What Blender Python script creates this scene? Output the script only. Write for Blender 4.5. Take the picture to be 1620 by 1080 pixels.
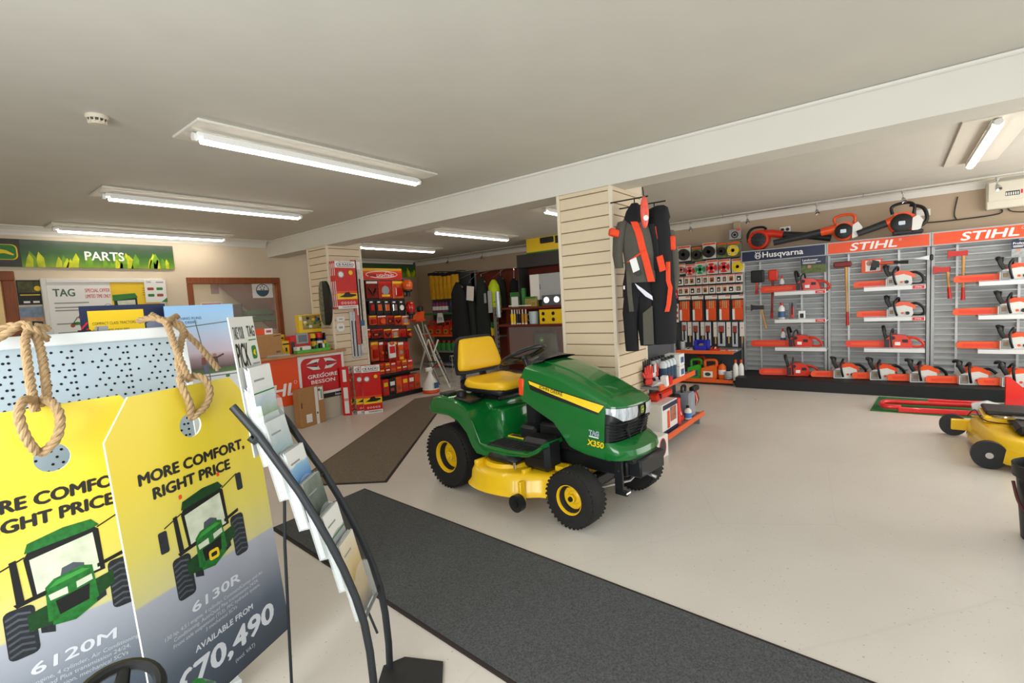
import bpy, bmesh, math, random
from math import sin, cos, pi, radians, sqrt, atan2
from mathutils import Matrix, Vector
random.seed(7)
scene = bpy.context.scene
COL = scene.collection
for o in list(bpy.data.objects): bpy.data.objects.remove(o)

# ---------------------------------------------------------------- camera, exposure, daylight
EYE = Vector((0, 0, 1.5)); FPX = 773.228
CAM = Matrix(((0.61352815, -0.09926443, 0.78340907), (-0.78754324, -0.00410476, 0.61624573), (-0.05795558, -0.99505262, -0.08069342)))
cd = bpy.data.cameras.new('camera'); cam = bpy.data.objects.new('camera', cd); COL.objects.link(cam)
cd.sensor_fit = 'HORIZONTAL'; cd.sensor_width = 36.0; cd.lens = FPX / 1620 * 36; cd.clip_start = .05; cd.clip_end = 60
cr, cu, cf = CAM.col[0], -CAM.col[1], CAM.col[2]
cam.matrix_world = Matrix(((cr[0], cu[0], -cf[0], 0), (cr[1], cu[1], -cf[1], 0), (cr[2], cu[2], -cf[2], 1.5), (0, 0, 0, 1)))
scene.camera = cam
vs = scene.view_settings
vs.view_transform = 'Standard'; vs.look = 'None'; vs.gamma = 1; vs.use_curve_mapping = False; vs.exposure = EXPO = 0.25
scene.display_settings.display_device = 'sRGB'
scene.cycles.use_denoising = True; scene.cycles.max_bounces = 9; scene.cycles.transparent_max_bounces = 16; scene.cycles.sample_clamp_indirect = 6
w = bpy.data.worlds.new('daylight'); scene.world = w; w.use_nodes = True
w.node_tree.nodes['Background'].inputs[0].default_value = (.82, .91, 1, 1)
w.node_tree.nodes['Background'].inputs[1].default_value = SKY = .35
def area(name, loc, rot, sx, sy, e, col):
    l = bpy.data.lights.new(name, 'AREA'); l.shape = 'RECTANGLE'; l.size = sx; l.size_y = sy; l.energy = e; l.color = col
    o = bpy.data.objects.new(name, l); COL.objects.link(o); o.location = loc; o.rotation_euler = rot; return o
# daylight coming in through the shop front and the entrance behind the camera
area('daylight_shopfront', (1.2, -2.35, 1.45), (radians(90), 0, 0), 4.6, 2.2, 27, (.88, .95, 1))
area('daylight_shopfront', (6.4, -2.35, 1.45), (radians(90), 0, 0), 4.4, 2.2, 95, (1, .97, .91))  # unseen window and lamp added to brighten the right bay
area('daylight_entrance', (-1.75, .6, 1.6), (radians(90), 0, radians(-90)), 3.4, 2.0, 150, (.96, .99, 1))
TUBE = 18          # strength of the fluorescent diffusers

# ---------------------------------------------------------------- measuring helpers: where a line of sight meets a real plane
def _ray(px, py): return CAM @ Vector(((px - 810) / FPX, (py - 540) / FPX, 1))
def at_z(px, py, z=0): d = _ray(px, py); t = (z - 1.5) / d.z; return Vector((d.x * t, d.y * t, z))
def at_x(px, py, X): d = _ray(px, py); t = X / d.x; return Vector((X, d.y * t, 1.5 + d.z * t))
def at_y(px, py, Y): d = _ray(px, py); t = Y / d.y; return Vector((d.x * t, Y, 1.5 + d.z * t))

# ---------------------------------------------------------------- materials
def lin(c):
    c = c.lstrip('#'); v = [int(c[i:i + 2], 16) / 255 for i in (0, 2, 4)]
    return tuple((x / 12.92 if x <= .04045 else ((x + .055) / 1.055) ** 2.4) for x in v) + (1,)
_mats = {}
def mat(name, col='#808080', rough=.5, metal=0, var=.06, scale=12, bump=0, spec=.5, emit=0, alpha=1, trans=0, coat=0, ior=1.45, stretch=None):
    if name in _mats: return _mats[name]
    m = bpy.data.materials.new(name); m.use_nodes = True; nt = m.node_tree; b = nt.nodes['Principled BSDF']; L = nt.links.new
    c = lin(col)
    if var > 0 or bump > 0:
        tc = nt.nodes.new('ShaderNodeTexCoord'); n = nt.nodes.new('ShaderNodeTexNoise'); n.inputs['Scale'].default_value = scale; n.inputs['Detail'].default_value = 4
        if stretch:
            mp = nt.nodes.new('ShaderNodeMapping'); mp.inputs['Scale'].default_value = stretch; L(tc.outputs['Object'], mp.inputs[0]); L(mp.outputs[0], n.inputs['Vector'])
        else: L(tc.outputs['Object'], n.inputs['Vector'])
        r = nt.nodes.new('ShaderNodeValToRGB'); r.color_ramp.elements[0].position = .3; r.color_ramp.elements[1].position = .7
        r.color_ramp.elements[0].color = tuple(x * (1 - var) for x in c[:3]) + (1,); r.color_ramp.elements[1].color = tuple(min(1, x * (1 + var)) for x in c[:3]) + (1,)
        L(n.outputs['Fac'], r.inputs[0]); L(r.outputs[0], b.inputs['Base Color'])
        if bump > 0:
            bp = nt.nodes.new('ShaderNodeBump'); bp.inputs['Strength'].default_value = bump; bp.inputs['Distance'].default_value = .004; L(n.outputs['Fac'], bp.inputs['Height']); L(bp.outputs[0], b.inputs['Normal'])
    else: b.inputs['Base Color'].default_value = c
    b.inputs['Roughness'].default_value = rough; b.inputs['Metallic'].default_value = metal; b.inputs['Specular IOR Level'].default_value = spec; b.inputs['IOR'].default_value = ior
    b.inputs['Alpha'].default_value = alpha; b.inputs['Transmission Weight'].default_value = trans; b.inputs['Coat Weight'].default_value = coat; b.inputs['Coat Roughness'].default_value = .05
    if emit: b.inputs['Emission Color'].default_value = c; b.inputs['Emission Strength'].default_value = emit
    _mats[name] = m; return m
def ramp_mat(name, stops, axis='z', lo=0, hi=1, rough=.4, noise=0, nscale=(6, 6, 1), spec=.5):
    """printed gradient artwork: colour stops along one local axis, wobbled by noise"""
    if name in _mats: return _mats[name]
    m = bpy.data.materials.new(name); m.use_nodes = True; nt = m.node_tree; b = nt.nodes['Principled BSDF']; L = nt.links.new
    tc = nt.nodes.new('ShaderNodeTexCoord'); sp = nt.nodes.new('ShaderNodeSeparateXYZ'); L(tc.outputs['Object'], sp.inputs[0])
    mr = nt.nodes.new('ShaderNodeMapRange'); mr.inputs[1].default_value = lo; mr.inputs[2].default_value = hi; L(sp.outputs[{'x': 0, 'y': 1, 'z': 2}[axis]], mr.inputs[0])
    src = mr.outputs[0]
    if noise:
        mp = nt.nodes.new('ShaderNodeMapping'); mp.inputs['Scale'].default_value = nscale; L(tc.outputs['Object'], mp.inputs[0])
        n = nt.nodes.new('ShaderNodeTexNoise'); n.inputs['Scale'].default_value = 1; n.inputs['Detail'].default_value = 3; L(mp.outputs[0], n.inputs['Vector'])
        ma = nt.nodes.new('ShaderNodeMath'); ma.operation = 'MULTIPLY_ADD'; ma.inputs[1].default_value = noise; L(n.outputs['Fac'], ma.inputs[0])
        m2 = nt.nodes.new('ShaderNodeMath'); m2.operation = 'SUBTRACT'; m2.inputs[1].default_value = noise * .5; L(src, m2.inputs[0]); L(m2.outputs[0], ma.inputs[2]); src = ma.outputs[0]
    r = nt.nodes.new('ShaderNodeValToRGB'); e = r.color_ramp.elements
    while len(e) < len(stops): e.new(.5)
    for k, (p, c) in enumerate(stops): e[k].position = p; e[k].color = lin(c)
    L(src, r.inputs[0]); L(r.outputs[0], b.inputs['Base Color']); b.inputs['Roughness'].default_value = rough; b.inputs['Specular IOR Level'].default_value = spec
    _mats[name] = m; return m

# ---------------------------------------------------------------- mesh builder (local frame: x right, y away from the viewer, z up)
_txt = {}
def text_geo(s, shear=0, bold=0.0):
    k = (s, shear, bold)
    if k not in _txt:
        cu_ = bpy.data.curves.new('t', 'FONT'); cu_.body = s; cu_.shear = shear; cu_.offset = bold; cu_.resolution_u = 3; cu_.size = 1
        ob = bpy.data.objects.new('t', cu_); COL.objects.link(ob)
        me = bpy.data.meshes.new_from_object(ob.evaluated_get(bpy.context.evaluated_depsgraph_get()))
        v = [(p.co.x, p.co.y) for p in me.vertices]; f = [tuple(p.vertices) for p in me.polygons]
        bpy.data.objects.remove(ob); bpy.data.curves.remove(cu_); bpy.data.meshes.remove(me)
        x0 = min(a for a, _ in v); x1 = max(a for a, _ in v)
        _txt[k] = ([(a - (x0 + x1) / 2, b) for a, b in v], f, x1 - x0)
    return _txt[k]
class MB:
    def __init__(s): s.v = []; s.f = []; s.mi = []; s.sm = []; s.mats = []; s.T = None
    def m(s, mt):
        if mt not in s.mats: s.mats.append(mt)
        return s.mats.index(mt)
    def add(s, vs_, fs, mt, smooth=False, M=None):
        n = len(s.v); k = s.m(mt)
        T = s.T @ M if (s.T is not None and M is not None) else (M if M is not None else s.T)
        s.v += [tuple(T @ Vector(p)) for p in vs_] if T is not None else [tuple(p) for p in vs_]
        for f in fs: s.f.append(tuple(i + n for i in f)); s.mi.append(k); s.sm.append(smooth)
        return s
    def box(s, x0, y0, z0, x1, y1, z1, mt, c=0, M=None):
        if x1 < x0: x0, x1 = x1, x0
        if y1 < y0: y0, y1 = y1, y0
        if z1 < z0: z0, z1 = z1, z0
        if c <= 0:
            v = [(x, y, z) for x in (x0, x1) for y in (y0, y1) for z in (z0, z1)]
            return s.add(v, [(0, 1, 3, 2), (4, 6, 7, 5), (0, 4, 5, 1), (2, 3, 7, 6), (0, 2, 6, 4), (1, 5, 7, 3)], mt, False, M)
        c = min(c, (x1 - x0) * .45, (y1 - y0) * .45, (z1 - z0) * .45)
        cx, cy, cz = (x0 + x1) / 2, (y0 + y1) / 2, (z0 + z1) / 2; a, b, h = (x1 - x0) / 2, (y1 - y0) / 2, (z1 - z0) / 2
        v = []; I = {}
        for sx in (-1, 1):
            for sy in (-1, 1):
                for sz in (-1, 1):
                    for k, (p, q, r) in enumerate(((a, b - c, h - c), (a - c, b, h - c), (a - c, b - c, h))):
                        I[sx, sy, sz, k] = len(v); v.append((cx + sx * p, cy + sy * q, cz + sz * r))
        F = []; S = (-1, 1)
        for t in S:
            F.append([I[t, -1, -1, 0], I[t, 1, -1, 0], I[t, 1, 1, 0], I[t, -1, 1, 0]])
            F.append([I[-1, t, -1, 1], I[1, t, -1, 1], I[1, t, 1, 1], I[-1, t, 1, 1]])
            F.append([I[-1, -1, t, 2], I[1, -1, t, 2], I[1, 1, t, 2], I[-1, 1, t, 2]])
            for u in S:
                F.append([I[t, u, -1, 0], I[t, u, 1, 0], I[t, u, 1, 1], I[t, u, -1, 1]])
                F.append([I[t, -1, u, 0], I[t, 1, u, 0], I[t, 1, u, 2], I[t, -1, u, 2]])
                F.append([I[-1, t, u, 1], I[1, t, u, 1], I[1, t, u, 2], I[-1, t, u, 2]])
                for q in S: F.append([I[t, u, q, 0], I[t, u, q, 1], I[t, u, q, 2]])
        C = Vector((cx, cy, cz)); out = []
        for f in F:
            P = [Vector(v[i]) for i in f]; n = (P[1] - P[0]).cross(P[2] - P[0])
            out.append(f if n.dot(sum(P, Vector()) / len(P) - C) > 0 else f[::-1])
        return s.add(v, out, mt, False, M)
    def cyl(s, p0, p1, r0, mt, r1=None, seg=14, caps=True, smooth=True, M=None):
        r1 = r0 if r1 is None else r1
        return s.tube([p0, p1], [r0, r1], mt, seg, False, caps, smooth, M)
    def tube(s, pts, r, mt, seg=8, closed=False, caps=True, smooth=True, M=None, flat=1):
        P = [Vector(p) for p in pts]; n = len(P); R = r if isinstance(r, (list, tuple)) else [r] * n
        T = []
        for i in range(n):
            a = P[(i - 1) % n] if (closed or i > 0) else P[i]; b = P[(i + 1) % n] if (closed or i < n - 1) else P[i]
            t = b - a; T.append(t.normalized() if t.length > 1e-9 else Vector((0, 0, 1)))
        up = Vector((0, 0, 1)) if abs(T[0].z) < .9 else Vector((1, 0, 0))
        N = (up - T[0] * up.dot(T[0])).normalized(); v = []
        for i in range(n):
            N = N - T[i] * N.dot(T[i]); N = N.normalized() if N.length > 1e-6 else T[i].orthogonal().normalized(); B = T[i].cross(N)
            for k in range(seg):
                a = 2 * pi * k / seg; v.append(P[i] + N * (cos(a) * R[i] * flat) + B * (sin(a) * R[i]))
        f = []
        for i in range(n if closed else n - 1):
            j = (i + 1) % n
            for k in range(seg): q = (k + 1) % seg; f.append((i * seg + k, i * seg + q, j * seg + q, j * seg + k))
        if caps and not closed: f.append(tuple(range(seg - 1, -1, -1))); f.append(tuple((n - 1) * seg + k for k in range(seg)))
        return s.add(v, f, mt, smooth, M)
    def lathe(s, prof, mt, seg=24, M=None, smooth=True, caps=True):
        v = []; f = []; n = len(prof)
        for r, z in prof:
            for k in range(seg): a = 2 * pi * k / seg; v.append((r * cos(a), r * sin(a), z))
        for i in range(n - 1):
            for k in range(seg): q = (k + 1) % seg; f.append((i * seg + k, i * seg + q, (i + 1) * seg + q, (i + 1) * seg + k))
        if caps and prof[0][0] > 1e-6: f.append(tuple(range(seg - 1, -1, -1)))
        if caps and prof[-1][0] > 1e-6: f.append(tuple((n - 1) * seg + k for k in range(seg)))
        return s.add(v, f, mt, smooth, M)
    def ball(s, c, r, mt, seg=14, rings=8, M=None):
        rx, ry, rz = r if isinstance(r, (list, tuple)) else (r, r, r)
        return s.lathe([(max(1e-5, sin(pi * i / rings)), -cos(pi * i / rings)) for i in range(rings + 1)], mt, seg, (M or Matrix()) @ Matrix.Translation(c) @ Matrix.Diagonal((rx, ry, rz, 1)))
    def prism(s, poly, y0, y1, mt, M=None, smooth=False, side=None):
        n = len(poly); v = [(x, y0, z) for x, z in poly] + [(x, y1, z) for x, z in poly]
        s.add(v, [tuple(range(n)), tuple(range(2 * n - 1, n - 1, -1))], mt, False, M)
        return s.add(v, [(i, i + n, (i + 1) % n + n, (i + 1) % n) for i in range(n)], side or mt, smooth, M)
    def loft(s, rings, mt, closed=True, caps=False, smooth=True, M=None):
        n = len(rings[0]); v = [p for r in rings for p in r]; f = []
        for i in range(len(rings) - 1):
            for k in range(n if closed else n - 1): q = (k + 1) % n; f.append((i * n + k, i * n + q, (i + 1) * n + q, (i + 1) * n + k))
        if caps: f.append(tuple(range(n - 1, -1, -1))); f.append(tuple((len(rings) - 1) * n + k for k in range(n)))
        return s.add(v, f, mt, smooth, M)
    # flat print on a face looking towards -y
    def poly(s, pts, mt, y=-.0008, M=None): return s.add([(x, y, z) for x, z in pts], [tuple(range(len(pts)))], mt, False, M)
    def rect(s, x0, z0, x1, z1, mt, y=-.0008, M=None): return s.poly([(x0, z0), (x1, z0), (x1, z1), (x0, z1)], mt, y, M)
    def disc(s, cx, cz, rx, mt, rz=None, y=-.0012, seg=24, M=None):
        rz = rz or rx; return s.poly([(cx + rx * cos(2 * pi * k / seg), cz + rz * sin(2 * pi * k / seg)) for k in range(seg)], mt, y, M)
    def ring(s, cx, cz, r, t, mt, rz=None, y=-.0012, seg=28, M=None):
        rz = rz or r; v = []
        for k in range(seg):
            a = 2 * pi * k / seg; v += [(cx + r * cos(a), y, cz + rz * sin(a)), (cx + (r - t) * cos(a), y, cz + (rz - t) * sin(a))]
        return s.add(v, [(2 * k, 2 * ((k + 1) % seg), 2 * ((k + 1) % seg) + 1, 2 * k + 1) for k in range(seg)], mt, False, M)
    def line(s, p, q, t, mt, y=-.0012, M=None):
        d = Vector((q[0] - p[0], q[1] - p[1])); n = Vector((-d.y, d.x)).normalized() * t / 2
        return s.poly([(p[0] - n.x, p[1] - n.y), (q[0] - n.x, q[1] - n.y), (q[0] + n.x, q[1] + n.y), (p[0] + n.x, p[1] + n.y)], mt, y, M)
    def text(s, t, cx, z, h, mt, w=None, y=-.0014, shear=0, bold=.02, left=False, M=None):
        v, f, W = text_geo(t, shear, 0); k = h / .70; kx = (w / W) if w else k
        if left: cx += W * kx / 2
        e = bold * h * 1.1       # weight: the same letters struck again a hair to each side
        for i, (dx, dz) in enumerate(((0, 0), (e, 0), (-e, 0), (0, e * .7), (0, -e * .7)) if bold > .005 else ((0, 0),)):
            s.add([(cx + a * kx + dx, y - i * .00004, z + b * k + dz) for a, b in v], f, mt, False, M)
        return s
    def build(s, name, parent=None, loc=None, rot=None, mats=None, sharp=38, bevel=0):
        me = bpy.data.meshes.new(name); me.from_pydata(s.v, [], s.f)
        for mt in s.mats: me.materials.append(mt)
        me.polygons.foreach_set('material_index', s.mi); me.polygons.foreach_set('use_smooth', s.sm)
        if any(s.sm): me.set_sharp_from_angle(angle=radians(sharp))
        me.update()
        o = bpy.data.objects.new(name, me); COL.objects.link(o)
        if parent is not None: o.parent = parent
        if loc is not None: o.location = loc
        if rot is not None: o.rotation_euler = rot if isinstance(rot, (tuple, list)) else (0, 0, rot)
        if bevel:
            b = o.modifiers.new('edge', 'BEVEL'); b.width = bevel; b.segments = 2; b.limit_method = 'ANGLE'; b.angle_limit = radians(40)
        return o
def tag(o, label, cat, group=None, kind=None):
    o['label'] = label; o['category'] = cat
    if group: o['group'] = group
    o['kind'] = kind or 'thing'
    return o
def thing(name, label, cat, loc=(0, 0, 0), rot=0, group=None):
    o = bpy.data.objects.new(name, None); COL.objects.link(o); o.empty_display_size = .05
    o.location = loc; o.rotation_euler = rot if isinstance(rot, (tuple, list)) else (0, 0, rot)
    return tag(o, label, cat, group)
def struct(mb, name, loc=None, rot=None):
    o = mb.build(name, None, loc, rot); o['kind'] = 'structure'; return o
def dup(o, loc, rot=None, label=None, group=None):
    def cp(a, par):
        c = a.copy(); COL.objects.link(c)
        if par is not None: c.parent = par
        for ch in [x for x in a.children]: cp(ch, c)
        return c
    r = cp(o, None); r.location = loc
    if rot is not None: r.rotation_euler = rot if isinstance(rot, (tuple, list)) else (0, 0, rot)
    if label: r['label'] = label
    if group: r['group'] = group
    return r
def RX(a): return Matrix.Rotation(radians(a), 4, 'X')
def RY(a): return Matrix.Rotation(radians(a), 4, 'Y')
def RZ(a): return Matrix.Rotation(radians(a), 4, 'Z')
def TR(x, y, z): return Matrix.Translation((x, y, z))
def arc(cx, cz, r, a0, a1, n=10, rz=None):
    rz = rz or r; return [(cx + r * cos(radians(a0 + (a1 - a0) * i / n)), cz + rz * sin(radians(a0 + (a1 - a0) * i / n))) for i in range(n + 1)]
def rrect(x0, z0, x1, z1, r, n=5):
    return arc(x1 - r, z0 + r, r, -90, 0, n) + arc(x1 - r, z1 - r, r, 0, 90, n) + arc(x0 + r, z1 - r, r, 90, 180, n) + arc(x0 + r, z0 + r, r, 180, 270, n)
def smooth_path(pts, n=6, closed=False):
    P = [Vector(p) for p in pts]; N = len(P); out = []
    for i in range(N if closed else N - 1):
        p0 = P[(i - 1) % N] if (closed or i > 0) else P[i]; p1 = P[i]; p2 = P[(i + 1) % N]; p3 = P[(i + 2) % N] if (closed or i < N - 2) else p2
        for k in range(n):
            t = k / n; out.append(.5 * ((2 * p1) + (p2 - p0) * t + (2 * p0 - 5 * p1 + 4 * p2 - p3) * t * t + (3 * p1 - p0 - 3 * p2 + p3) * t ** 3))
    if not closed: out.append(P[-1])
    return out
def fit(x0, y0, x1, y1, X):       # a thing on the rack wall: base centre, width, height
    a, b = at_x(x0, (y0 + y1) / 2, X), at_x(x1, (y0 + y1) / 2, X); c = (x0 + x1) / 2; t, u = at_x(c, y0, X), at_x(c, y1, X)
    return Vector((X, (a.y + b.y) / 2, u.z)), abs(a.y - b.y), t.z - u.z
def fity(x0, y0, x1, y1, Y):      # the same on a plane that looks towards -y
    a, b = at_y(x0, (y0 + y1) / 2, Y), at_y(x1, (y0 + y1) / 2, Y); c = (x0 + x1) / 2; t, u = at_y(c, y0, Y), at_y(c, y1, Y)
    return Vector(((a.x + b.x) / 2, Y, u.z)), abs(a.x - b.x), t.z - u.z
ORD = ['first', 'second', 'third', 'fourth', 'fifth', 'sixth', 'seventh', 'eighth', 'ninth', 'tenth', 'eleventh', 'twelfth']
AWAY = radians(-90)   # things whose front looks towards -x (the rack wall)

# shared materials
WHITE = mat('white_print', '#eeeeec', .45, var=.01); BLACK = mat('black_print', '#151515', .45, var=.02)
ORANGE = mat('orange_print', '#e8501c', .4, var=.03); RED = mat('red_print', '#d21f1c', .4, var=.03)
YEL = mat('yellow_print', '#f2cb1e', .4, var=.03); GREY = mat('grey_print', '#9a9c9e', .5, var=.03); NAVY = mat('navy_print', '#1b2547', .4, var=.03)
GREENP = mat('green_print', '#2f7d33', .45, var=.05); DKGREY = mat('dark_grey_plastic', '#33363a', .5, var=.05)
BLKP = mat('black_plastic', '#141516', .42, var=.08); WHTP = mat('white_plastic', '#e6e6e2', .4, var=.02)
CARD = mat('cardboard', '#ad8153', .85, var=.06, scale=30, bump=.1); STEEL = mat('galvanised_steel', '#b9bcbf', .35, .85, var=.08, scale=20)
CHROME = mat('chrome', '#d8dadc', .12, 1, var=.02); CLEAR = mat('clear_plastic', '#f2f4f5', .12, alpha=.28, var=.01)
PACKRED = mat('clear_red_film', '#c02a22', .18, var=.1, scale=40)
# ================================================================ THE ROOM
ZC, XB, XW, YW, YB, ZB = 2.72, 3.973, 8.8, 8.12, 10.0, 2.459
def floor_mat():
    m = bpy.data.materials.new('painted_floor'); m.use_nodes = True; nt = m.node_tree; b = nt.nodes['Principled BSDF']; L = nt.links.new
    tc = nt.nodes.new('ShaderNodeTexCoord')
    def noise(s, d=4):
        n = nt.nodes.new('ShaderNodeTexNoise'); n.inputs['Scale'].default_value = s; n.inputs['Detail'].default_value = d; L(tc.outputs['Object'], n.inputs['Vector']); return n
    def ramp(src, *st):
        r = nt.nodes.new('ShaderNodeValToRGB'); e = r.color_ramp.elements
        while len(e) < len(st): e.new(.5)
        for k, (p, c) in enumerate(st): e[k].position = p; e[k].color = lin(c)
        L(src, r.inputs[0]); return r.outputs[0]
    base = ramp(noise(.9).outputs[0], (.3, '#cac4bb'), (.7, '#d5d0c8'))
    specks = ramp(noise(60, 2).outputs[0], (.27, '#7c7468'), (.31, '#ffffff'))
    mx = nt.nodes.new('ShaderNodeMixRGB'); mx.blend_type = 'MULTIPLY'; mx.inputs[0].default_value = .5; L(base, mx.inputs[1]); L(specks, mx.inputs[2])
    # hairline scuffs and slab joints
    v = nt.nodes.new('ShaderNodeTexVoronoi'); v.feature = 'DISTANCE_TO_EDGE'; v.inputs['Scale'].default_value = .55
    dn = nt.nodes.new('ShaderNodeMixRGB'); dn.inputs[0].default_value = .03; L(tc.outputs['Object'], dn.inputs[1]); L(noise(2.5).outputs[1], dn.inputs[2]); L(dn.outputs[0], v.inputs['Vector'])
    cr_ = ramp(v.outputs[0], (.0, '#8f867a'), (.0035, '#ffffff'))
    m2 = nt.nodes.new('ShaderNodeMixRGB'); m2.blend_type = 'MULTIPLY'; m2.inputs[0].default_value = .07; L(mx.outputs[0], m2.inputs[1]); L(cr_, m2.inputs[2]); L(m2.outputs[0], b.inputs['Base Color'])
    rr = nt.nodes.new('ShaderNodeMapRange'); rr.inputs[3].default_value = .22; rr.inputs[4].default_value = .42; L(noise(3).outputs[0], rr.inputs[0]); L(rr.outputs[0], b.inputs['Roughness'])
    bp = nt.nodes.new('ShaderNodeBump'); bp.inputs['Strength'].default_value = .12; bp.inputs['Distance'].default_value = .01; L(noise(5, 6).outputs[0], bp.inputs['Height']); L(bp.outputs[0], b.inputs['Normal'])
    return m
FLOOR = floor_mat()
CEIL = mat('ceiling_paint', '#d0cdc3', .8, var=.02, scale=3, bump=.25)
CEIL2 = mat('beam_paint', '#d9d6cc', .75, var=.015, scale=3, bump=.1)
WALL = mat('cream_wall_paint', '#dccdb6', .75, var=.02, scale=2, bump=.05)
WALLB = mat('beige_block_wall', '#b7a38c', .8, var=.03, scale=2, bump=.15)
CORN = mat('cornice_white', '#e3e0d8', .6, var=.01)
BROWN = mat('stained_brown_wood', '#8a4a24', .45, var=.18, scale=6, stretch=(8, 8, 1))
SLAT = mat('cream_slatwall', '#dccbae', .5, var=.015, scale=4); SLATD = mat('slat_groove', '#8d7a60', .7, var=.02); SLATT = mat('cream_corner_trim', '#e2d6bf', .45, var=.01)
X0, Y0 = -1.9, -2.5
struct(MB().box(X0, Y0, -.1, XW + .2, YB + .2, 0, FLOOR), 'floor')
struct(MB().box(X0, Y0, ZC, XW + .2, YB + .2, ZC + .1, CEIL), 'ceiling')
struct(MB().box(XB, Y0, ZB, 4.27, YW - .001, ZC - .001, CEIL2), 'trim_1')
struct(MB().tube([(XB - .012, Y0, ZC - .014), (XB - .012, YW - .1, ZC - .014)], .014, CORN, 6), 'trim_2')
# left wall with the doorway and the window
wl, wr = at_y(296.5, 440, YW).x, at_y(440, 440, YW).x; wt = at_y(296, 441, YW).z
dr, dt = at_y(31, 500, YW).x, at_y(20, 429, YW).z; dl = dr - .95
m = MB()
def wallbox(a, z0, b, z1): m.box(a, YW, z0, b, YW + .12, z1, WALL)
wallbox(X0, 0, dl, ZC); wallbox(dl, dt, dr, ZC); wallbox(dr, 0, wl, ZC); wallbox(wl, wt, wr, ZC); wallbox(wl, 0, wr, 1.08); wallbox(wr, 0, 5.2, ZC)
struct(m, 'wall_left')
struct(MB().box(5.08, YW + .12, 0, 5.2, YB, ZC, WALL), 'wall_return')
struct(MB().box(5.08, YB, 0, XW + .2, YB + .12, ZC, WALLB), 'wall_back')
def blockwall():
    mb = MB().box(XW, Y0, 0, XW + .15, YB, ZC, WALLB); return mb
struct(blockwall(), 'wall_right')
# shop front behind the camera: piers and a head over a wide opening
m = MB(); m.box(X0, Y0 - .15, 0, -1.2, Y0, ZC, WALL); m.box(8.65, Y0 - .15, 0, XW + .2, Y0, ZC, WALL); m.box(3.6, Y0 - .15, 0, 4.1, Y0, ZC, WALL); m.box(-1.2, Y0 - .15, 2.55, 8.65, Y0, ZC, WALL); m.box(-1.2, Y0 - .15, 0, 8.65, Y0, .35, WALL); struct(m, 'wall_front')
m = MB(); m.box(X0 - .15, Y0, 0, X0, -1.1, ZC, WALL); m.box(X0 - .15, 2.3, 0, X0, YW, ZC, WALL); m.box(X0 - .15, -1.1, 2.5, X0, 2.3, ZC, WALL); struct(m, 'wall_entrance')
# coves
def cove(name, p, q, inward, s=.11):
    p, q, n = Vector(p), Vector(q), Vector(inward); up = Vector((0, 0, 1)); prof = [(0, -s), (.012, -s), (.02, -s * .75), (.045, -s * .42), (s * .8, -.018), (s, -.012), (s, 0), (0, 0)]
    struct(MB().loft([[p + n * a + up * b for a, b in prof], [q + n * a + up * b for a, b in prof]], CORN, True, True, False), name)
cove('trim_3', (X0, YW, ZC - .001), (XB - .03, YW, ZC - .001), (0, -1, 0)); cove('trim_4', (XW, Y0, ZC - .001), (XW, YB, ZC - .001), (-1, 0, 0), .13); cove('trim_5', (5.2, YB, ZC - .001), (XW - .14, YB, ZC - .001), (0, -1, 0), .13)
# window and door frames in the left wall, the back room behind them
m = MB(); t = .075
for a, b, c, d in ((wl - .02, wt - t, wr + .02, wt + .02), (wl - .02, 1.06, wr + .02, 1.06 + t), (wl - .02, 1.06 + t, wl - .02 + t, wt - t), (wr + .02 - t, 1.06 + t, wr + .02, wt - t)): m.box(a, YW - .02, b, c, YW + .1, d, BROWN, .006)
wf = struct(m, 'window_1')
GLASS = mat('window_glass', '#ffffff', .02, alpha=.12, var=0)
m = MB().box(wl + t - .02, YW + .04, 1.06 + t, wr - t + .02, YW + .046, wt - t, GLASS); m.build('glass_pane', wf)
m = MB(); t = .11
for a, b, c, d in ((dl, dt - t, dr, dt), (dl, 0, dl + t, dt - t), (dr - t, 0, dr, dt - t)): m.box(a, YW - .02, b, c, YW + .1, d, BROWN, .006)
struct(m, 'door_1')
BACKR = mat('back_room_wall', '#d6c7a4', .8, var=.04, scale=3)
m = MB(); m.box(-.4, 10.4, 0, 5.0, 10.5, ZC, BACKR); m.box(4.95, YW + .13, 0, 5.05, 10.4, ZC, BACKR); m.box(-.5, YW + .13, 0, -.4, 10.4, ZC, BACKR); m.box(1.6, YW + .13, 0, 1.68, 10.4, ZC, BACKR); struct(m, 'wall_office')
for nm, x, y in (('office_light', 3.4, 9.3), ('hall_light', .6, 9.3)):
    l = bpy.data.lights.new(nm, 'AREA'); l.shape = 'RECTANGLE'; l.size = 1.2; l.size_y = .1; l.energy = 14; l.color = (1, .86, .62); o = bpy.data.objects.new(nm, l); COL.objects.link(o); o.location = (x, y, 2.6)
# stair soffit seen through the window
p = [at_y(368, 446, 9.6), at_y(382, 446, 9.6), at_y(440, 495, 9.6), at_y(440, 510, 9.6)]
m = MB(); m.prism([(p[0].x, p[0].z), (p[3].x + .3, p[3].z - .25), (p[2].x + .5, p[2].z - .1), (p[1].x + .15, p[1].z + .1)], 9.3, 10.3, BROWN); struct(m, 'trim_6')
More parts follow.
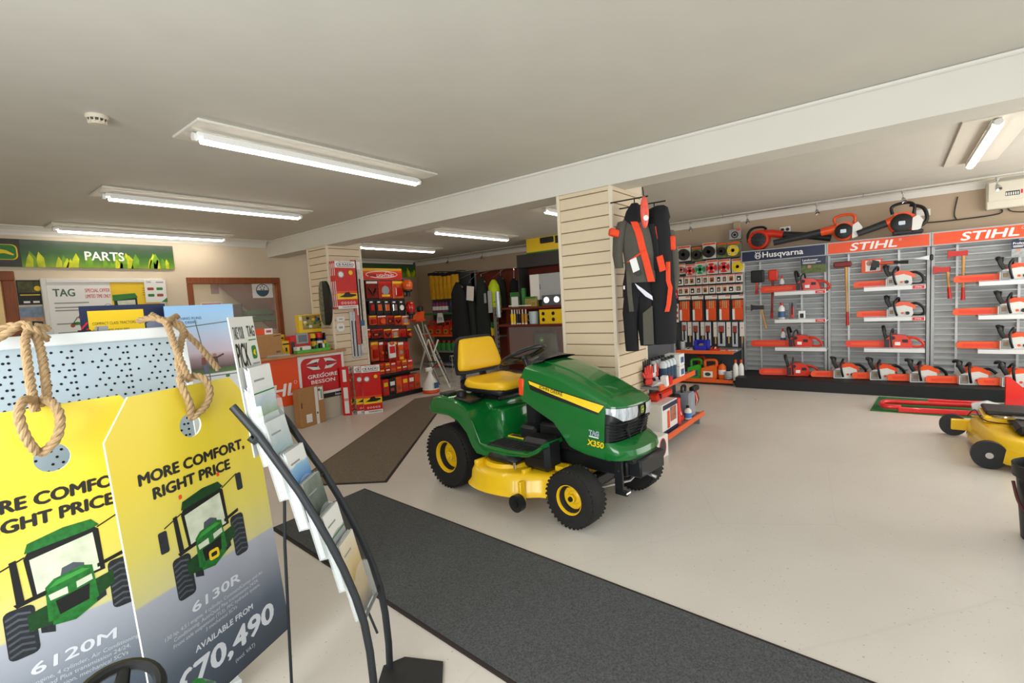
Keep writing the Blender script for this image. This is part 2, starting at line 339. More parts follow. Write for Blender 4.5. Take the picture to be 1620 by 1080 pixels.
# slatwall pillar and column
def slatted(name, xa, xb, ya, yb, ztop, back=None, pitch=.104):
    mb = MB(); g = .008; d = .02
    mb.box(xa + d, ya + d, 0, xb - d, yb - d, ztop, SLATD)
    k = 0; z = 0.03
    while z < ztop - .01:
        z1 = min(z + pitch - g, ztop)
        mb.box(xa, ya + .03, z, xa + d + .002, yb - .03, z1, SLAT, .003); mb.box(xb - d - .002, ya + .03, z, xb, yb - .03, z1, SLAT, .003)
        mb.box(xa + .03, ya, z, xb - .03, ya + d + .002, z1, SLAT, .003); mb.box(xa + .03, yb - d - .002, z, xb - .03, yb, z1, SLAT, .003)
        z += pitch
    for cx in (xa, xb):
        for cy in (ya, yb):
            sx = 1 if cx == xa else -1; sy = 1 if cy == ya else -1
            mb.box(cx - .004 * sx, cy - .004 * sy, 0, cx + .03 * sx, cy + .03 * sy, ztop, SLATT, .003)
    if back: mb.box(back, ya, ztop - .001, xb, yb, ZC - .001, SLATT)
    struct(mb, name)
PIL = (XB + .004, 4.64, 1.942, 2.50); CLM = (XB + .004, 4.55, 6.40, 6.93)
slatted('trim_7', *PIL, ZB - .001, 4.275); slatted('trim_8', *CLM, ZB - .001, 4.275)
# ceiling lights: a pale board, a batten and the glowing diffuser
PLATE = mat('light_backing_board', '#dcd8cd', .6, var=.01); BATTEN = mat('batten_white', '#e9e9e6', .4, var=.01)
DIFF = mat('lit_diffuser', '#fff5e6', .5, var=0, emit=TUBE)
m = MB(); m.box(-.99, -.215, -.018, .99, .215, 0, PLATE, .004)
def make_light(loc, label, grp):
    t = thing('ceiling_light', label, 'ceiling light', loc, 0, grp); m.build('backing_board', t)
    b = MB().box(-.93, -.03, -.055, .93, .03, -.0185, BATTEN, .008); b.box(-.9, -.037, -.068, .9, -.0325, -.03, BATTEN); b.box(-.9, .0325, -.068, .9, .037, -.03, BATTEN); b.cyl((-.95, 0, -.05), (-.925, 0, -.05), .026, BATTEN, seg=12); b.cyl((.925, 0, -.05), (.95, 0, -.05), .026, BATTEN, seg=12); b.build('batten', t)  # side lips added to keep the diffuser's light off the ceiling
    b = MB(); pr_ = [(.028, -.056), (.032, -.068), (.02, -.084), (0, -.089), (-.02, -.084), (-.032, -.068), (-.028, -.056)]
    b.loft([[(-.9, y, z) for y, z in pr_], [(.9, y, z) for y, z in pr_]], DIFF, True, True); b.build('diffuser', t)
    return t
G = 'strip lights on the ceiling'
L0 = make_light((2.27, 3.53, ZC - .001), 'long strip light nearest the camera on pale ceiling board, left of the beam', G)
for x, y, lb in ((2.27, 5.66, 'second strip light on the ceiling, between the nearest one and the banner wall'), (2.27, 7.82, 'strip light on the ceiling closest to the green grass banner'),
                 (6.39, 5.72, 'strip light seen under the beam, just left of the slatted pillar'), (6.39, 7.72, 'strip light right of the slatted column, above the red lighting display'),
                 (6.39, 3.62, 'strip light mostly hidden behind the slatted pillar top'), (6.39, -.63, 'strip light above the chainsaw racks at the far right')):
    dup(L0, (x, y, ZC - .001), None, lb)
t = thing('smoke_detector', 'round cream smoke detector on the ceiling near the left edge', 'smoke detector', at_z(153, 183, ZC - .001))
SMK = mat('aged_plastic', '#d5ccb8', .5, var=.03)
MB().lathe([(.055, 0), (.057, -.012), (.05, -.022)], SMK, 24).build('base', t)
b = MB().lathe([(.046, -.022), (.044, -.03), (.03, -.034)], mat('vent_dark', '#4c463b', .6), 24)
for k in range(12): b.box(.036, -.003, -.045, .046, .003, -.022, SMK, M=RZ(30 * k))
b.lathe([(.04, -.034), (.042, -.04), (.034, -.05), (.0, -.053)], SMK, 24); b.build('sensor_head', t)
# ================================================================ THE RIDE-ON MOWER (local x = forward, y = away from the camera, z = up)
GRN = mat('mower_green_paint', '#0f6a2b', .22, var=.02, coat=.6); YELP = mat('mower_yellow_paint', '#f0c31c', .28, var=.02, coat=.4)
TYRE = mat('tyre_rubber', '#1b1a19', .75, var=.15, scale=40, bump=.2); SEATY = mat('yellow_vinyl_seat', '#f2c022', .42, var=.02, bump=.05, scale=60); SEATB = mat('seat_shell_black', '#17181b', .5, var=.05)
MBLK = mat('mower_black_plastic', '#191b1d', .38, var=.06); MMAT = mat('rubber_foot_mat', '#26262a', .8, var=.1, scale=30)
LENS = mat('headlight_lens', '#b9c0c6', .1, var=.35, scale=45, coat=.8, stretch=(1, 1, .2)); YSTR = mat('yellow_hood_stripe', '#f3d226', .35, var=.01)
A_M = radians(-95.3)
mw = thing('riding_mower', 'green and yellow ride-on lawn mower parked in the middle of the pale floor', 'ride-on mower', (3.2, 2.86, 0), A_M)
def lerp(tbl, x):
    for (a, p), (b, q) in zip(tbl, tbl[1:]):
        if x <= b: t = (x - a) / (b - a); t = max(0, t); return [u + (v - u) * t for u, v in zip(p, q)] if isinstance(p, (list, tuple)) else p + (q - p) * t
    return tbl[-1][1]
def wheel(name, x, y, r, wd, rimr, par, side, lugs):
    M = TR(x, y, r) @ RX(90 if side > 0 else -90)     # local +z points to the outer side
    h = wd / 2
    b = MB(); b.T = M
    prof = [(rimr, -h * .8), (rimr + .012, -h * .95), (r * .82, -h), (r * .93, -h * .93), (r * .985, -h * .72), (r, -h * .35), (r, h * .35), (r * .985, h * .72), (r * .93, h * .93), (r * .82, h), (rimr + .012, h * .95), (rimr, h * .8), (rimr - .02, h * .5), (rimr - .02, -h * .5)]
    b.lathe(prof, TYRE, 40, caps=False)
    n = lugs
    for k in range(n):
        a = 360 * k / n
        for q, (zz, ro, tw) in enumerate(((-.78, .958, 25), (-.4, .990, -28), (0, .993, 28), (.4, .990, -28), (.78, .958, 25))):
            b.box(-.008, -.010 * r / .25, -h * .19, -.0005, .010 * r / .25, h * .19, TYRE, M=RZ(a + (q % 2) * 180 / n) @ TR(r * ro, 0, zz * h) @ RY((-30 if zz < -.5 else 30 if zz > .5 else 0)) @ RX(tw))
    o = b.build(name, par)
    b = MB(); b.T = M
    b.lathe([(rimr * 1.04, h * .86), (rimr * 1.05, h * .94), (rimr * .99, h * .92), (rimr * .92, h * .62), (rimr * .84, h * .25), (rimr * .5, h * .22), (rimr * .42, h * .30), (rimr * .30, h * .32), (rimr * .28, h * .62), (rimr * .16, h * .66), (0, h * .66)], YELP, 36, caps=False)
    for k in range(5): b.cyl((rimr * .62 * cos(k * 1.2566), rimr * .62 * sin(k * 1.2566), h * .22), (rimr * .62 * cos(k * 1.2566), rimr * .62 * sin(k * 1.2566), h * .29), .009, YELP, seg=8)
    b.cyl((rimr * .7, 0, h * .24), (rimr * .78, .0, h * .52), .006, MBLK, seg=6); b.cyl((0, 0, h * .6), (0, 0, h * .78), rimr * .2, MBLK if r < .2 else YELP, rimr * .17, seg=14)
    b.build('wheel_rim', o)['label'] = 'yellow wheel rim'
    return o
for sd in (-1, 1):
    wheel('rear_wheel', 0, sd * .375, .262, .215, .125, mw, 1 if sd < 0 else -1, 44)
    wheel('front_wheel', 1.245, sd * .40, .195, .16, .095, mw, 1 if sd < 0 else -1, 36)
# hood: (x, lower edge, shoulder, crown, half width low, half width shoulder)
HT = [(.70, (.775, .985, 1.045, .285, .262)), (.85, (.705, .965, 1.032, .287, .262)), (1.0, (.640, .93, 1.005, .288, .258)), (1.07, (.56, .91, .985, .287, .254)), (1.13, (.485, .89, .962, .284, .25)), (1.25, (.452, .845, .915, .278, .242)), (1.40, (.435, .785, .845, .266, .228))]
def hsec(x):
    zb, zs, zt, wb, ws = lerp(HT, x); P = []
    for i in range(5): t = i / 4; P.append((-wb + (wb - ws) * t - .012 * sin(pi * t), zb + (zs - zb) * t))
    for i in range(1, 6): a = pi / 2 * i / 6; P.append((-ws + .085 * (1 - cos(a)), zs + (zt - zs) * .82 * sin(a)))
    P.append((-.13, zt - .008)); P.append((-.122, zt + .001)); P.append((-.06, zt + .004))
    return P + [(0, zt + .005)] + [(-y, z) for y, z in P[::-1]]
def hood_y(x, z):
    zb, zs, zt, wb, ws = lerp(HT, x); t = (z - zb) / (zs - zb); return -wb + (wb - ws) * t - .012 * sin(pi * max(0, min(1, t)))
b = MB(); rings = []
for x in (.70, .73, .80, .87, .94, 1.0, 1.035, 1.07, 1.1, 1.13, 1.19, 1.25, 1.32, 1.40):
    s = hsec(x); k = max(0, (1.0 - x) / .3)
    rings.append([(x + .14 * k * max(0, (z - .90) / .14) ** 1.5 * (1 - (y / .30) ** 2), y, z) for y, z in s])
b.loft(rings, GRN, False)
inner = [[(p[0], p[1] * .97, p[2] - .008) for p in r] for r in rings]
b.loft(inner, MBLK, False)
# crown sheet down to the nose, then plan outlines down the front
def plan(xf, z, wy, n=22, xr=1.40, e=2.3):
    out = []
    for i in range(n + 1): a = pi * (i / n) - pi / 2; yy = wy * (1 if sin(a) > 0 else -1) * abs(sin(a)) ** .8; out.append((xr + (xf - xr) * max(0, cos(a)) ** .75, yy, z))
    return out
arch = [p for p in rings[-1] if p[2] >= .775]
def resample(P, n):
    P = [Vector(p) for p in P]; L = [0]
    for a, c in zip(P, P[1:]): L.append(L[-1] + (c - a).length)
    out = []
    for i in range(n + 1):
        t = L[-1] * i / n; j = max(k for k in range(len(L)) if L[k] <= t + 1e-9); j = min(j, len(P) - 2); out.append(P[j].lerp(P[j + 1], (t - L[j]) / max(1e-9, L[j + 1] - L[j])))
    return out
A0 = resample(arch, 22); A2 = plan(1.528, .782, .229); A1 = [(p.x * .45 + q[0] * .55, p.y * .45 + q[1] * .55, p.z * .52 + q[2] * .48 + .008) for p, q in zip(A0, [Vector(t) for t in A2])]
b.loft([A0, A1, A2], GRN, False); b.loft([A2, plan(1.531, .772, .231)], GRN, False)
lo = [plan(1.475, .545, .255), plan(1.53, .525, .262), plan(1.575, .50, .265), plan(1.585, .465, .266), plan(1.57, .435, .262), plan(1.5, .425, .25)]
b.loft(lo, GRN, False)
hood = b.build('hood', mw, sharp=30); hood['label'] = 'green engine hood'
b = MB(); b.loft([plan(1.529, .772, .229), plan(1.522, .70, .243), plan(1.508, .685, .246)], MBLK, False)
b.loft([plan(1.49, .685, .246), plan(1.455, .545, .254)], MBLK, False)
for k in range(6):
    z = .665 - k * .022; xf = 1.486 - k * .006 + .014
    b.loft([plan(xf, z + .006, .247), plan(xf + .008, z, .25), plan(xf, z - .006, .247)], MBLK, False)
for s in (-1, 1):
    b.tube([(1.53 - .10 * (i / 6) ** 2, s * (.06 + .175 * (i / 6)), .685 - .005 * i) for i in range(7)], .008, MBLK, 6)
    b.tube([(1.50, s * .10, .685), (1.478, s * .115, .62), (1.472, s * .07, .548)], .012, MBLK, 6)
b.build('front_grille', hood)
for s in (-1, 1):
    b = MB(); u = plan(1.536, .770, .234, 40); l = plan(1.528, .686, .248, 40)
    ii = [i for i in range(41) if (u[i][1] * s > .045)]
    b.loft([[u[i] for i in ii], [((u[i][0] + l[i][0]) / 2 + .006, (u[i][1] + l[i][1]) / 2, .735) for i in ii], [l[i] if abs(l[i][1]) < .19 else (l[i][0], l[i][1], .686 + .05 * (abs(l[i][1]) - .19) / .06) for i in ii]], LENS, False)
    b.build('headlight', hood)
def side_patch(mb, quad, mt, off, n=12, sides=(-1,)):      # strip along the hood side between an upper and a lower line, s = -1 near side
    for sd in sides:
        rr = [[], []]
        for i in range(n + 1):
            t = i / n
            for k, (p, q) in enumerate(quad):
                x = p[0] + (q[0] - p[0]) * t; z = p[1] + (q[1] - p[1]) * t; rr[k].append((x, sd * (-hood_y(x, z) + off), z))
        mb.loft(rr, mt, False)
b = MB()
side_patch(b, [((.770, .925), (1.395, .79)), ((.80, .855), (1.35, .725))], BLACK, .0025)
side_patch(b, [((.778, .918), (1.39, .785)), ((.792, .893), (1.355, .738))], YSTR, .004)
v, f, W = text_geo('JOHN DEERE', 0, .012)
sc_ = .20 / W
zz_ = lambda a, c: .8515 - .212 * (a * sc_) + c * sc_ * .95
b.add([(.98 + a * sc_, hood_y(.98 + a * sc_, zz_(a, c)) - .0062, zz_(a, c)) for a, c in v], f, BLACK)
b.build('side_stripe', hood)
b = MB(); side_patch(b, [((.770, .925), (1.395, .79)), ((.80, .855), (1.35, .725))], BLACK, .0025, sides=(1,)); side_patch(b, [((.778, .918), (1.39, .785)), ((.792, .893), (1.355, .738))], YSTR, .004, sides=(1,)); b.build('side_stripe', hood)
b = MB()
def side_text(s, x, z, h, mt, w, shear=0, bold=.02, off=.004):
    v, f, W = text_geo(s, shear, bold); k = h / .7; kx = w / W
    b.add([(x + a * kx, hood_y(x + a * kx, z + c * k) - off, z + c * k - .1 * a * kx) for a, c in v], f, mt)
side_text('X350', 1.335, .515, .038, YEL, .125, .15, .03)
BLU = mat('sticker_blue', '#2f6a9c', .4)
side_text('TAG', 1.325, .588, .03, WHITE, .075, 0, .045, .003); side_text('TAG', 1.325, .588, .03, BLU, .075, 0, .0, .0045)
b.add([(1.29, hood_y(1.29, .575) - .004, .577), (1.36, hood_y(1.36, .575) - .004, .570), (1.36, hood_y(1.36, .58) - .004, .578), (1.29, hood_y(1.29, .583) - .004, .585)], [(0, 1, 2, 3)], WHITE)
b.build('hood_lettering', hood)
b = MB(); BM = TR(1.536, .0, .735) @ RZ(90)
b.poly(rrect(-.017, -.02, .017, .02, .006), GREENP, -.004, BM); b.poly(rrect(-.02, -.023, .02, .023, .006), YEL, -.003, BM)
b.poly([(-.011, -.004), (-.004, .002), (.004, .003), (.010, .008), (.012, .004), (.006, -.003), (.009, -.01), (.004, -.006), (-.004, -.006), (-.009, -.010)], YEL, -.0048, BM)
b.build('hood_badge', hood)
# body pan: fenders over the rear wheels running down into the foot rests
top = [(-.16, .655), (-.142, .71), (-.11, .75), (-.03, .768), (.14, .748), (.26, .70), (.335, .62), (.38, .52), (.42, .455), (.49, .438), (.72, .437), (.90, .452), (.98, .485), (1.03, .525)]
bot = [(1.04, .50), (.99, .452), (.91, .415), (.70, .385), (.45, .345), (.385, .352), (.345, .40), (.285, .50), (.19, .575), (.06, .61), (-.155, .61)]
b = MB()
for s in (-1, 1):
    P = top + bot; n = len(P)
    def ringat(y, ins):
        cx = sum(p[0] for p in P) / n; out = []
        for i, (x, z) in enumerate(P):
            a = P[i - 1]; c = P[(i + 1) % n]; d = Vector((c[0] - a[0], c[1] - a[1])).normalized(); out.append((x - d.y * -ins * -1, s * y, z + d.x * -ins))
        return out
    rings = [ringat(.475, .022), ringat(.478, .012), ringat(.470, .003), ringat(.455, 0), ringat(.24, 0)]
    b.loft(rings, GRN, True, True)
b.box(-.17, -.245, .615, .33, .245, .705, GRN, .02); b.box(.30, -.245, .42, .46, .245, .66, GRN, .02); b.box(.44, -.245, .41, .98, .245, .45, GRN, .01)
b.build('fender_deck', mw, sharp=50)
for s in (-1, 1):
    b = MB(); b.box(.48, s * .27, .436, .90, s * .455, .447, MMAT, .004)
    for k in range(9): b.box(.50 + k * .043, s * .29, .4468, .517 + k * .043, s * .44, .451, MMAT)
    b.build('foot_mat', mw)
b = MB(); b.box(.02, -.44, .752, .22, -.30, .775, MBLK, .01, RY(6)); b.cyl((.12, -.37, .755), (.12, -.37, .80), .042, MBLK, seg=18); b.cyl((.12, -.37, .801), (.12, -.37, .803), .034, BLACK, seg=18); b.box(-.10, -.43, .76, .02, -.30, .782, MBLK, .01)
b.build('console_tray', mw)
b = MB(); b.box(-.02, -.16, .70, .34, .16, .745, MBLK, .01); b.box(.02, -.17, .735, .08, -.11, .80, MBLK, .005); b.box(.02, .11, .735, .08, .17, .80, MBLK, .005); b.tube([(.14, -.16, .735), (.24, -.19, .76), (.36, -.20, .74)], .012, MBLK); b.tube([(.30, -.14, .735), (.36, -.17, .80)], .01, MBLK)
b.build('seat_base', mw)
# seat
seat = bpy.data.objects.new('seat', None); COL.objects.link(seat); seat.parent = mw; seat.location = (.0, 0, -.01); seat.scale = (1.05, 1.06, 1.01)
def pad(profile, widths, mt, name, par, crown=.0, nz=18):
    """profile: list of (x, z) closed outline in side view; widths: (half width, inset) pairs from -side to +side"""
    cx = sum(p[0] for p in profile) / len(profile); cz = sum(p[1] for p in profile) / len(profile)
    rings = [[(cx + (x - cx) * s, y, cz + (z - cz) * s) for x, z in profile] for y, s in widths]
    return MB().loft(rings, mt, True, True).build(name, par, sharp=60)
W_ = lambda h, e=.05: [(-h, .55), (-h + .008, .74), (-h + .025, .88), (-h + e, .97), (-h * .5, 1), (0, .985), (h * .5, 1), (h - e, .97), (h - .025, .88), (h - .008, .74), (h, .55)]
cush = smooth_path([(-.02, 0, .83), (.02, 0, .885), (.12, 0, .868), (.26, 0, .866), (.40, 0, .875), (.455, 0, .85), (.44, 0, .80), (.30, 0, .785), (.10, 0, .79), (.0, 0, .80)], 3, True)
pad([(p.x, p.z) for p in cush], W_(.245), SEATY, 'seat_cushion', seat)
sh = [(-.06, .79), (.0, .775), (.44, .765), (.46, .80), (.44, .815), (.0, .815), (-.06, .86)]
pad(sh, W_(.255), SEATB, 'seat_shell', seat)
bk = smooth_path([(-.035, 0, .93), (.015, 0, .95), (-.002, 0, 1.06), (-.045, 0, 1.18), (-.085, 0, 1.20), (-.095, 0, 1.15), (-.075, 0, 1.02), (-.06, 0, .94)], 3, True)
b = MB(); rings = []
for y, s in [(-.225, .5), (-.218, .74), (-.20, .9), (-.17, .97), (-.1, 1), (0, 1), (.1, 1), (.17, .97), (.20, .9), (.218, .74), (.225, .5)]:
    cx, cz = -.045, 1.06; rings.append([(cx + (p.x - cx) * (s if s > .8 else s), y * (1 - .18 * max(0, (p.z - .98) / .2)), cz + (p.z - cz) * (s * .25 + .75)) for p in bk])
b.loft(rings, SEATY, True, True); b.build('backrest_pad', seat, sharp=60)
b = MB(); rings = []
for y, s in [(-.235, .55), (-.225, .8), (-.19, .95), (0, 1), (.19, .95), (.225, .8), (.235, .55)]:
    pr_ = [(-.075, .89), (-.055, .90), (-.065, 1.02), (-.085, 1.16), (-.085, 1.225), (-.105, 1.215), (-.115, 1.14), (-.095, 1.0)]
    cz = 1.06; rings.append([(x, y * (1 - .15 * max(0, (z - .98) / .2)), cz + (z - cz) * (s * .3 + .7)) for x, z in pr_])
b.loft(rings, SEATB, True, True); b.tube([(-.085, -.14, .93), (-.09, -.15, .86), (-.04, -.15, .80)], .03, SEATB, flat=.5); b.tube([(-.085, .06, .95), (-.07, .06, .87), (.0, .06, .83)], .04, SEATB, flat=.4)
b.build('backrest_shell', seat, sharp=60)
# dash, steering wheel, pedals
b = MB(); rings = []
for x, z, h, t in ((.60, .90, .10, .05), (.64, .97, .15, .08), (.70, 1.0, .20, .085), (.78, 1.035, .22, .055), (.86, 1.055, .20, .02)): rings.append([(x, h * cos(a), z + t * sin(a)) for a in [pi * i / 10 for i in range(11)]])
b.loft(rings, MBLK, False); b.box(.60, -.15, .50, .74, .15, .96, MBLK, .03); b.box(.60, -.2, .86, .70, .2, .93, MBLK, .02)
b.box(.68, -.292, .80, .735, -.24, .93, ORANGE, .01)
b.build('dashboard', mw)
SM = TR(.49, 0, 1.065) @ RY(-24)
b = MB(); b.T = SM
b.tube([(.185 * cos(a), .185 * sin(a), 0) for a in [2 * pi * k / 40 for k in range(40)]], .0155, MBLK, 8, True)
b.cyl((0, 0, -.035), (0, 0, -.012), .055, MBLK, seg=20); b.cyl((0, 0, -.3), (0, 0, -.03), .024, MBLK, seg=12)
for a in (30, 150, 270): b.tube([(.03 * cos(radians(a)), .03 * sin(radians(a)), -.02), (.1 * cos(radians(a)), .1 * sin(radians(a)), -.016), (.182 * cos(radians(a)), .182 * sin(radians(a)), 0)], [.016, .02, .014], MBLK, 8, flat=.45)
b.build('steering_wheel', mw)
for nm, x in (('pedal', .80), ('pedal', .90)):
    b = MB(); b.box(-.035, -.03, 0, .035, .03, .012, MBLK, .004, RY(-35)); b.cyl((0, 0, -.05), (0, 0, .0), .01, MBLK, seg=8); b.build(nm, mw, (x, -.33, .51))
b = MB(); b.box(.62, -.24, .45, .78, .24, .56, MBLK, .02); b.box(.5, -.245, .452, .68, -.19, .462, YEL); b.box(.52, -.24, .4625, .66, -.2, .464, DKGREY); b.build('operator_decal_panel', mw)
# chassis under the hood
b = MB(); b.box(-.15, -.13, .20, .35, .13, .42, MBLK, .02); b.box(.30, -.16, .30, 1.50, .16, .42, MBLK, .01); b.box(.80, -.22, .42, 1.42, .22, .60, BLKP, .02); b.box(-.24, -.17, .30, -.16, .17, .60, MBLK, .01)
b.cyl((0, -.30, .262), (0, .30, .262), .05, MBLK, seg=14); b.box(1.20, -.34, .20, 1.28, .34, .27, MBLK, .01); b.cyl((1.245, -.40, .195), (1.245, .40, .195), .022, MBLK, seg=12)
for s in (-1, 1): b.cyl((1.245, s * .31, .18), (1.245, s * .31, .33), .022, MBLK, seg=10)
b.tube([(1.08, -.31, .30), (1.2, -.1, .30), (1.42, .02, .27)], .009, STEEL, 6); b.tube([(1.34, -.30, .24), (1.45, -.05, .24), (1.38, .30, .24)], .010, STEEL, 6)
b.build('chassis', mw)
b = MB(); b.box(1.46, -.13, .30, 1.585, .20, .425, MBLK, .012); b.box(1.40, -.17, .40, 1.56, .17, .44, MBLK, .01); b.box(1.44, -.165, .405, 1.50, -.15, .44, YEL)
b.box(1.44, -.225, .22, 1.50, -.205, .43, MBLK, .003); b.box(1.44, -.225, .20, 1.53, -.205, .235, MBLK, .003); b.cyl((1.53, -.24, .222), (1.53, -.19, .222), .008, CHROME, seg=8); b.cyl((1.47, -.228, .36), (1.47, -.222, .36), .008, CHROME, seg=8); b.cyl((1.56, .0, .30), (1.62, .0, .285), .012, CHROME, seg=8); b.cyl((1.445, -.228, .32), (1.445, -.222, .32), .006, CHROME, seg=8)
b.build('front_bumper', mw)
# cutting deck
def dk(z, g, lift=0):
    pts = [(.36, -.50), (.44, -.585), (.60, -.62), (.78, -.60), (.90, -.55), (1.00, -.47), (1.09, -.44), (1.115, -.34), (1.06, -.10), (1.06, .2), (.98, .42), (.80, .53), (.55, .53), (.40, .43), (.33, .15), (.33, -.30)]
    P = smooth_path([(x, y, 0) for x, y in pts], 4, True); c = Vector((.72, -.03, 0)); return [(c.x + (p.x - c.x) * (1 + g), c.y + (p.y - c.y) * (1 + g), z) for p in P]
b = MB(); b.loft([dk(.088, .03), dk(.095, .045), dk(.105, .03), dk(.13, .0), dk(.19, -.015), dk(.225, -.05), dk(.235, -.12), dk(.236, -.25)], YELP, True, False); b.add(dk(.236, -.25), [tuple(range(64))], YELP, True)
b.cyl((.60, -.33, .233), (.60, -.33, .262), .20, YELP, .185, 28)
b.box(.44, -.56, .205, .47, -.46, .27, YELP, .004); b.box(.86, -.50, .205, .89, -.42, .26, YELP, .004)
deck = b.build('mower_deck', mw, (0, 0, .07), sharp=55); deck['label'] = 'yellow cutting deck'
b = MB(); b.box(.50, -.50, .262, .80, -.24, .33, MBLK, .03); b.box(.55, -.46, .325, .74, -.28, .345, MBLK, .015); b.cyl((.80, -.50, .255), (.80, -.50, .30), .009, CHROME, seg=8); b.build('belt_cover', deck)
b = MB(); b.box(.80, -.42, .24, 1.04, -.25, .47, MBLK, .03); b.box(.83, -.425, .28, 1.01, -.419, .34, BLKP, .002); b.box(.83, -.425, .36, 1.01, -.419, .42, BLKP, .002); b.box(1.05, -.36, .25, 1.12, -.28, .285, YELP, .004); b.build('discharge_cover', deck)
b = MB(); b.cyl((.935, -.655, .085), (.935, -.61, .085), .058, MBLK, seg=24); b.cyl((.935, -.662, .085), (.935, -.654, .085), .024, BLKP, seg=14); b.box(.92, -.61, .08, .95, -.56, .22, YELP, .004); b.build('deck_wheel', deck)
# ================================================================ SAW RACKS ON THE RIGHT WALL (built facing the viewer, then turned with AWAY)
LGREY = mat('rack_grey_metal', '#a9adae', .45, .3, var=.04); SLATG = mat('louvre_grey', '#c4c8c9', .42, .25, var=.03); BACKG = mat('louvre_back_grey', '#a3a8aa', .6, .1, var=.04)  # back sheet is a slightly darker grey than the louvres
TRAYW = mat('tray_white_metal', '#d9dcdc', .4, .1, var=.02); SAWO = mat('saw_orange', '#e2501d', .32, var=.03); SAWR = mat('saw_red_orange', '#d8321a', .3, var=.03); SCAB = mat('scabbard_orange', '#ee5a2c', .42, var=.03); SCABR = mat('scabbard_red', '#e8412a', .42, var=.03)
SAWW = mat('saw_pale_housing', '#d7d8d4', .4, var=.03); SAWG = mat('saw_bar_grey', '#8f9192', .4, .5, var=.06); ALU = mat('bare_aluminium', '#c4c7c9', .3, .9, var=.04)
PLINB = mat('plinth_black', '#17181a', .6, var=.08); HANDW = mat('ash_handle', '#c99a5e', .5, var=.12, scale=8, stretch=(6, 6, 1)); REDPAINT = mat('tool_red_paint', '#c4261f', .4, var=.05); FORGED = mat('forged_dark_steel', '#3b3d40', .45, .6, var=.1)
RX_ = 8.62
bayY = [1.951, .788, -.376, -1.54]
def bay(k, sign, label):
    wd = bayY[k] - bayY[k + 1]
    t = thing('display_rack', label, 'display rack', (RX_, bayY[k], .158), AWAY, 'louvred display racks')
    H = 2.09 - .158
    for x in (.0, wd - .045): b = MB(); b.box(x + .004, -.005, 0, x + .041, .06, H - .02, LGREY, .004); b.build('upright', t)
    b = MB(); b.box(.042, .05, 0, wd - .046, .065, H - .03, BACKG)
    z = .02
    while z < H - .1:
        b.add([(.042, .012, z), (wd - .046, .012, z), (wd - .046, .046, z + .028), (.042, .046, z + .028), (.042, .014, z - .012), (wd - .046, .014, z - .012)], [(0, 1, 2, 3), (4, 5, 1, 0)], SLATG); z += .08
    for x in (.25, .82): b.box(x, .008, 0, x + .025, .05, H - .1, SLATG)
    b.build('louvre_panel', t)
    s = MB(); z0, z1 = H - .185, H
    s.box(.0, -.075, z0, wd, .0, z1, LGREY, .006); s.box(.0, -.07, z1 - .012, wd, .16, z1, LGREY); s.T = TR(0, -.0755, 0); sign(s, wd, z0 + .018, z1 - .018); s.build('header_sign', t)
    return t
def sg_stihl(s, wd, a, b):
    s.rect(.02, a, wd - .02, b, ORANGE); s.text('STIHL', wd * .47, a + .024, (b - a) - .048, WHITE, .52, -.0016, .18, .045); s.ring(wd * .725, b - .035, .014, .003, WHITE)
def sg_husq(s, wd, a, b):
    s.rect(.02, a, wd - .02, b, NAVY); s.text('Husqvarna', wd * .51, a + .040, .085, WHITE, .55, -.0016, 0, .03)
    x, z = wd * .215, (a + b) / 2 - .004
    s.ring(x, z, .045, .009, WHITE, .047); s.text('H', x, z - .026, .05, WHITE, .045, -.0018, 0, .03)
    for q in (-.028, 0, .028): s.line((x + q * .8, z + .04), (x + q * 1.25, z + .066), .009, WHITE, -.0018)
bay(0, sg_husq, 'grey louvred display rack with the navy header sign'); bay(1, sg_stihl, 'middle grey louvred display rack with an orange header sign, right of the navy one'); bay(2, sg_stihl, 'right-hand grey louvred display rack with an orange header sign, at the photo edge')
pl = MB(); pl.box(7.885, -2.2, 0, 8.79, 1.915, .155, PLINB, .006); tag(pl.build('display_plinth'), 'long low black plinth under the chainsaw racks', 'plinth')
# ---- shelves
def shelf(loc, L, label, clip):
    t = thing('saw_shelf', label, 'shelf', loc, AWAY, 'white saw shelves on the racks')
    b = MB(); b.box(0, 0, -.04, L, .004, .012, TRAYW, .0015); b.box(0, .004, -.006, L, .285, 0, TRAYW); b.box(0, .004, -.03, .004, .285, 0, TRAYW); b.box(L - .004, .004, -.03, L, .285, 0, TRAYW); b.build('tray', t)
    b = MB(); b.tube([(.0, .01, .022), (L, .01, .022)], .003, STEEL, 6)
    for x in (.003, L * .5, L - .003): b.tube([(x, .01, .0), (x, .01, .022)], .003, STEEL, 6)
    b.build('wire_rail', t)
    if clip: b = MB(); b.box(L - .13, -.004, -.034, L - .01, -.0005, .006, RED); b.text('STIHL', L - .07, -.022, .016, WHITE, .07, -.0046, .15, .03); b.build('shelf_clip', t)
SH = [1.40, .985, .56]; SX = 8.33; NM = ['top', 'middle', 'lowest']; BN = ['left rack under the navy sign', 'middle rack', 'right-hand rack']
for k, (ya, L) in enumerate(((1.442, .665), (.335, .65), (-.818, .66))):
    for j, z in enumerate(SH): shelf((SX, ya, z), L, f'{NM[j]} white shelf of the {BN[k]}', (k == 0 and j < 2) or (k == 1 and j < 2))
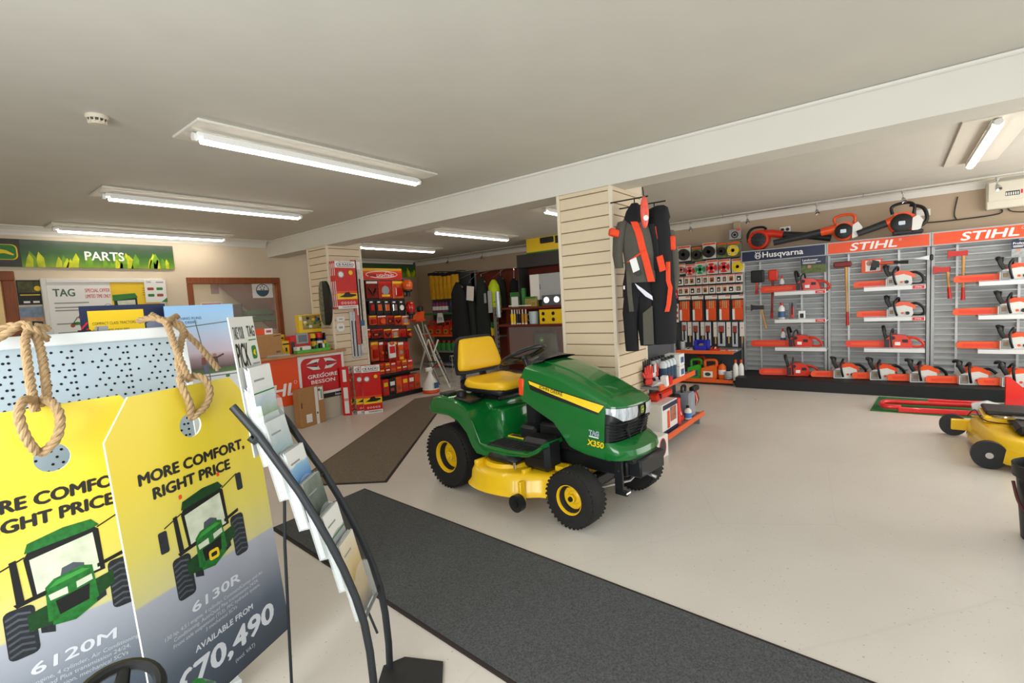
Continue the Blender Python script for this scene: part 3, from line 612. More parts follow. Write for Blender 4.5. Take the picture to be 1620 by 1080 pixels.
# ---- chainsaws: origin where bar meets body, bottom; x to the right
def saw_stihl(name, label, loc, bar, grp, low=False, rot=AWAY):
    t = thing('chainsaw', label, 'chainsaw', loc, rot, grp)
    b = MB(); b.prism([(-bar, .03), (-bar + .02, .012), (.0, .008), (.0, .10), (-bar + .03, .098), (-bar, .075)], .10, .125, SCAB); b.prism([(-bar + .06, .04), (-.06, .035), (-.06, .075), (-bar + .06, .07)], .096, .101, SCABR); b.build('bar_scabbard', t, bevel=.006)
    b = MB(); b.prism([(-.01, .005), (.24, .0), (.27, .05), (.26, .13), (.18, .165), (.02, .14), (-.01, .11)], .04, .24, SAWW); b.box(.0, .035, .015, .075, .045, .125, SAWG, .003)
    b.box(.02, .030, .05, .06, .036, .10, mat('spec_tag', '#8c7254', .5), .001); b.disc(.155, .06, .026, SAWW, y=.0385); b.disc(.155, .06, .016, SAWO, y=.038); b.cyl((.21, .02, .06), (.21, .05, .06), .022, BLKP, seg=14); b.build('engine_housing', t, bevel=.01)
    b = MB(); b.prism([(.06, .14), (.19, .13), (.30, .11), (.29, .16), (.22, .205), (.13, .215), (.07, .18)], .06, .22, SAWO); b.build('top_cover', t, bevel=.014)
    b = MB(); b.tube(smooth_path([(.10, .03, .03), (.08, .0, .10), (.07, .0, .20), (.10, .06, .255), (.12, .16, .26), (.12, .25, .20)], 4), .014, BLKP, 8); b.build('front_handle', t)
    b = MB(); b.tube(smooth_path([(.03, .04, .15), (-.005, .04, .22), (-.02, .05, .285), (-.02, .15, .295), (.0, .23, .26)], 3), .012, BLKP, 8, flat=2); b.box(-.028, .05, .20, -.012, .2, .295, BLKP, .005, RY(8)); b.build('hand_guard', t)
    b = MB(); b.tube(smooth_path([(.23, .14, .17), (.30, .14, .185), (.37, .14, .13), (.385, .14, .06), (.34, .14, .025), (.25, .14, .03)], 4), .017, BLKP, 8); b.build('rear_handle', t)
    return t
def saw_red(name, label, loc, bar, grp, rot=AWAY):
    t = thing('chainsaw', label, 'chainsaw', loc, rot, grp)
    b = MB(); b.prism([(-bar, .035), (-bar + .03, .012), (.0, .008), (.0, .11), (-bar + .03, .108), (-bar, .085)], .10, .125, SCABR); b.prism([(-bar + .06, .045), (-.06, .04), (-.06, .08), (-bar + .06, .075)], .096, .101, SCAB); b.build('bar_scabbard', t, bevel=.006)
    b = MB(); b.prism([(.0, .01), (.27, .005), (.30, .04), (.28, .12), (.22, .18), (.10, .195), (.04, .16), (.0, .12)], .04, .24, SAWR); b.box(.0, .035, .02, .05, .045, .13, FORGED, .003); b.box(.11, .032, .05, .17, .0395, .095, WHITE, .002); b.cyl((.09, .03, .15), (.09, .05, .15), .025, BLKP, seg=14); b.box(.19, .034, .09, .25, .0395, .13, BLKP, .002); b.build('engine_housing', t, bevel=.012)
    b = MB(); b.tube(smooth_path([(.08, .03, .03), (.07, .0, .12), (.07, .0, .215), (.08, .06, .255), (.09, .17, .26), (.09, .25, .2)], 4), .011, DKGREY, 8); b.build('front_handle', t)
    b = MB(); b.tube(smooth_path([(.02, .05, .13), (.0, .05, .21), (-.015, .07, .30), (-.015, .18, .30), (.0, .23, .22)], 3), .010, BLKP, 8, flat=2); b.build('hand_guard', t)
    b = MB(); b.tube(smooth_path([(.25, .14, .15), (.33, .14, .14), (.40, .14, .085), (.41, .14, .04), (.36, .14, .022), (.26, .14, .03)], 4), .015, SAWR, 8); b.build('rear_handle', t)
    return t
GS = 'chainsaws on the rack shelves'; GP = 'chainsaws lined up on the plinth'; BX = 8.30
for f, y, tip, z, lb in ((saw_red, 1.156, 1.654, 0, 'red chainsaw on the top shelf under the navy sign'), (saw_red, 1.263, 1.803, 2, 'red chainsaw on the lowest shelf under the navy sign'),
        (saw_stihl, .085, .459, 0, 'pale and orange chainsaw on the top shelf of the middle rack'), (saw_stihl, .074, .424, 1, 'pale and orange chainsaw on the middle shelf of the middle rack'), (saw_red, .107, .553, 2, 'red chainsaw on the lowest shelf of the middle rack'),
        (saw_stihl, -1.017, -.593, 0, 'long-barred chainsaw on the top shelf of the right-hand rack'), (saw_stihl, -1.008, -.59, 1, 'long-barred chainsaw on the middle shelf of the right-hand rack'), (saw_stihl, -1.032, -.627, 2, 'long-barred chainsaw on the lowest shelf of the right-hand rack')):
    f('saw', lb, (BX + .05, y, SH[z] + .001), tip - y, GS)
for f, tip, y, x, lb in ((saw_red, 1.621, 1.251, 8.15, 'red chainsaw at the left end of the black plinth'), (saw_stihl, .938, .656, 8.13, 'second chainsaw from the left on the black plinth'), (saw_stihl, .444, .239, 8.11, 'third chainsaw from the left on the black plinth'),
        (saw_stihl, .055, -.182, 8.07, 'fourth chainsaw from the left on the black plinth'), (saw_stihl, -.328, -.652, 8.05, 'fifth chainsaw from the left on the black plinth'), (saw_stihl, -.816, -1.027, 8.02, 'last chainsaw on the plinth wholly inside the photo, above the red tool'), (saw_stihl, -1.29, -1.5, 8.0, 'chainsaw on the plinth cut off by the right photo edge')):
    o = f('saw', lb, (x, y, .156), tip - y, GP, rot=AWAY + radians(13))
# ---- hand tools hung on the louvres
def handled(name, label, head_px, handle, hd, cat, redend=None, axe=True, headmat=None, hmat=None):
    """handle: photo points top and bottom; the head sits across the top"""
    X = 8.55; T, B = at_x(*handle[0], X), at_x(*handle[1], X); L = T.z - B.z
    t = thing(name, label, cat, (X, B.y, B.z), AWAY); dx = B.y - T.y; hm = hmat or HANDW
    b = MB(); n = 8; pts = [(dx * (i / n), .0 , L * i / n) for i in range(n + 1)]
    b.tube(pts, [.020, .017, .0155, .015, .015, .016, .017, .018, .018], hm, 10)
    if redend: b.tube([(0, 0, -.002), (dx * redend, 0, L * redend)], [.0215, .0175], REDPAINT, 10)
    b.build('handle', t)
    a, c, w_, h = *[at_x(head_px[0], (head_px[1] + head_px[3]) / 2, X), at_x(head_px[2], (head_px[1] + head_px[3]) / 2, X)], 0, 0
    l, r = B.y - a.y, B.y - c.y; u, d = at_x(head_px[0], head_px[1], X).z - B.z, at_x(head_px[0], head_px[3], X).z - B.z
    b = MB(); m_ = (u + d) / 2; q = (u - d) / 2
    if axe: b.prism([(l, m_ - q), (l + .03, m_ - q * .6), (dx - .03, m_ - q * .55), (dx + .03, m_ - q * .6), (r, m_ - q * .6), (r, m_ + q * .6), (dx + .03, m_ + q * .6), (dx - .03, m_ + q * .55), (l + .03, m_ + q * .7), (l, m_ + q)], -.02, .025, headmat or FORGED)
    else: b.box(l, -.03, d, r, .035, u, headmat or FORGED, .012)
    b.build('tool_head', t, bevel=.004)
    return t
def Z(u, v): return (1160 + u / 3.374, 320 + v / 3.374)
def zr(a, b, c, d): return Z(a, b) + Z(c, d)
handled('sledge_hammer', 'sledge hammer with a pale wooden handle, hung head-up on the middle rack', zr(535, 320, 632, 350), (Z(602, 345), Z(610, 655)), 0, 'hammer', .23, False, mat('worn_red_head', '#7a3230', .5, .3, var=.2))
handled('splitting_axe', 'larger red-headed axe with red-tipped handle on the right-hand rack', zr(1145, 255, 1252, 300), (Z(1228, 262), Z(1226, 520)), 0, 'axe', .26, True, REDPAINT)
handled('hand_axe', 'smaller red-headed axe left of the larger one on the right-hand rack', zr(1068, 340, 1156, 385), (Z(1142, 345), Z(1156, 512)), 0, 'axe', .36, True, REDPAINT)
handled('hatchet', 'small black-headed hatchet with wooden handle on the left rack', zr(95, 545, 162, 580), (Z(145, 548), Z(176, 672)), 0, 'hatchet', None, True, FORGED)
handled('felling_axe', 'long axe with red and black handle in front of the left rack', zr(188, 362, 238, 420), (Z(212, 365), Z(205, 618)), 0, 'axe', .12, False, SAWR, mat('dark_red_handle', '#8a2b22', .5, var=.2))
handled('sheathed_axe', 'short axe with red handle and dark sheath, far left of the left rack', zr(95, 365, 165, 430), (Z(130, 365), Z(124, 490)), 0, 'axe', .2, False, BLKP, SAWR)
def hung(name, label, cat, px, d, fn, X=8.6, group=None):
    loc, w_, h = fit(*px, X); b = MB(); fn(b, w_, h, d); o = b.build(name, None, loc, AWAY); return tag(o, label, cat, group)
def card_box(b, w_, h, d): b.box(-w_ / 2, -d, 0, w_ / 2, 0, h, ORANGE, .003); b.rect(-w_ * .3, .02, w_ * .42, h - .02, WHITE, -d - .001); b.poly([(-w_ * .1, .03), (w_ * .2, .03), (w_ * .3, h * .6), (0, h * .7)], BLACK, -d - .002); b.disc(-w_ * .12, h * .7, .035, mat('photo_skin', '#b98a72', .5), y=-d - .002)
hung('glove_box', 'boxed tool with a photo label behind the orange hatchet, middle rack', 'box', zr(685, 303, 795, 375), .03, card_box)
loc, w_, h = fit(*zr(742, 300, 935, 345), 8.54); t = thing('plastic_hatchet', 'orange and black hatchet lying level at the top of the middle rack', 'hatchet', loc, AWAY)
b = MB(); b.prism([(-w_ / 2, .0), (-w_ * .3, .01), (-w_ * .3, h * .8), (-w_ / 2, h)], -.02, .02, BLKP); b.build('blade_cover', t, bevel=.005); b = MB(); b.tube([(-w_ * .3, 0, h * .5), (w_ * .1, 0, h * .52)], .018, SAWO, 10); b.tube([(w_ * .1, 0, h * .52), (w_ * .5, 0, h * .45)], [.017, .022], BLKP, 10); b.build('handle', t)
loc, w_, h = fit(*zr(965, 282, 1068, 312), 8.52); t = thing('steel_wedge', 'grey pointed steel wedge with black end at the top right of the middle rack', 'wedge', loc, AWAY)
b = MB(); b.loft([[(-w_ / 2, y * .1, h * .5 + z * .1) for y, z in ((-.03, -.03), (.03, -.03), (.03, .03), (-.03, .03))], [(w_ * .3, y, h * .5 + z) for y, z in ((-.03, -.03), (.03, -.03), (.03, .03), (-.03, .03))]], ALU, True, True, False); b.build('blade', t); b = MB(); b.box(w_ * .3, -.035, h * .5 - .04, w_ * .5, .035, h * .5 + .04, BLKP, .012); b.build('butt_cap', t)
def poster(b, w_, h, head, sub, photo, bg):
    b.box(-w_ / 2, -.004, 0, w_ / 2, 0, h, bg); y = -.005; b.rect(-w_ / 2, 0, w_ / 2, h * .5, photo, y); b.text(head, -w_ * .42, h * .76, h * .13, WHITE, None, y - .001, 0, .02, True)
    for k in range(2): b.rect(-w_ * .42, h * (.66 - k * .07), w_ * (.3 - .2 * k), h * (.69 - k * .07), WHITE, y - .001)
    b.disc(-w_ * .15, h * .4, h * .1, mat('photo_skin', '#b98a72', .5), y=y - .001)
hung('info_poster', 'small navy poster headed Landowner at the top of the left rack', 'poster', zr(360, 290, 495, 375), 0, lambda b, w_, h, d: poster(b, w_, h, 'Landowner', '', mat('photo_hedge', '#5d6a3f', .6, var=.4, scale=30), NAVY), 8.53)
hung('info_poster', 'small navy poster headed Professional at the photo edge, right-hand rack', 'poster', zr(1485, 200, 1590, 290), 0, lambda b, w_, h, d: poster(b, w_, h, 'Professional', '', mat('photo_grey', '#9aa0a2', .6, var=.3, scale=30), NAVY), 8.53)
def bottle(b, w_, h, d, col=WHTP, cap=RED, lab=None):
    r = w_ / 2; b.lathe([(r * .9, 0), (r, h * .03), (r, h * .62), (r * .85, h * .72), (r * .38, h * .82), (r * .36, h * .84)], col, 16); b.lathe([(r * .42, h * .84), (r * .42, h), (0, h)], cap, 14)
    if lab: b.lathe([(r * 1.01, h * .15), (r * 1.01, h * .5)], lab, 16, caps=False)
BLUEL = mat('label_blue', '#3a5f8c', .5)
for px, z, lb in ((zr(245, 525, 281, 617), 1, 'white oil bottle with red cap on the middle shelf under the navy sign'), (zr(250, 672, 277, 770), 2, 'white oil bottle behind the red chainsaw on the lowest left shelf'), (zr(243, 378, 272, 468), 0, 'white oil bottle behind the red chainsaw on the top left shelf')):
    loc, w_, h = fit(*px, 8.5); b = MB(); bottle(b, w_, h, 0, WHTP, RED, BLUEL); tag(b.build('oil_bottle', None, (8.54 if z != 1 else 8.42, loc.y, SH[z] + .001)), lb, 'bottle', 'oil bottles on the left rack')
loc, w_, h = fit(*zr(298, 518, 336, 612), 8.42); b = MB(); b.box(-w_ / 2, -.02, 0, w_ / 2, .02, h, mat('blister_grey', '#70757c', .2, var=.15)); b.box(-w_ * .22, -.035, h * .1, w_ * .2, -.02, h * .75, SAWR, .01); b.box(-w_ * .1, -.04, h * .3, w_ * .1, -.03, h * .95, BLKP, .004); tag(b.build('knife_pack', None, (8.42, loc.y, SH[1] + .001), AWAY), 'blister pack with a red knife on the middle shelf under the navy sign', 'blister pack')
loc, w_, h = fit(*zr(350, 565, 384, 612), 8.42); b = MB(); b.box(-w_ / 2, -.03, 0, w_ / 2, .03, h, WHITE, .002); b.rect(-w_ * .3, h * .2, w_ * .3, h * .7, BLACK, -.031); tag(b.build('spark_plug_box', None, (8.42, loc.y, SH[1] + .001), AWAY), 'little white and black box beside the red knife pack', 'box')
# ---- leaf blowers on top of the headers
TUB = mat('blower_tube_black', '#24272a', .5, var=.05)
def blower1():
    c = at_x(*Z(135, 205), 8.64); zb = 2.092
    t = thing('leaf_blower', 'orange leaf blower with round fan guard at the left, above the navy sign', 'leaf blower', (8.68, c.y, zb), AWAY, 'leaf blowers on the rack tops'); R = .155
    M = TR(0, 0, R + .003) @ RX(90)
    b = MB(); b.T = M; b.lathe([(R * .2, .07), (R * .72, .075), (R * .78, .085), (R * .95, .075), (R, .03), (R, -.06), (R * .85, -.09), (0, -.1)], SAWR, 32, caps=False); b.T = None; b.tube([(R * .2, -.0, R * 1.55), (R * 1.2, -.0, R * 1.55), (R * 2.2, 0, R * 1.3)], [.075, .06, .055], SAWR, 14); b.build('fan_housing', t)
    b = MB(); b.T = M; b.lathe([(R * .74, .072), (R * .5, .085), (0, .09)], DKGREY, 28)
    for k in range(12): b.box(R * .15, -.004, .086, R * .7, .004, .096, BLKP, M=RZ(30 * k))
    b.build('air_intake_guard', t)
    b = MB(); b.tube(smooth_path([(-R * 1.02, .0, R * .9), (-R * 1.05, 0, R * 1.7), (-R * .6, 0, R * 2.25), (R * .3, 0, R * 2.3), (R * .7, 0, R * 2.05)], 5), .018, BLKP, 8); b.build('handle', t)
    b = MB(); b.tube([(R * 2.1, .02, R * 1.32), (R * 4.2, .0, R * .95), (R * 6.2, .0, R * .45)], [.052, .05, .047], TUB, 14); b.build('blower_tube', t)
def blower2(u, v, tip, label, big):
    c = at_x(*Z(u, v), 8.5); e = at_x(*Z(*tip), 8.42); zb = 2.092
    t = thing('leaf_blower', label, 'leaf blower', (8.5 - .0 * big, c.y, zb), AWAY, 'leaf blowers on the rack tops'); h = .13 if not big else .15
    b = MB(); M = TR(0, 0, h) @ RX(90); b.T = M; b.lathe([(.03, .08), (h * .8, .07), (h, .04), (h, -.05), (h * .8, -.09), (0, -.09)], SAWO, 28)
    b.T = None; b.prism([(-.10, h * 1.1), (.10, h * .9), (.14, h * 1.6), (.05, h * 2.0), (-.08, h * 1.9)], -.06, .06, SAWO); b.build('fan_housing', t, bevel=.012)
    b = MB(); b.T = M; b.lathe([(h * .82, .071), (h * .6, .082), (0, .085)], BLKP, 24); b.disc(0, 0, .001, BLKP); b.T = None; b.poly(rrect(-.035, h - .025, .035, h + .025, .01), mat('badge_silver', '#aab4be', .3, .5), -.0875); b.build('air_intake_guard', t)
    b = MB(); b.tube(smooth_path([(-.10, 0, h * 1.9), (-.11, 0, h * 2.5), (-.04, 0, h * 2.75), (.08, 0, h * 2.75), (.13, 0, h * 2.4), (.12, 0, h * 1.7)], 5), .019, SAWO if not big else BLKP, 8); b.build('handle', t)
    b = MB(); b.prism([(.10, .02), (.19, .05), (.22, .16), (.17, .24), (.11, .2)], -.08, .04, WHTP); b.build('fuel_tank', t, bevel=.012)
    dx, dz = c.y - e.y, e.z - zb
    b = MB(); b.tube([(-.04, 0, h * 1.45), (-.04 + (dx + .04) * .28, -.01, h * 1.45 + (max(dz, .07) - h * 1.45) * .28)], [.065, .055], SAWO, 14); b.tube([(-.04 + (dx + .04) * .27, -.01, h * 1.45 + (max(dz, .07) - h * 1.45) * .27), (dx, -.08, max(dz, .07))], [.05, .043], TUB, 14); b.build('blower_tube', t)
    if big: b = MB(); b.tube(smooth_path([(.08, .06, h * 2.6), (.22, .06, h * 2.2), (.26, .06, h * 1.2), (.2, .06, .1)], 5), .022, BLKP, 8); b.box(-.1, -.08, 0, .22, .08, .05, BLKP, .01); b.build('backpack_frame', t)
blower1(); blower2(590, 160, (215, 240), 'middle leaf blower with its black tube pointing left, above the racks', False); blower2(900, 120, (662, 168), 'largest leaf blower with black handle loop, above the middle sign', True)
# ================================================================ PEGBOARD WALL AND ITS SHELVES
PEG = mat('pegboard_dark_grey', '#4c5156', .5, .1, var=.05); LIPO = mat('orange_shelf_lip', '#e8632c', .35, var=.02); SHG = mat('shelf_grey_metal', '#8e9396', .45, .3, var=.04)
CARDW = mat('pack_card_white', '#e4e1da', .5, var=.03); GRASSY = mat('pack_photo_green', '#6f7a4a', .5, var=.35, scale=35); SPOOL = mat('trimmer_line_black', '#191a1b', .4, var=.2, scale=60)
BLIS = mat('blister_film', '#d9dee0', .1, alpha=.35, var=.02); REDL = mat('trimmer_line_red', '#cf2226', .35, var=.1); GRNL = mat('trimmer_line_green', '#12925a', .35, var=.1); YELL = mat('trimmer_line_yellow', '#e5c51f', .35, var=.1); PINKL = mat('trimmer_line_dull_red', '#b5564a', .4, var=.1)
t = thing('shelving_unit', 'dark pegboard shelving with orange-edged shelves, left of the navy header sign', 'shelving', (8.70, 3.5, 0), AWAY)
b = MB(); b.box(0, 0, .02, 1.52, .04, 2.27, PEG)
for i in range(24):
    for j in range(12): b.cyl((.06 + .063 * i, -.0005, .75 + .125 * j), (.06 + .063 * i, .002, .75 + .125 * j), .006, BLACK, seg=6)
b.build('pegboard_panel', t)
for x in (0.0, 1.5): b = MB(); b.box(x, -.03, 0, x + .03, 0, 2.25, SHG, .003); b.box(x, -.62, 0, x + .03, -.03, .07, SHG, .003); b.build('upright', t)
for z, d in ((.50, .66), (.045, .70)):
    b = MB(); b.box(.02, -d, z, 1.53, -.01, z + .03, SHG); sf = b.build('shelf', t); b = MB(); b.box(.02, -d - .018, z - .012, 1.53, -d, z + .045, LIPO, .004); b.build('shelf_edge', sf)['label'] = 'orange shelf edge'
def coil_pack(b, w_, h, col, cross, back=CARDW):
    b.box(-w_ / 2, -.006, 0, w_ / 2, 0, h, back, .002); b.rect(-w_ * .46, h * .86, w_ * .46, h * .97, ORANGE, -.0065); r = min(w_ * .44, h * .38); c = (0, h * .42)
    M = TR(c[0], -.006, c[1]) @ RX(90); b.T = M; b.lathe([(r * .34, 0), (r * .34, .05), (r, .05), (r, 0)], col, 24, caps=False)
    b.lathe([(0, .02), (r * .3, .02)], BLACK, 12)
    if cross:
        for k in range(4): b.box(r * .55, -r * .13, .05, r * 1.02, r * .13, .056, CARDW, M=RZ(45 + 90 * k)); b.box(r * .68, -r * .06, .056, r * .92, r * .06, .0575, BLACK, M=RZ(45 + 90 * k))
    b.T = None
def peg(name, label, cat, px, fn, group=None, X=8.62):
    loc, w_, h = fit(*px, X); b = MB(); fn(b, w_, h); o = b.build(name, None, loc, AWAY); return tag(o, label, cat, group)
def z7(u0, v0, u1, v1): return (1050 + u0 / 7.713, 340 + v0 / 7.713, 1050 + u1 / 7.713, 340 + v1 / 7.713)
def z8(u0, v0, u1, v1): return (1050 + u0 / 7.2, 470 + v0 / 7.2, 1050 + u1 / 7.2, 470 + v1 / 7.2)
G1 = 'trimmer line packs on the pegboard'
desc = ['black line coil on pale card', 'black line coil on dark green card', 'dark line coil in a white-topped pack', 'black line coil with orange card', 'yellow line coil']
for k, (px, col, bk) in enumerate((((170, 378, 330, 562), SPOOL, CARDW), ((340, 388, 470, 560), SPOOL, GRASSY), ((475, 338, 640, 530), SPOOL, CARDW), ((650, 338, 770, 522), SPOOL, GRASSY), ((772, 325, 932, 510), YELL, GRASSY))):
    peg('trimmer_line_pack', f'{desc[k]}, {ORD[k]} from the left in the top pegboard row', 'trimmer line', z7(*px), lambda b, w_, h, col=col, k=k, bk=bk: coil_pack(b, w_, h, col, k == 4, bk), G1)
desc = ['small dull red line coil', 'bright red line coil with white clips', 'green line coil with white clips', 'dark red line coil with white clips', 'large red line coil with white clips', 'yellow line coil']
for k, (px, col) in enumerate((((180, 595, 266, 722), PINKL), ((270, 600, 386, 742), REDL), ((388, 568, 516, 735), GRNL), ((520, 548, 662, 720), REDL), ((670, 538, 816, 708), REDL), ((830, 530, 985, 702), YELL))):
    peg('trimmer_line_pack', f'{desc[k]}, {ORD[k]} from the left in the second pegboard row', 'trimmer line', z7(*px), lambda b, w_, h, col=col, k=k: coil_pack(b, w_, h, col, k < 5), G1)
def small_pack(b, w_, h, k):
    b.box(-w_ / 2, -.035, 0, w_ / 2, -.001, h, CARDW, .003); b.rect(-w_ * .47, h * .86, w_ * .47, h * .96, ORANGE, -.0358)
    c = (mat('part_dark', '#2a2724', .4, var=.2), mat('part_brown', '#7b5a3e', .45, var=.25, scale=50), mat('part_rust', '#9a5a34', .5, var=.3, scale=50))[k % 3]
    b.box(-w_ * .3, -.042, h * .18, w_ * .3, -.035, h * .74, c, .004); b.rect(-w_ * .14, h * .3, w_ * .12, h * .5, (WHITE, GREY, BLACK)[(k * 7) % 3], -.0428)
xs = [(165, 245), (258, 318), (318, 388), (400, 470), (480, 550), (555, 640), (646, 712), (715, 785), (790, 872), (880, 968)]
for k, (a, c) in enumerate(xs):
    v = 757 - (a - 165) * .06; peg('spare_part_pack', f'small white boxed spare part, {ORD[k]} from the left in the third pegboard row', 'spare part', z7(a, v, c, v + 103), lambda b, w_, h, k=k: small_pack(b, w_, h, k), 'small white spare part packs on the pegboard')
xs = [(180, 250), (252, 318), (325, 395), (400, 470), (480, 550), (560, 632), (642, 715), (722, 786), (788, 872), (876, 965)]
for k, (a, c) in enumerate(xs):
    v = 878 - (a - 180) * .052; peg('spare_part_pack', f'small white boxed spare part, {ORD[k]} from the left in the fourth pegboard row', 'spare part', z7(a, v, c, v + 98), lambda b, w_, h, k=k: small_pack(b, w_, h, k + 1), 'small white spare part packs on the pegboard')
POUCH = mat('orange_tool_pouch', '#e2531f', .45, var=.1, scale=40); FILEH = mat('file_handle_wood', '#caa56c', .5, var=.1)
def file_kit(b, w_, h):
    b.box(-w_ / 2, -.004, 0, w_ / 2, 0, h, DKGREY); b.box(-w_ / 2, -.008, h * .86, w_ / 2, -.003, h, CARDW); b.rect(w_ * .1, h * .95, w_ * .45, h * .985, ORANGE, -.009)
    b.box(-w_ * .40, -.03, h * .02, w_ * .40, -.005, h * .56, POUCH, .008); b.rect(-w_ * .40, h * .04, -w_ * .22, h * .46, WHITE, -.0312); b.box(-w_ * .40, -.022, h * .56, w_ * .40, -.005, h * .8, POUCH, .006)
    for q in (-.12, .02, .17): b.cyl((w_ * q, -.03, h * .5), (w_ * q, -.022, h * .8), .008, FILEH, seg=8)
for k, (a, c) in enumerate(((175, 310), (322, 455), (475, 612), (625, 762), (772, 920))):
    peg('filing_kit', f'orange chain filing kit in a blister, {ORD[k]} from the left in its row', 'filing kit', z8(a, -12 - k * 4, c, 276 - k * 3), file_kit, 'orange filing kits on the pegboard')
DR = mat('dull_red_pack', '#9c4636', .5, var=.3, scale=40); BLS = mat('blister_pale', '#c9cdd2', .15, var=.2, scale=40)
def tool_card(b, w_, h): b.box(-w_ * .4, -.006, h * .32, w_ * .4, 0, h, CARDW, .001); b.disc(0, h * .72, w_ * .1, ORANGE, y=-.007); b.cyl((0, -.004, 0), (0, -.004, h * .34), .012, FILEH, seg=8)
def tool_blis(b, w_, h): b.box(-w_ / 2, -.025, 0, w_ / 2, 0, h, BLS, .004); b.rect(-w_ * .4, h * .55, w_ * .4, h * .85, DR, -.0256); b.rect(-w_ * .2, h * .1, w_ * .15, h * .6, BLACK, -.026)
for k, (a, c, v1, fn) in enumerate(((215, 265, 510, tool_blis), (270, 328, 510, tool_card), (335, 402, 552, tool_blis), (418, 472, 508, tool_card), (475, 540, 550, tool_blis), (563, 616, 530, tool_card), (620, 702, 556, tool_blis), (710, 772, 525, tool_card), (784, 846, 562, tool_blis), (860, 926, 522, tool_card))):
    peg('hand_file' if fn is tool_card else 'guide_bar_pack', f"{'wood-handled file on a white card' if fn is tool_card else 'long pale blister pack with a saw bar'}, {ORD[k]} from the left in the bottom row", 'file' if fn is tool_card else 'blister pack', z8(a, 282, c, v1), fn, 'files and bars in the bottom pegboard row')
def coil_box(b, w_, h): b.box(-w_ / 2, -.09, 0, w_ / 2, -.001, h, GREY, .004); b.disc(0, h * .45, w_ * .3, BLACK, y=-.091); b.ring(0, h * .45, w_ * .2, .012, GREY, y=-.092); b.rect(w_ * .15, h * .8, w_ * .48, h, ORANGE, -.0915)
peg('coiled_line_box', 'grey square pack with a black spiral at the top right of the pegboard', 'box', z7(812, 178, 956, 302), coil_box, None, 8.74)
def green_pack(b, w_, h): b.box(-w_ / 2, -.03, 0, w_ / 2, 0, h, CARDW, .005); b.disc(w_ * .1, h * .28, w_ * .4, mat('lime_print', '#8dbb3a', .4, var=.1), rz=h * .2, y=-.031)
peg('strimmer_head_pack', 'tall white pack with lime green print beside the hanging jackets', 'pack', z7(88, 380, 165, 750), green_pack)
def glove_pack(b, w_, h): b.box(-w_ / 2, -.025, 0, w_ / 2, 0, h, RED, .008); b.poly([(-w_ * .5, h * .55), (w_ * .5, h * .75), (w_ * .4, h), (-w_ * .2, h)], CARDW, -.0258); b.disc(0, h * .25, w_ * .35, CARDW, y=-.026); b.rect(-w_ * .1, h * .1, w_ * .12, h * .35, RED, -.027)
peg('glove_pack', 'red and white pack right of the black jacket, below the lime green one', 'pack', z7(96, 800, 172, 1022), glove_pack)
def stripe_pack(b, w_, h):
    b.box(-w_ / 2, -.03, 0, w_ / 2, 0, h, CARDW, .004)
    for q in (.15, .45, .75): b.rect(-w_ * .45, h * q, w_ * .45, h * (q + .14), RED, -.031)
peg('striped_pack', 'red and white striped pack at the left end of the filing kits', 'pack', z8(120, 75, 174, 285), stripe_pack)
# goods on the two orange-edged shelves
def jerrycan(name, label, px, X, col, z, rot=AWAY, labm=WHITE, group='fuel cans on the bottom pegboard shelf', dp=.17):
    loc, w_, h = fit(*px, X); t = thing(name, label, 'fuel can', (X, loc.y, z), rot, group)
    b = MB(); w2 = w_ / 2
    b.prism([(-w2, 0), (w2, 0), (w2, h * .70), (w2 * .55, h * .74), (-w2 * .9, h * .58), (-w2, h * .5)], -dp / 2, dp / 2, col); b.build('can_body', t, bevel=.02)
    b = MB(); b.tube(smooth_path([(-w2 * .6, 0, h * .58), (-w2 * .62, 0, h * .92), (-w2 * .1, 0, h * .99), (w2 * .7, 0, h * .98), (w2 * .92, 0, h * .85), (w2 * .85, 0, h * .66)], 4), .022, col, 8); b.build('carry_handle', t)
    b = MB(); b.cyl((-w2 * .8, 0, h * .55), (-w2 * .95, 0, h * .72), .028, BLKP, seg=12); b.build('spout_cap', t)
    b = MB(); b.rect(-w2 * .7, h * .1, w2 * .55, h * .42, labm, -dp / 2 - .001); b.poly(arc(-w2 * .1, h * .26, w2 * .4, 0, 360, 12, h * .1), mat('label_green_dark', '#31502c', .5), -dp / 2 - .0016); b.build('paper_label', t)
CANG = mat('can_lime_green', '#3fae2a', .4, var=.04); CANO = mat('can_orange', '#ee6a22', .4, var=.04); CANR = mat('can_red', '#cf3020', .4, var=.05)
ZS = .076
jerrycan('fuel_can', 'lime green fuel can on the bottom pegboard shelf', z8(290, 690, 440, 897), 8.18, CANG, ZS, labm=BLUEL); jerrycan('fuel_can', 'orange fuel can on the bottom pegboard shelf', z8(442, 690, 612, 902), 8.15, CANO, ZS)
jerrycan('fuel_can', 'dark red fuel can half hidden behind the lime green one', z8(380, 672, 470, 880), 8.45, CANR, ZS, dp=.14)
loc, w_, h = fit(*z8(616, 690, 718, 905), 8.15); t = thing('oil_bottle', 'orange bottle with a white label beside the orange fuel can', 'bottle', (8.15, loc.y, ZS), AWAY)
b = MB(); bottle(b, w_ * .9, h * .96, 0, CANO, BLKP); b.build('bottle_body', t); b = MB(); b.T = Matrix(); r = w_ * .46; b.loft([[(r * cos(a), r * sin(a), z) for a in [pi + .3 + (pi - .6) * i / 10 for i in range(11)]] for z in (h * .25, h * .5)], WHITE, False); b.build('paper_label', t)
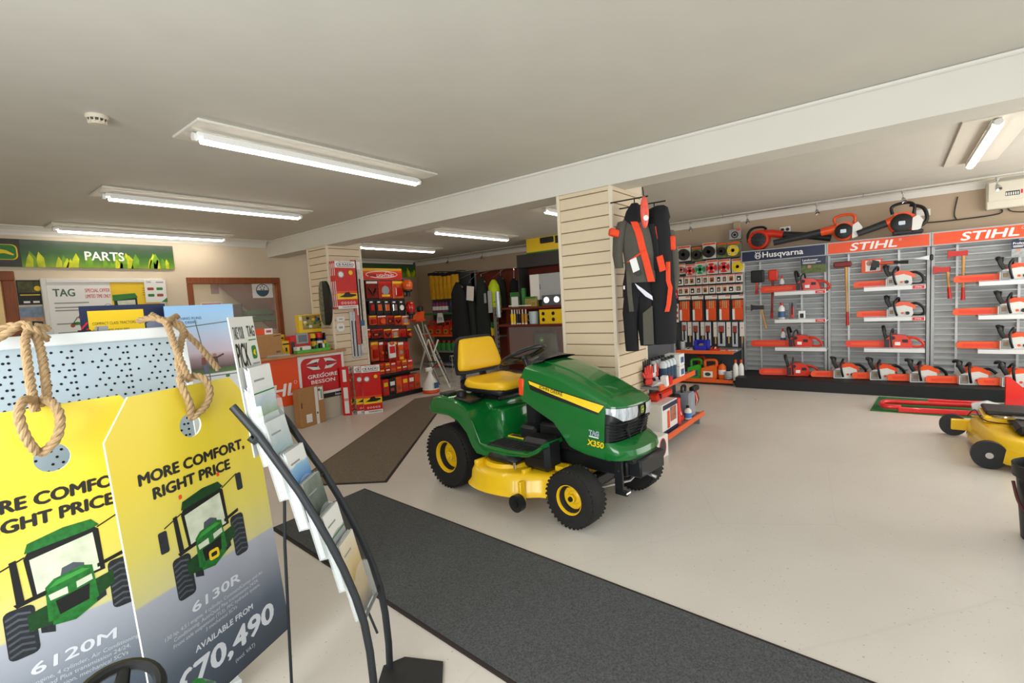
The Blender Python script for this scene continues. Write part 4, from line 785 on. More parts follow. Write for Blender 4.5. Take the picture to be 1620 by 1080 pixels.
for k, (a, c) in enumerate(((788, 850), (846, 908))):
    loc, w_, h = fit(*z8(a, 676, c, 908), 8.1); b = MB(); bottle(b, w_, h, 0, WHTP, ORANGE); tag(b.build('spray_bottle', None, (8.1 + .03 * k, loc.y, ZS)), ('left' if k == 0 else 'right') + ' white bottle with orange cap at the end of the bottom pegboard shelf', 'bottle', 'white bottles on the bottom pegboard shelf')
loc, w_, h = fit(*z8(690, 815, 790, 905), 8.1); b = MB(); c0 = [(w_ * .4 * cos(a * .5), w_ * .4 * sin(a * .5), .012 + .004 * a * .5) for a in range(0, 63)]; b.tube(c0, .011, mat('clear_hose', '#b9bdc0', .2, var=.15), 6); tag(b.build('coiled_hose', None, (8.1, loc.y, ZS + .002)), 'coil of clear hose between the orange bottle and the white ones', 'hose')
ZT = .531
loc, w_, h = fit(*z8(362, 490, 512, 602), 8.2); b = MB(); BLUB = mat('blue_bin_plastic', '#2b35b8', .35, var=.04); b.prism([(-w_ / 2, 0), (w_ / 2, 0), (w_ / 2, h), (w_ * .3, h * .95), (w_ * .2, h * .5), (-w_ * .2, h * .5), (-w_ * .3, h * .95), (-w_ / 2, h)], -.09, -.084, BLUB); b.box(-w_ / 2, -.09, 0, -w_ / 2 + .006, .10, h, BLUB); b.box(w_ / 2 - .006, -.09, 0, w_ / 2, .10, h, BLUB); b.box(-w_ / 2, -.09, 0, w_ / 2, .10, .006, BLUB); b.box(-w_ / 2, .094, 0, w_ / 2, .1, h, BLUB); tag(b.build('storage_bin', None, (8.2, loc.y, ZT), AWAY), 'open blue plastic bin on the upper pegboard shelf', 'bin')
loc, w_, h = fit(*z8(400, 498, 470, 560), 8.2); b = MB(); b.ball((0, .0, .05), (.07, .05, .055), mat('cloth_tan', '#b9a88c', .8, var=.2)); tag(b.build('cloth_roll', None, (8.2, loc.y, ZT + .008), AWAY), 'tan cloth bundle inside the blue bin', 'cloth')
for k, (px, col, lb) in enumerate(((z8(150, 482, 196, 592), mat('tin_dark', '#2c3038', .4), 'dark tin at the left end of the upper pegboard shelf'), (z8(192, 486, 246, 592), mat('tin_pale', '#ccd3d8', .35, var=.2), 'pale striped tin beside the dark one on the upper pegboard shelf'))):
    loc, w_, h = fit(*px, 8.2); b = MB(); b.lathe([(w_ / 2, 0), (w_ / 2, h * .86), (w_ * .4, h * .9)], col, 16); b.lathe([(w_ * .3, h * .9), (w_ * .3, h), (0, h)], BLKP, 12); tag(b.build('tin', None, (8.2, loc.y, ZT)), lb, 'tin')
for k, (px, hh, col, lb) in enumerate(((z8(250, 560, 345, 600), .03, CARDW, 'white tangle of small parts left of the blue bin'), (z8(540, 540, 625, 600), .05, SAWR, 'red hand tools heaped right of the blue bin'), (z8(640, 575, 730, 605), .025, ORANGE, 'flat orange packet on the upper pegboard shelf'), (z8(735, 568, 840, 608), .015, WHITE, 'white leaflet lying at the right end of the upper pegboard shelf'))):
    loc, w_, h = fit(*px, 8.17); b = MB(); b.box(-w_ / 2, -.07, 0, w_ / 2, .07, hh * .6, col, .004)
    if k in (0, 1):
        for q in range(5): b.tube([(w_ * (-.4 + .2 * q), -.05 + .02 * q, hh * .5), (w_ * (-.3 + .15 * q), .03, hh)], .012, (col, BLKP, CARDW)[q % 3], 6)
    else: b.rect(-w_ * .3, .001, w_ * .3, hh * .5, RED if k == 3 else WHITE, -.0705)
    tag(b.build('loose_goods' if k < 2 else 'packet', None, (8.17, loc.y, ZT), AWAY + radians(8 * k - 12)), lb, 'goods' if k < 2 else 'packet')
# ================================================================ SHELF UNIT BEHIND THE MOWER'S NOSE (faces -y)
YS = 1.69; t = thing('gondola_shelving', 'grey shelf unit with two orange-edged shelves beside the slatted pillar', 'shelving', (4.44, YS, 0))
b = MB(); b.box(0, .33, .02, 1.13, .37, .98, PEG); b.build('back_panel', t)
for x in (0, 1.10): b = MB(); b.box(x, .30, 0, x + .03, .335, .98, SHG, .003); b.box(x, .04, 0, x + .03, .30, .08, SHG, .003); b.build('upright', t)
for z, d, x1 in ((.585, .06, 1.03), (.115, 0, 1.12)): b = MB(); b.box(.0, d + .01, z, x1, .33, z + .022, SHG); sf = b.build('shelf', t); b = MB(); b.box(.0, d - .01, z - .01, x1, d + .012, z + .042, LIPO, .004); b.build('shelf_edge', sf)['label'] = 'orange shelf edge'
ZU, ZL = .609, .139
PAPER_ = mat('leaflet_white', '#e4e4e2', .5); GL = mat('glove_red_fabric', '#e0443a', .6, var=.12, scale=30); GLW = mat('glove_white', '#e6e3e0', .6, var=.08)
def glove(b, w_, h, c1, c2):
    b.box(-w_ * .42, -.02, 0, w_ * .42, .005, h * .3, c1, .012); b.box(-w_ * .45, -.022, h * .3, w_ * .45, .008, h * .58, c2, .014)
    for k, l in enumerate((.30, .36, .38, .33)): b.tube([(w_ * (-.34 + .225 * k), -.007, h * .55), (w_ * (-.36 + .24 * k), -.007, h * (.58 + l))], [w_ * .12, w_ * .09], (c2 if k % 2 else c1), 8)
    b.tube([(-w_ * .42, -.007, h * .38), (-w_ * .66, -.007, h * .62)], [w_ * .12, w_ * .09], c2, 8)
for k, (px, c1, c2, lb) in enumerate((((993, 562, 1012, 604), GL, GL, 'red glove in a clear pack, leftmost on the shelf beside the pillar'), ((1012, 552, 1024, 603), BLKP, GLW, 'black and white glove between the two red ones'), ((1026, 566, 1042, 602), GLW, GL, 'red glove with white cuff nearest the blue bottles'), ((1020, 546, 1034, 575), BLKP, BLKP, 'black glove hanging behind the red ones'))):
    loc, w_, h = fity(*px, 1.87 + .05 * (k == 3)); h = .20 if k < 3 else .25; b = MB(); glove(b, .095, h, c1, c2); tag(b.build('work_glove', None, (4.475 + .072 * k if k < 3 else 4.55, loc.y, ZU + .013), radians(-40)), lb, 'glove', 'gloves beside the pillar')
for k in range(8):
    q, r = divmod(k, 4); b = MB(); BB = mat('bottle_blue_fluid', '#2f4a63', .2, var=.08); b.lathe([(.036, 0), (.04, .01), (.04, .15)], BB, 14); b.lathe([(.04, .15), (.04, .19), (.02, .215), (.018, .22)], mat('bottle_pale_top', '#c3ccd0', .25), 14); b.lathe([(.02, .22), (.02, .245), (0, .245)], BLKP, 12)
    tag(b.build('screenwash_bottle', None, (4.70 + .086 * r + .0 * q, 1.81 + .10 * q, ZU + .001)), f"small blue bottle, {ORD[r]} along the {'front' if q == 0 else 'back'} row on the shelf beside the pillar", 'bottle', 'blue bottles on the shelf beside the pillar')
for k, (x, z, lb) in enumerate(((5.08, ZU, 'lower white box with blue print at the right end of the upper shelf'), (5.08, ZU + .125, 'upper white box with blue print stacked at the end of the upper shelf'))):
    b = MB(); b.box(-.075, -.06, 0, .075, .1, .122, WHTP, .004); b.rect(-.04, .03, .05, .09, BLUEL, -.061); tag(b.build('white_carton', None, (x, 1.81, z + .001)), lb, 'box', 'white cartons beside the blue bottles')
b = MB()
for k in range(6): b.box(-.09 + .004 * k, -.06, .007 * k, .08 - .003 * k, .05, .007 * k + .005, PAPER_, M=RZ(5 * k - 10))
tag(b.build('leaflet_stack', None, (4.56, 1.815, ZU + .003), radians(-30)), 'white leaflets lying at the left end of the upper shelf', 'leaflets', None, 'stuff')
b = MB(); b.box(-.06, -.03, .0, .0, .03, .10, WHITE, .004, RY(-10)); b.box(.0, -.04, 0, .07, .03, .08, RED, .004); b.box(.07, -.02, 0, .10, .02, .04, WHITE, .004); tag(b.build('loose_goods', None, (4.60, 1.745, ZU + .001)), 'crumpled white and red packs on the upper shelf in front of the gloves', 'goods')
# lower shelf
loc, w_, h = fity(1050, 630, 1069, 684, 1.70); t = thing('product_carton', 'large white carton with tool photos at the left end of the lower shelf', 'carton', (4.64, 1.73, ZL + .001)); b = MB(); b.box(-.21, 0, 0, .20, .26, .30, WHTP, .004); b.box(-.213, -.003, 0, .203, .263, .04, NAVY, .003); b.build('box', t)
b = MB(); b.rect(-.08, .05, -.02, .22, ORANGE, -.0035); b.rect(.0, .1, .16, .24, mat('photo_tool', '#a86a52', .5, var=.4, scale=30), -.0035); b.rect(-.19, .245, .19, .29, NAVY, -.0035); b.build('printed_front', t)
b = MB(); b.box(-.03, -.02, 0, .03, .12, .28, GL, .012); tag(b.build('red_pack', None, (4.92, 1.75, ZL + .001)), 'tall red pack right of the large white carton', 'pack')
b = MB(); chm = mat('chain_pack_red', '#b0382e', .3, var=.35, scale=60)
b.box(-.07, -.02, 0, .07, .1, .06, SAWR, .008)
for k in range(7): b.tube([(-.06 + .02 * k, .0, .06), (-.04 + .015 * k, .03, .15), (-.06 + .02 * k, .02, .24)], .014, (chm, CARDW, chm)[k % 3], 6)
tag(b.build('chain_loop_packs', None, (5.06, 1.78, ZL + .001)), 'bundle of red chain packs in the middle of the lower shelf', 'chain packs', None, 'stuff')
t = thing('water_can', 'translucent grey can with a dark handle near the right end of the lower shelf', 'can', (5.30, 1.82, ZL + .001)); b = MB(); b.box(-.09, -.1, 0, .09, .09, .27, mat('can_translucent', '#8f96a0', .3, var=.06), .02); b.build('can_body', t); b = MB(); b.tube(smooth_path([(-.05, 0, .265), (-.05, 0, .33), (.05, 0, .33), (.05, 0, .265)], 4), .014, BLKP); b.build('carry_handle', t)
b = MB(); bottle(b, .075, .15, 0, WHTP, BLKP, mat('label_sky', '#3f87c9', .4)); tag(b.build('treatment_bottle', None, (5.17, 1.735, ZL + .001)), 'little white bottle with a sky-blue label in front of the grey can', 'bottle')
b = MB()
for k in range(6): b.tube(smooth_path([(-.08 + .03 * k, .02 * (k % 2), .27), (-.07 + .03 * k, -.02, .15), (-.05 + .035 * k, .01 * k, .02)], 3), .008, (RED, BLKP, RED, CARDW)[k % 4], 6)
b.box(-.09, -.03, .25, .09, .03, .31, BLKP, .012); tag(b.build('strap_set', None, (5.475, 1.76, ZL + .001)), 'red and black straps on the right end of the lower shelf', 'straps')
for k, (x, w_, c, lb) in enumerate(((4.75, .2, SAWR, 'red power tool lying on top of the white carton'), (5.08, .12, BLKP, 'black tool behind the red chain packs'))):
    t = thing('power_tool', lb, 'power tool', (x, 1.86, ZL + (.302 if k == 0 else .0))); b = MB(); b.box(-w_, -.05, 0, w_, .05, .08 if k == 0 else .27, c, .02); b.build('tool_body', t); b = MB(); b.cyl((-w_ * .7, -.055, .05), (-w_ * .7, -.03, .05), .025, BLKP); b.build('knob', t)
b = MB(); b.box(-.16, -.001, 0, .1, .25, .205, WHTP, .004); b.disc(.0, .10, .05, mat('photo_dark', '#3c3c40', .5), rz=.075, y=-.003); b.ring(.0, .1, .06, .014, RED, rz=.085, y=-.0025); tag(b.build('white_carton', None, (4.24, 1.66, 0.001), radians(-8)), 'white carton with an oval photo standing on the floor below the shelf unit', 'carton')
# ================================================================ GARMENTS ON THE PILLAR
OLIVE = mat('olive_workwear', '#55524a', .85, var=.06, bump=.3, scale=30); BLKF = mat('black_workwear', '#16161a', .85, var=.1, bump=.3, scale=30); ORF = mat('orange_workwear', '#f04a24', .7, var=.05, bump=.2, scale=30); SILV = mat('reflective_silver', '#e9e9f4', .25, .2, var=.02); WIRE = mat('black_wire', '#1c1b1a', .4, .5)
def cloth(b, rows, mt, n=28, fold=.05, cap=False, ph=0):
    rings = []
    for (x, y, z, rx, ry) in rows: rings.append([(x + rx * cos(a) * (1 + fold * sin(5 * a + z * 9 + ph)), y + ry * sin(a) * (1 + fold * 1.6 * sin(4 * a - z * 7 + ph)), z) for a in [2 * pi * k / n for k in range(n)]])
    b.loft(rings, mt, True, cap)
def band(b, pts, w_, mt, off=0): b.loft([[(x - w_ / 2, y - off, z) for x, y, z in pts], [(x, y - off - .006, z) for x, y, z in pts], [(x + w_ / 2, y - off, z) for x, y, z in pts]], mt, False)
GR = radians(-48); g1 = at_y(1008, 440, 1.72); zt = 2.20
t = thing('work_jacket', 'olive and black work jacket with orange front strip hanging on the pillar', 'jacket', (g1.x, 1.72, zt), GR)
b = MB(); cloth(b, [(0, 0, .02, .05, .04), (0, 0, -.04, .09, .06), (-.01, 0, -.12, .155, .08), (0, -.005, -.22, .165, .09), (.02, -.005, -.36, .16, .09), (.03, 0, -.50, .155, .085), (.045, 0, -.60, .15, .08)], OLIVE, cap=True); b.build('jacket_body', t, sharp=70)
b = MB(); cloth(b, [(0, 0, .06, .035, .035), (0, 0, .0, .09, .07), (-.0, -.003, -.07, .12, .085), (.0, 0, -.13, .13, .08)], BLKF, ph=2); b.build('collar', t, sharp=70)
b = MB(); cloth(b, [(-.14, -.02, -.09, .05, .06), (-.19, -.02, -.22, .055, .065), (-.21, -.02, -.36, .05, .06), (-.20, -.03, -.47, .045, .05)], OLIVE, cap=True, ph=1); b.box(-.245, -.10, -.27, -.145, -.03, -.21, ORF, .01, RY(15)); b.build('sleeve', t, sharp=70)
b = MB(); cloth(b, [(.15, .0, -.12, .045, .06), (.19, .0, -.28, .045, .06), (.20, .0, -.5, .04, .05)], BLKF, cap=True, ph=3); b.build('sleeve', t, sharp=70)
b = MB(); band(b, [(-.04, -.085, -.10), (.0, -.10, -.2), (.03, -.105, -.32), (.07, -.10, -.44), (.12, -.085, -.60)], .075, ORF); band(b, [(-.12, -.085, -.43), (-.03, -.105, -.38), (.05, -.105, -.34)], .035, ORF, .004); b.box(.07, -.112, -.56, .14, -.1, -.43, ORF, .004, RY(-14)); b.build('orange_trim', t)
t.scale = (.8, .85, 1)
b = MB(); b.box(-.235, -.11, -.47, -.16, -.105, -.36, WHITE, .002, RY(-18)); b.box(-.21, -.104, -.51, -.15, -.100, -.45, DKGREY, .002, RY(-18)); b.build('swing_tag', t)
t = thing('work_trousers', 'black work trousers with olive panels hanging below the olive jacket', 'trousers', (g1.x + .01, 1.75, zt), GR)
b = MB()
cloth(b, [(.03, 0, -.45, .12, .06), (.02, 0, -.60, .15, .07), (.02, 0, -.72, .15, .075)], BLKF, ph=1); b.build('waist', t, sharp=70)
for s, x in ((-1, -.06), (1, .10)):
    b = MB(); cloth(b, [(x * .75 + .02, 0, -.68, .085, .07), (x, 0, -.85, .08, .065), (x, 0, -1.0, .075, .06), (x + .01, .0, -1.16 + .02 * s, .07, .055)], BLKF, cap=True, ph=s); b.build('leg', t, sharp=70)
t.scale = (.8, .85, 1)
b = MB(); band(b, [(-.09, -.085, -.50), (-.085, -.085, -.7), (-.07, -.08, -.84)], .05, OLIVE); b.add([(.05, -.078, -.86), (.16, -.07, -.80), (.165, -.066, -1.13), (.05, -.07, -1.13)], [(0, 1, 2, 3)], OLIVE); b.build('olive_panel', t)
b = MB(); b.add([(-.03, -.094, -.605), (.06, -.098, -.66), (.155, -.088, -.72), (.16, -.088, -.755), (.08, -.096, -.72), (.0, -.096, -.65)], [(0, 1, 2, 3, 4, 5)], SILV); b.build('reflective_flash', t); b = MB(); b.box(-.14, -.06, -.65, -.125, -.05, -.62, SILV); b.build('reflective_flash', t)
g2 = at_y(1043, 440, 1.60)
t = thing('work_jacket', 'black work jacket with an orange side strip, hanging right of the olive one', 'jacket', (g2.x, 1.60, zt - .02), GR); t.scale = (.8, .85, 1)
b = MB(); cloth(b, [(0, 0, .0, .07, .06), (0, 0, -.08, .12, .08), (0, 0, -.2, .14, .09), (.01, 0, -.5, .15, .09), (.02, 0, -.8, .155, .09), (.02, 0, -1.12, .14, .08)], BLKF, cap=True, ph=4); b.build('jacket_body', t, sharp=70)
b = MB(); cloth(b, [(.03, -.0, .06, .05, .05), (.02, 0, .04, .10, .08), (.02, 0, -.04, .12, .09), (.02, 0, -.1, .09, .07)], BLKF, cap=True, ph=6); b.build('hood', t, sharp=70)
b = MB(); cloth(b, [(.13, .02, -.15, .05, .06), (.17, .02, -.35, .055, .06), (.18, .02, -.55, .05, .06), (.16, .02, -.66, .04, .05)], OLIVE, cap=True, ph=5); b.box(.11, -.06, -.32, .17, -.03, -.2, ORF, .01); b.build('sleeve', t, sharp=70)
b = MB(); band(b, [(.06, -.098, -.42), (.055, -.102, -.58), (.075, -.104, -.64), (.05, -.104, -.78), (.03, -.102, -.84)], .05, ORF); band(b, [(-.06, -.09, -.12), (-.05, -.1, -.22), (-.08, -.1, -.3)], .012, ORF); b.build('orange_trim', t)
p = at_y(1016, 338, 1.62); t = thing('glove_pack', 'pink packed item hanging between the two jackets', 'pack', (p.x, 1.60, 2.06), GR); b = MB(); b.ball((0, 0, .10), (.035, .03, .13), mat('pink_pack', '#e8604f', .3, var=.15, scale=30), 14, 10); b.build('pack', t); b = MB(); b.disc(0, .05, .022, WHITE, y=-.031); b.tube([(0, 0, .22), (-.01, 0, .30)], .004, WIRE, 6); b.build('hanger_card', t)
for k, (x, y1, z) in enumerate(((g1.x, 1.60, 2.30), (g2.x - .01, 1.52, 2.27))):
    b = MB(); b.tube([(min(x, 4.58), 1.938, z), (min(x, 4.58), 1.93, z), (x, y1, z)], .006, WIRE, 6); b.tube(smooth_path([(x, 1.72 - .1 * k, z), (x, 1.72 - .1 * k, z - .03), (x, 1.72 - .1 * k, 2.21 - .02 * k)], 3), .005, WIRE, 6); tag(b.build('hanging_rail', None), ('left' if k == 0 else 'right') + ' black wire arm holding a jacket on the pillar', 'hanging rail', 'wire arms on the pillar')
# ================================================================ WALL FITTINGS ABOVE THE RACKS
b = MB(); b.tube([(8.50, -2.3, 2.665), (8.50, 9.6, 2.665)], .008, CHROME, 8)
rail = b.build('spotlight_rail'); tag(rail, 'thin metal spotlight rail running along the right wall below the ceiling', 'rail')
b = MB()
for y in (-1.5, .35, 2.2, 4.05, 5.9, 7.75, 9.2): b.tube([(8.50, y, 2.665), (8.50, y, ZC - .002)], .006, CHROME, 6)
b.build('rail_bracket', rail)
for k, (px, lb) in enumerate((((1092, 346), 'spotlight on the rail above the left of the pegboard'), ((1182, 335), 'spotlight on the rail above the round fan blower'), ((1292, 322), 'spotlight on the rail between the round blower and the middle blower'), ((1429, 299), 'spotlight on the rail above the largest blower'), ((1578, 272), 'spotlight on the rail in front of the meter box'), ((708, 403), 'left spotlight above the yellow trousers in the far bay'), ((762, 396), 'right spotlight above the clothes rail in the far bay'))):
    p = at_x(px[0], px[1], 8.50); t = thing('spotlight', lb, 'spotlight', (8.50, p.y, 2.657), radians(20), 'spotlights on the rail')
    b = MB(); b.box(-.018, -.018, -.025, .018, .018, .012, CHROME, .004); b.tube([(0, 0, -.02), (0, 0, -.09)], .007, CHROME, 8); b.build('stem', t)
    b = MB(); b.T = TR(0, 0, -.085) @ RY(35); b.lathe([(.012, .01), (.022, -.01), (.032, -.06), (.03, -.065), (.01, -.05), (0, -.048)], CHROME, 16); b.build('lamp_head', t)
loc, w_, h = fit(1560, 284, 1640, 328, 8.7); t = thing('meter_box', 'cream electricity meter box high on the wall at the right edge', 'meter box', (8.795, loc.y, loc.z), AWAY)
MBX = mat('meter_cream', '#d9d3c2', .5, var=.02); b = MB(); b.box(-w_ / 2, -.13, 0, w_ / 2, 0, h, MBX, .01); b.box(-w_ * .47, -.145, h * .28, w_ * .47, -.13, h * .97, MBX, .006); b.build('casing', t)
b = MB(); b.rect(-w_ * .12, h * .42, w_ * .16, h * .58, BLACK, -.1462)
for k in range(6): b.rect(-w_ * .11 + k * w_ * .045, h * .44, -w_ * .085 + k * w_ * .045, h * .54, WHITE, -.147)
for k in range(3): b.rect(w_ * .18 + k * .03, h * .46, w_ * .18 + k * .03 + .018, h * .6, RED, -.1462)
b.build('breaker_row', t)
def socket(loc, rot, label, n=2, grp=None, holes=True):
    t = thing('wall_socket', label, 'socket', loc, rot, grp); b = MB(); b.box(-.075, -.012, 0, .075, 0, .087, WHTP, .004); b.build('face_plate', t)
    if holes:
        b = MB()
        for s in (-1, 1): b.cyl((s * .035, -.03, .043), (s * .035, -.011, .043), .024, BLKP, seg=14)
        b.build('plug', t)
p = at_x(*Z(277, 160), 8.79); socket((8.799, p.y, p.z), AWAY, 'double socket with two black plugs between the round blower and the middle blower', grp='sockets above the racks')
p = at_x(*Z(1014, 72), 8.79); socket((8.799, p.y, p.z), AWAY, 'white socket right of the largest blower', holes=False, grp='sockets above the racks')
CBL = mat('cable_dark', '#3a352e', .6)
pts = [at_x(*Z(u, v), 8.78) for u, v in ((1000, 85), (1015, 108), (1200, 92), (1420, 60), (1420, 25))]; b = MB(); b.tube(smooth_path(pts, 5), .009, CBL, 6); tag(b.build('power_cable'), 'dark cable running from the socket up to the meter box', 'cable')
pts = [at_x(*Z(u, v), 8.785) for u, v in ((1198, -30), (1180, 60), (1195, 95))]; b = MB(); b.tube(smooth_path(pts, 5), .008, CBL, 6); tag(b.build('power_cable'), 'dark cable dropping from the cornice to the long cable', 'cable')
pts = [at_x(*Z(u, v), 8.785) for u, v in ((1460, 15), (1480, 45), (1560, 50), (1640, 40))]; b = MB(); b.tube(smooth_path(pts, 5), .007, CBL, 6); tag(b.build('power_cable'), 'thin cable below the meter box at the photo edge', 'cable')
a_, c_ = at_x(1160, 346, 8.75), at_x(1171, 364, 8.75); struct(MB().box(8.74, c_.y, c_.z, 8.799, a_.y, 2.6, WALLB, .004), 'trim_9')
# ================================================================ RIGHT EDGE: RED HOIST ON A GREEN MAT, YELLOW DECK, BLACK BIN
b = MB(); b.prism([(6.92, -1.9), (6.915, .22), (7.80, .155), (7.80, -1.9)], 0, .008, mat('green_mat', '#2c6b38', .85, var=.12, scale=60, bump=.3), M=Matrix(((1, 0, 0, 0), (0, 0, 1, 0), (0, 1, 0, 0), (0, 0, 0, 1)))); tag(b.build('floor_mat'), 'green mat on the floor in front of the black plinth', 'mat')
HR = mat('hoist_red_paint', '#d41f25', .28, var=.03, coat=.5)
t = thing('log_splitter', 'red long-framed hydraulic splitter lying on the green mat', 'splitter', (7.0, -.45, .009))
b = MB()
zz = .075; P = lambda u, v, z: at_z(1340 + u / 3.857, 580 + v / 3.857, z) - Vector((7.0, -.45, .009))
q = [P(310, 258, .04), P(1045, 296, .04)]
L_ = (q[1] - q[0]).length; an = atan2(q[1].y - q[0].y, q[1].x - q[0].x); b.box(0, -.02, 0, L_ + .9, .02, .055, HR, .006, TR(q[0].x, q[0].y, 0.0) @ Matrix.Rotation(an, 4, 'Z')); b.build('main_beam', t)
q1, q2 = P(240, 222, .11), P(760, 240, .11); b = MB(); b.tube(smooth_path([P(330, 246, .06), P(235, 240, .06), P(208, 226, .06), P(240, 212, .06), P(420, 220, .06), P(762, 236, .06)], 5), .027, HR, 12); b.build('handle_tube', t)
q3, q4 = P(765, 245, .10), P(950, 262, .10); b = MB(); b.tube([q3, (q3 + q4) / 2 + Vector((0, 0, .02)), q4], [.045, .065, .05], mat('plastic_wrap', '#c5c9cc', .2, .1, var=.2, scale=30), 12); b.build('wrapped_cylinder', t)
q5 = P(962, 280, .05); b = MB(); b.prism([(-.0, 0), (.50, 0), (.52, .16), (.16, .26), (.03, .40), (.0, .40)], -.02, .02, HR, M=TR(q5.x - .0, q5.y - .0, 0.02) @ Matrix.Rotation(an - .0, 4, 'Z')); b.build('wedge_plate', t, bevel=.006)
b = MB(); b.tube([P(495, 203, .14), P(760, 215, .14), P(860, 216, .14)], .013, HR, 8); b.build('pull_rod', t)
b = MB(); b.tube(smooth_path([(q5.x + .02, q5.y - .22, .30), (q5.x, q5.y - .3, .42), (q5.x + .01, q5.y - .38, .40), (q5.x + .02, q5.y - .38, .2)], 4), .008, CHROME, 6); b.build('release_lever', t)
t = thing('cutting_deck', 'yellow cutting deck with black wheels on the floor at the right edge', 'mower deck', (5.6, -1.02, 0)); YD = YELP
def dk2(z, g): P_ = smooth_path([(x, y, 0) for x, y in ((-.42, .40), (-.05, .47), (.30, .49), (.40, .40), (.42, -.3), (.20, -.55), (-.3, -.55), (-.56, -.35), (-.58, .10))], 4, True); return [(p.x * g, p.y * g, z) for p in P_]
b = MB(); b.loft([dk2(.05, 1.0), dk2(.06, 1.02), dk2(.16, 1.0), dk2(.215, .95), dk2(.24, .86), dk2(.245, .6)], YD); b.add(dk2(.245, .6), [tuple(range(36))], YD); b.build('deck_shell', t, sharp=60)
b = MB(); b.cyl((-.475, .44, .108), (-.425, .44, .108), .108, BLKP, seg=28); b.cyl((-.485, .44, .108), (-.473, .44, .108), .024, CHROME, seg=12); b.build('wheel', t)
b = MB(); b.cyl((.50, .58, .10), (.55, .58, .10), .10, BLKP, seg=28); b.build('wheel', t)
b = MB(); b.box(.44, .40, .07, .49, .60, .17, YD, .006); b.box(.30, .40, .06, .52, .44, .12, YD, .006); b.build('wheel_bracket', t)
b = MB(); b.box(.05, .20, .245, .42, .42, .30, YD, .01); b.box(.12, .10, .30, .46, .40, .335, BLKP, .01); b.build('hitch_plate', t)
b = MB(); b.box(-.36, -.20, .245, .10, .28, .32, BLKP, .03); b.build('belt_cover', t)
b = MB(); b.tube(smooth_path([(.36, .46, .24), (.05, .35, .30), (-.1, .18, .33), (-.2, -.2, .33)], 5), .014, CHROME, 8); b.tube(smooth_path([(.5, .48, .2), (.4, .44, .28), (.0, .40, .27), (-.3, .1, .33)], 5), .005, BLKP, 6); b.build('linkage_rod', t)
t = thing('waste_bin', 'black plastic bin cut off by the right edge of the photo', 'bin', (3.845, -.70, 0)); b = MB(); BINB = mat('bin_black', '#111214', .45, var=.05); b.lathe([(.12, 0), (.13, .005), (.155, .36), (.172, .365), (.175, .43), (.165, .435), (.15, .36), (.118, .01)], BINB, 32); b.build('bin_body', t)
b = MB(); b.tube(smooth_path([(.17 * cos(a), .17 * sin(a), z) for a, z in ((2.9, .33), (2.6, .24), (2.3, .19), (2.0, .24), (1.7, .33))], 4), .008, mat('handle_dark_red', '#4a1c1c', .4), 8); b.build('carry_handle', t)
# ================================================================ FOREGROUND DISPLAY: PERFORATED PANEL, ROPES AND PRICE TAGS
WIRD = mat('wire_dull_steel', '#6e7274', .4, .6); ROPE = mat('natural_rope', '#a98d68', .9, var=.18, scale=70, bump=.4); PANW = mat('pale_blue_metal', '#b4c3cc', .4, .2, var=.02); HOLE = mat('panel_hole_dark', '#0d0f12', .8, var=0); FRAMEW = mat('white_frame_metal', '#dfe3e3', .4, .1, var=.01)
PT = at_y(287, 520, 2.30); LEAN = 7.5; ph = 1.40; pz = .08
t = thing('display_stand', 'pale blue perforated metal display panel behind the two yellow tags', 'display stand', (PT.x, 2.118, pz), (radians(-LEAN), 0, 0))
b = MB(); W_P = 1.75; b.box(-W_P, 0, 0, 0, .02, ph, PANW, .004)
nx = int(W_P / .0265)
for j in range(58):
    z = ph - .052 - .0222 * j
    for i in range(nx):
        x = -.03 - .0265 * i + (.0133 if j % 2 else 0)
        if i % 6 == 0: x = -.03 - .0265 * i
        elif i % 6 == 5 and j % 2: continue
        elif (i % 6 in (2, 4)) and j % 3 == 1: continue
        if x < -.012: b.disc(x, z, .0045, HOLE, y=-.0006, seg=8)
b.build('perforated_panel', t)
b = MB(); b.box(-W_P, -.012, ph - .03, .0, .035, ph + .012, FRAMEW, .003); b.box(-.012, -.004, 0, .012, .03, ph, FRAMEW, .003); b.build('panel_frame', t)
for s, x in ((-1, -.02), (1, -W_P + .04)): b = MB(); b.box(x - .02, -.05, -.06, x + .02, .38, -.03, FRAMEW, .004, RX(LEAN)); b.box(x - .02, .02, -.05, x + .02, .05, .3, FRAMEW, .004); b.build('foot', t)
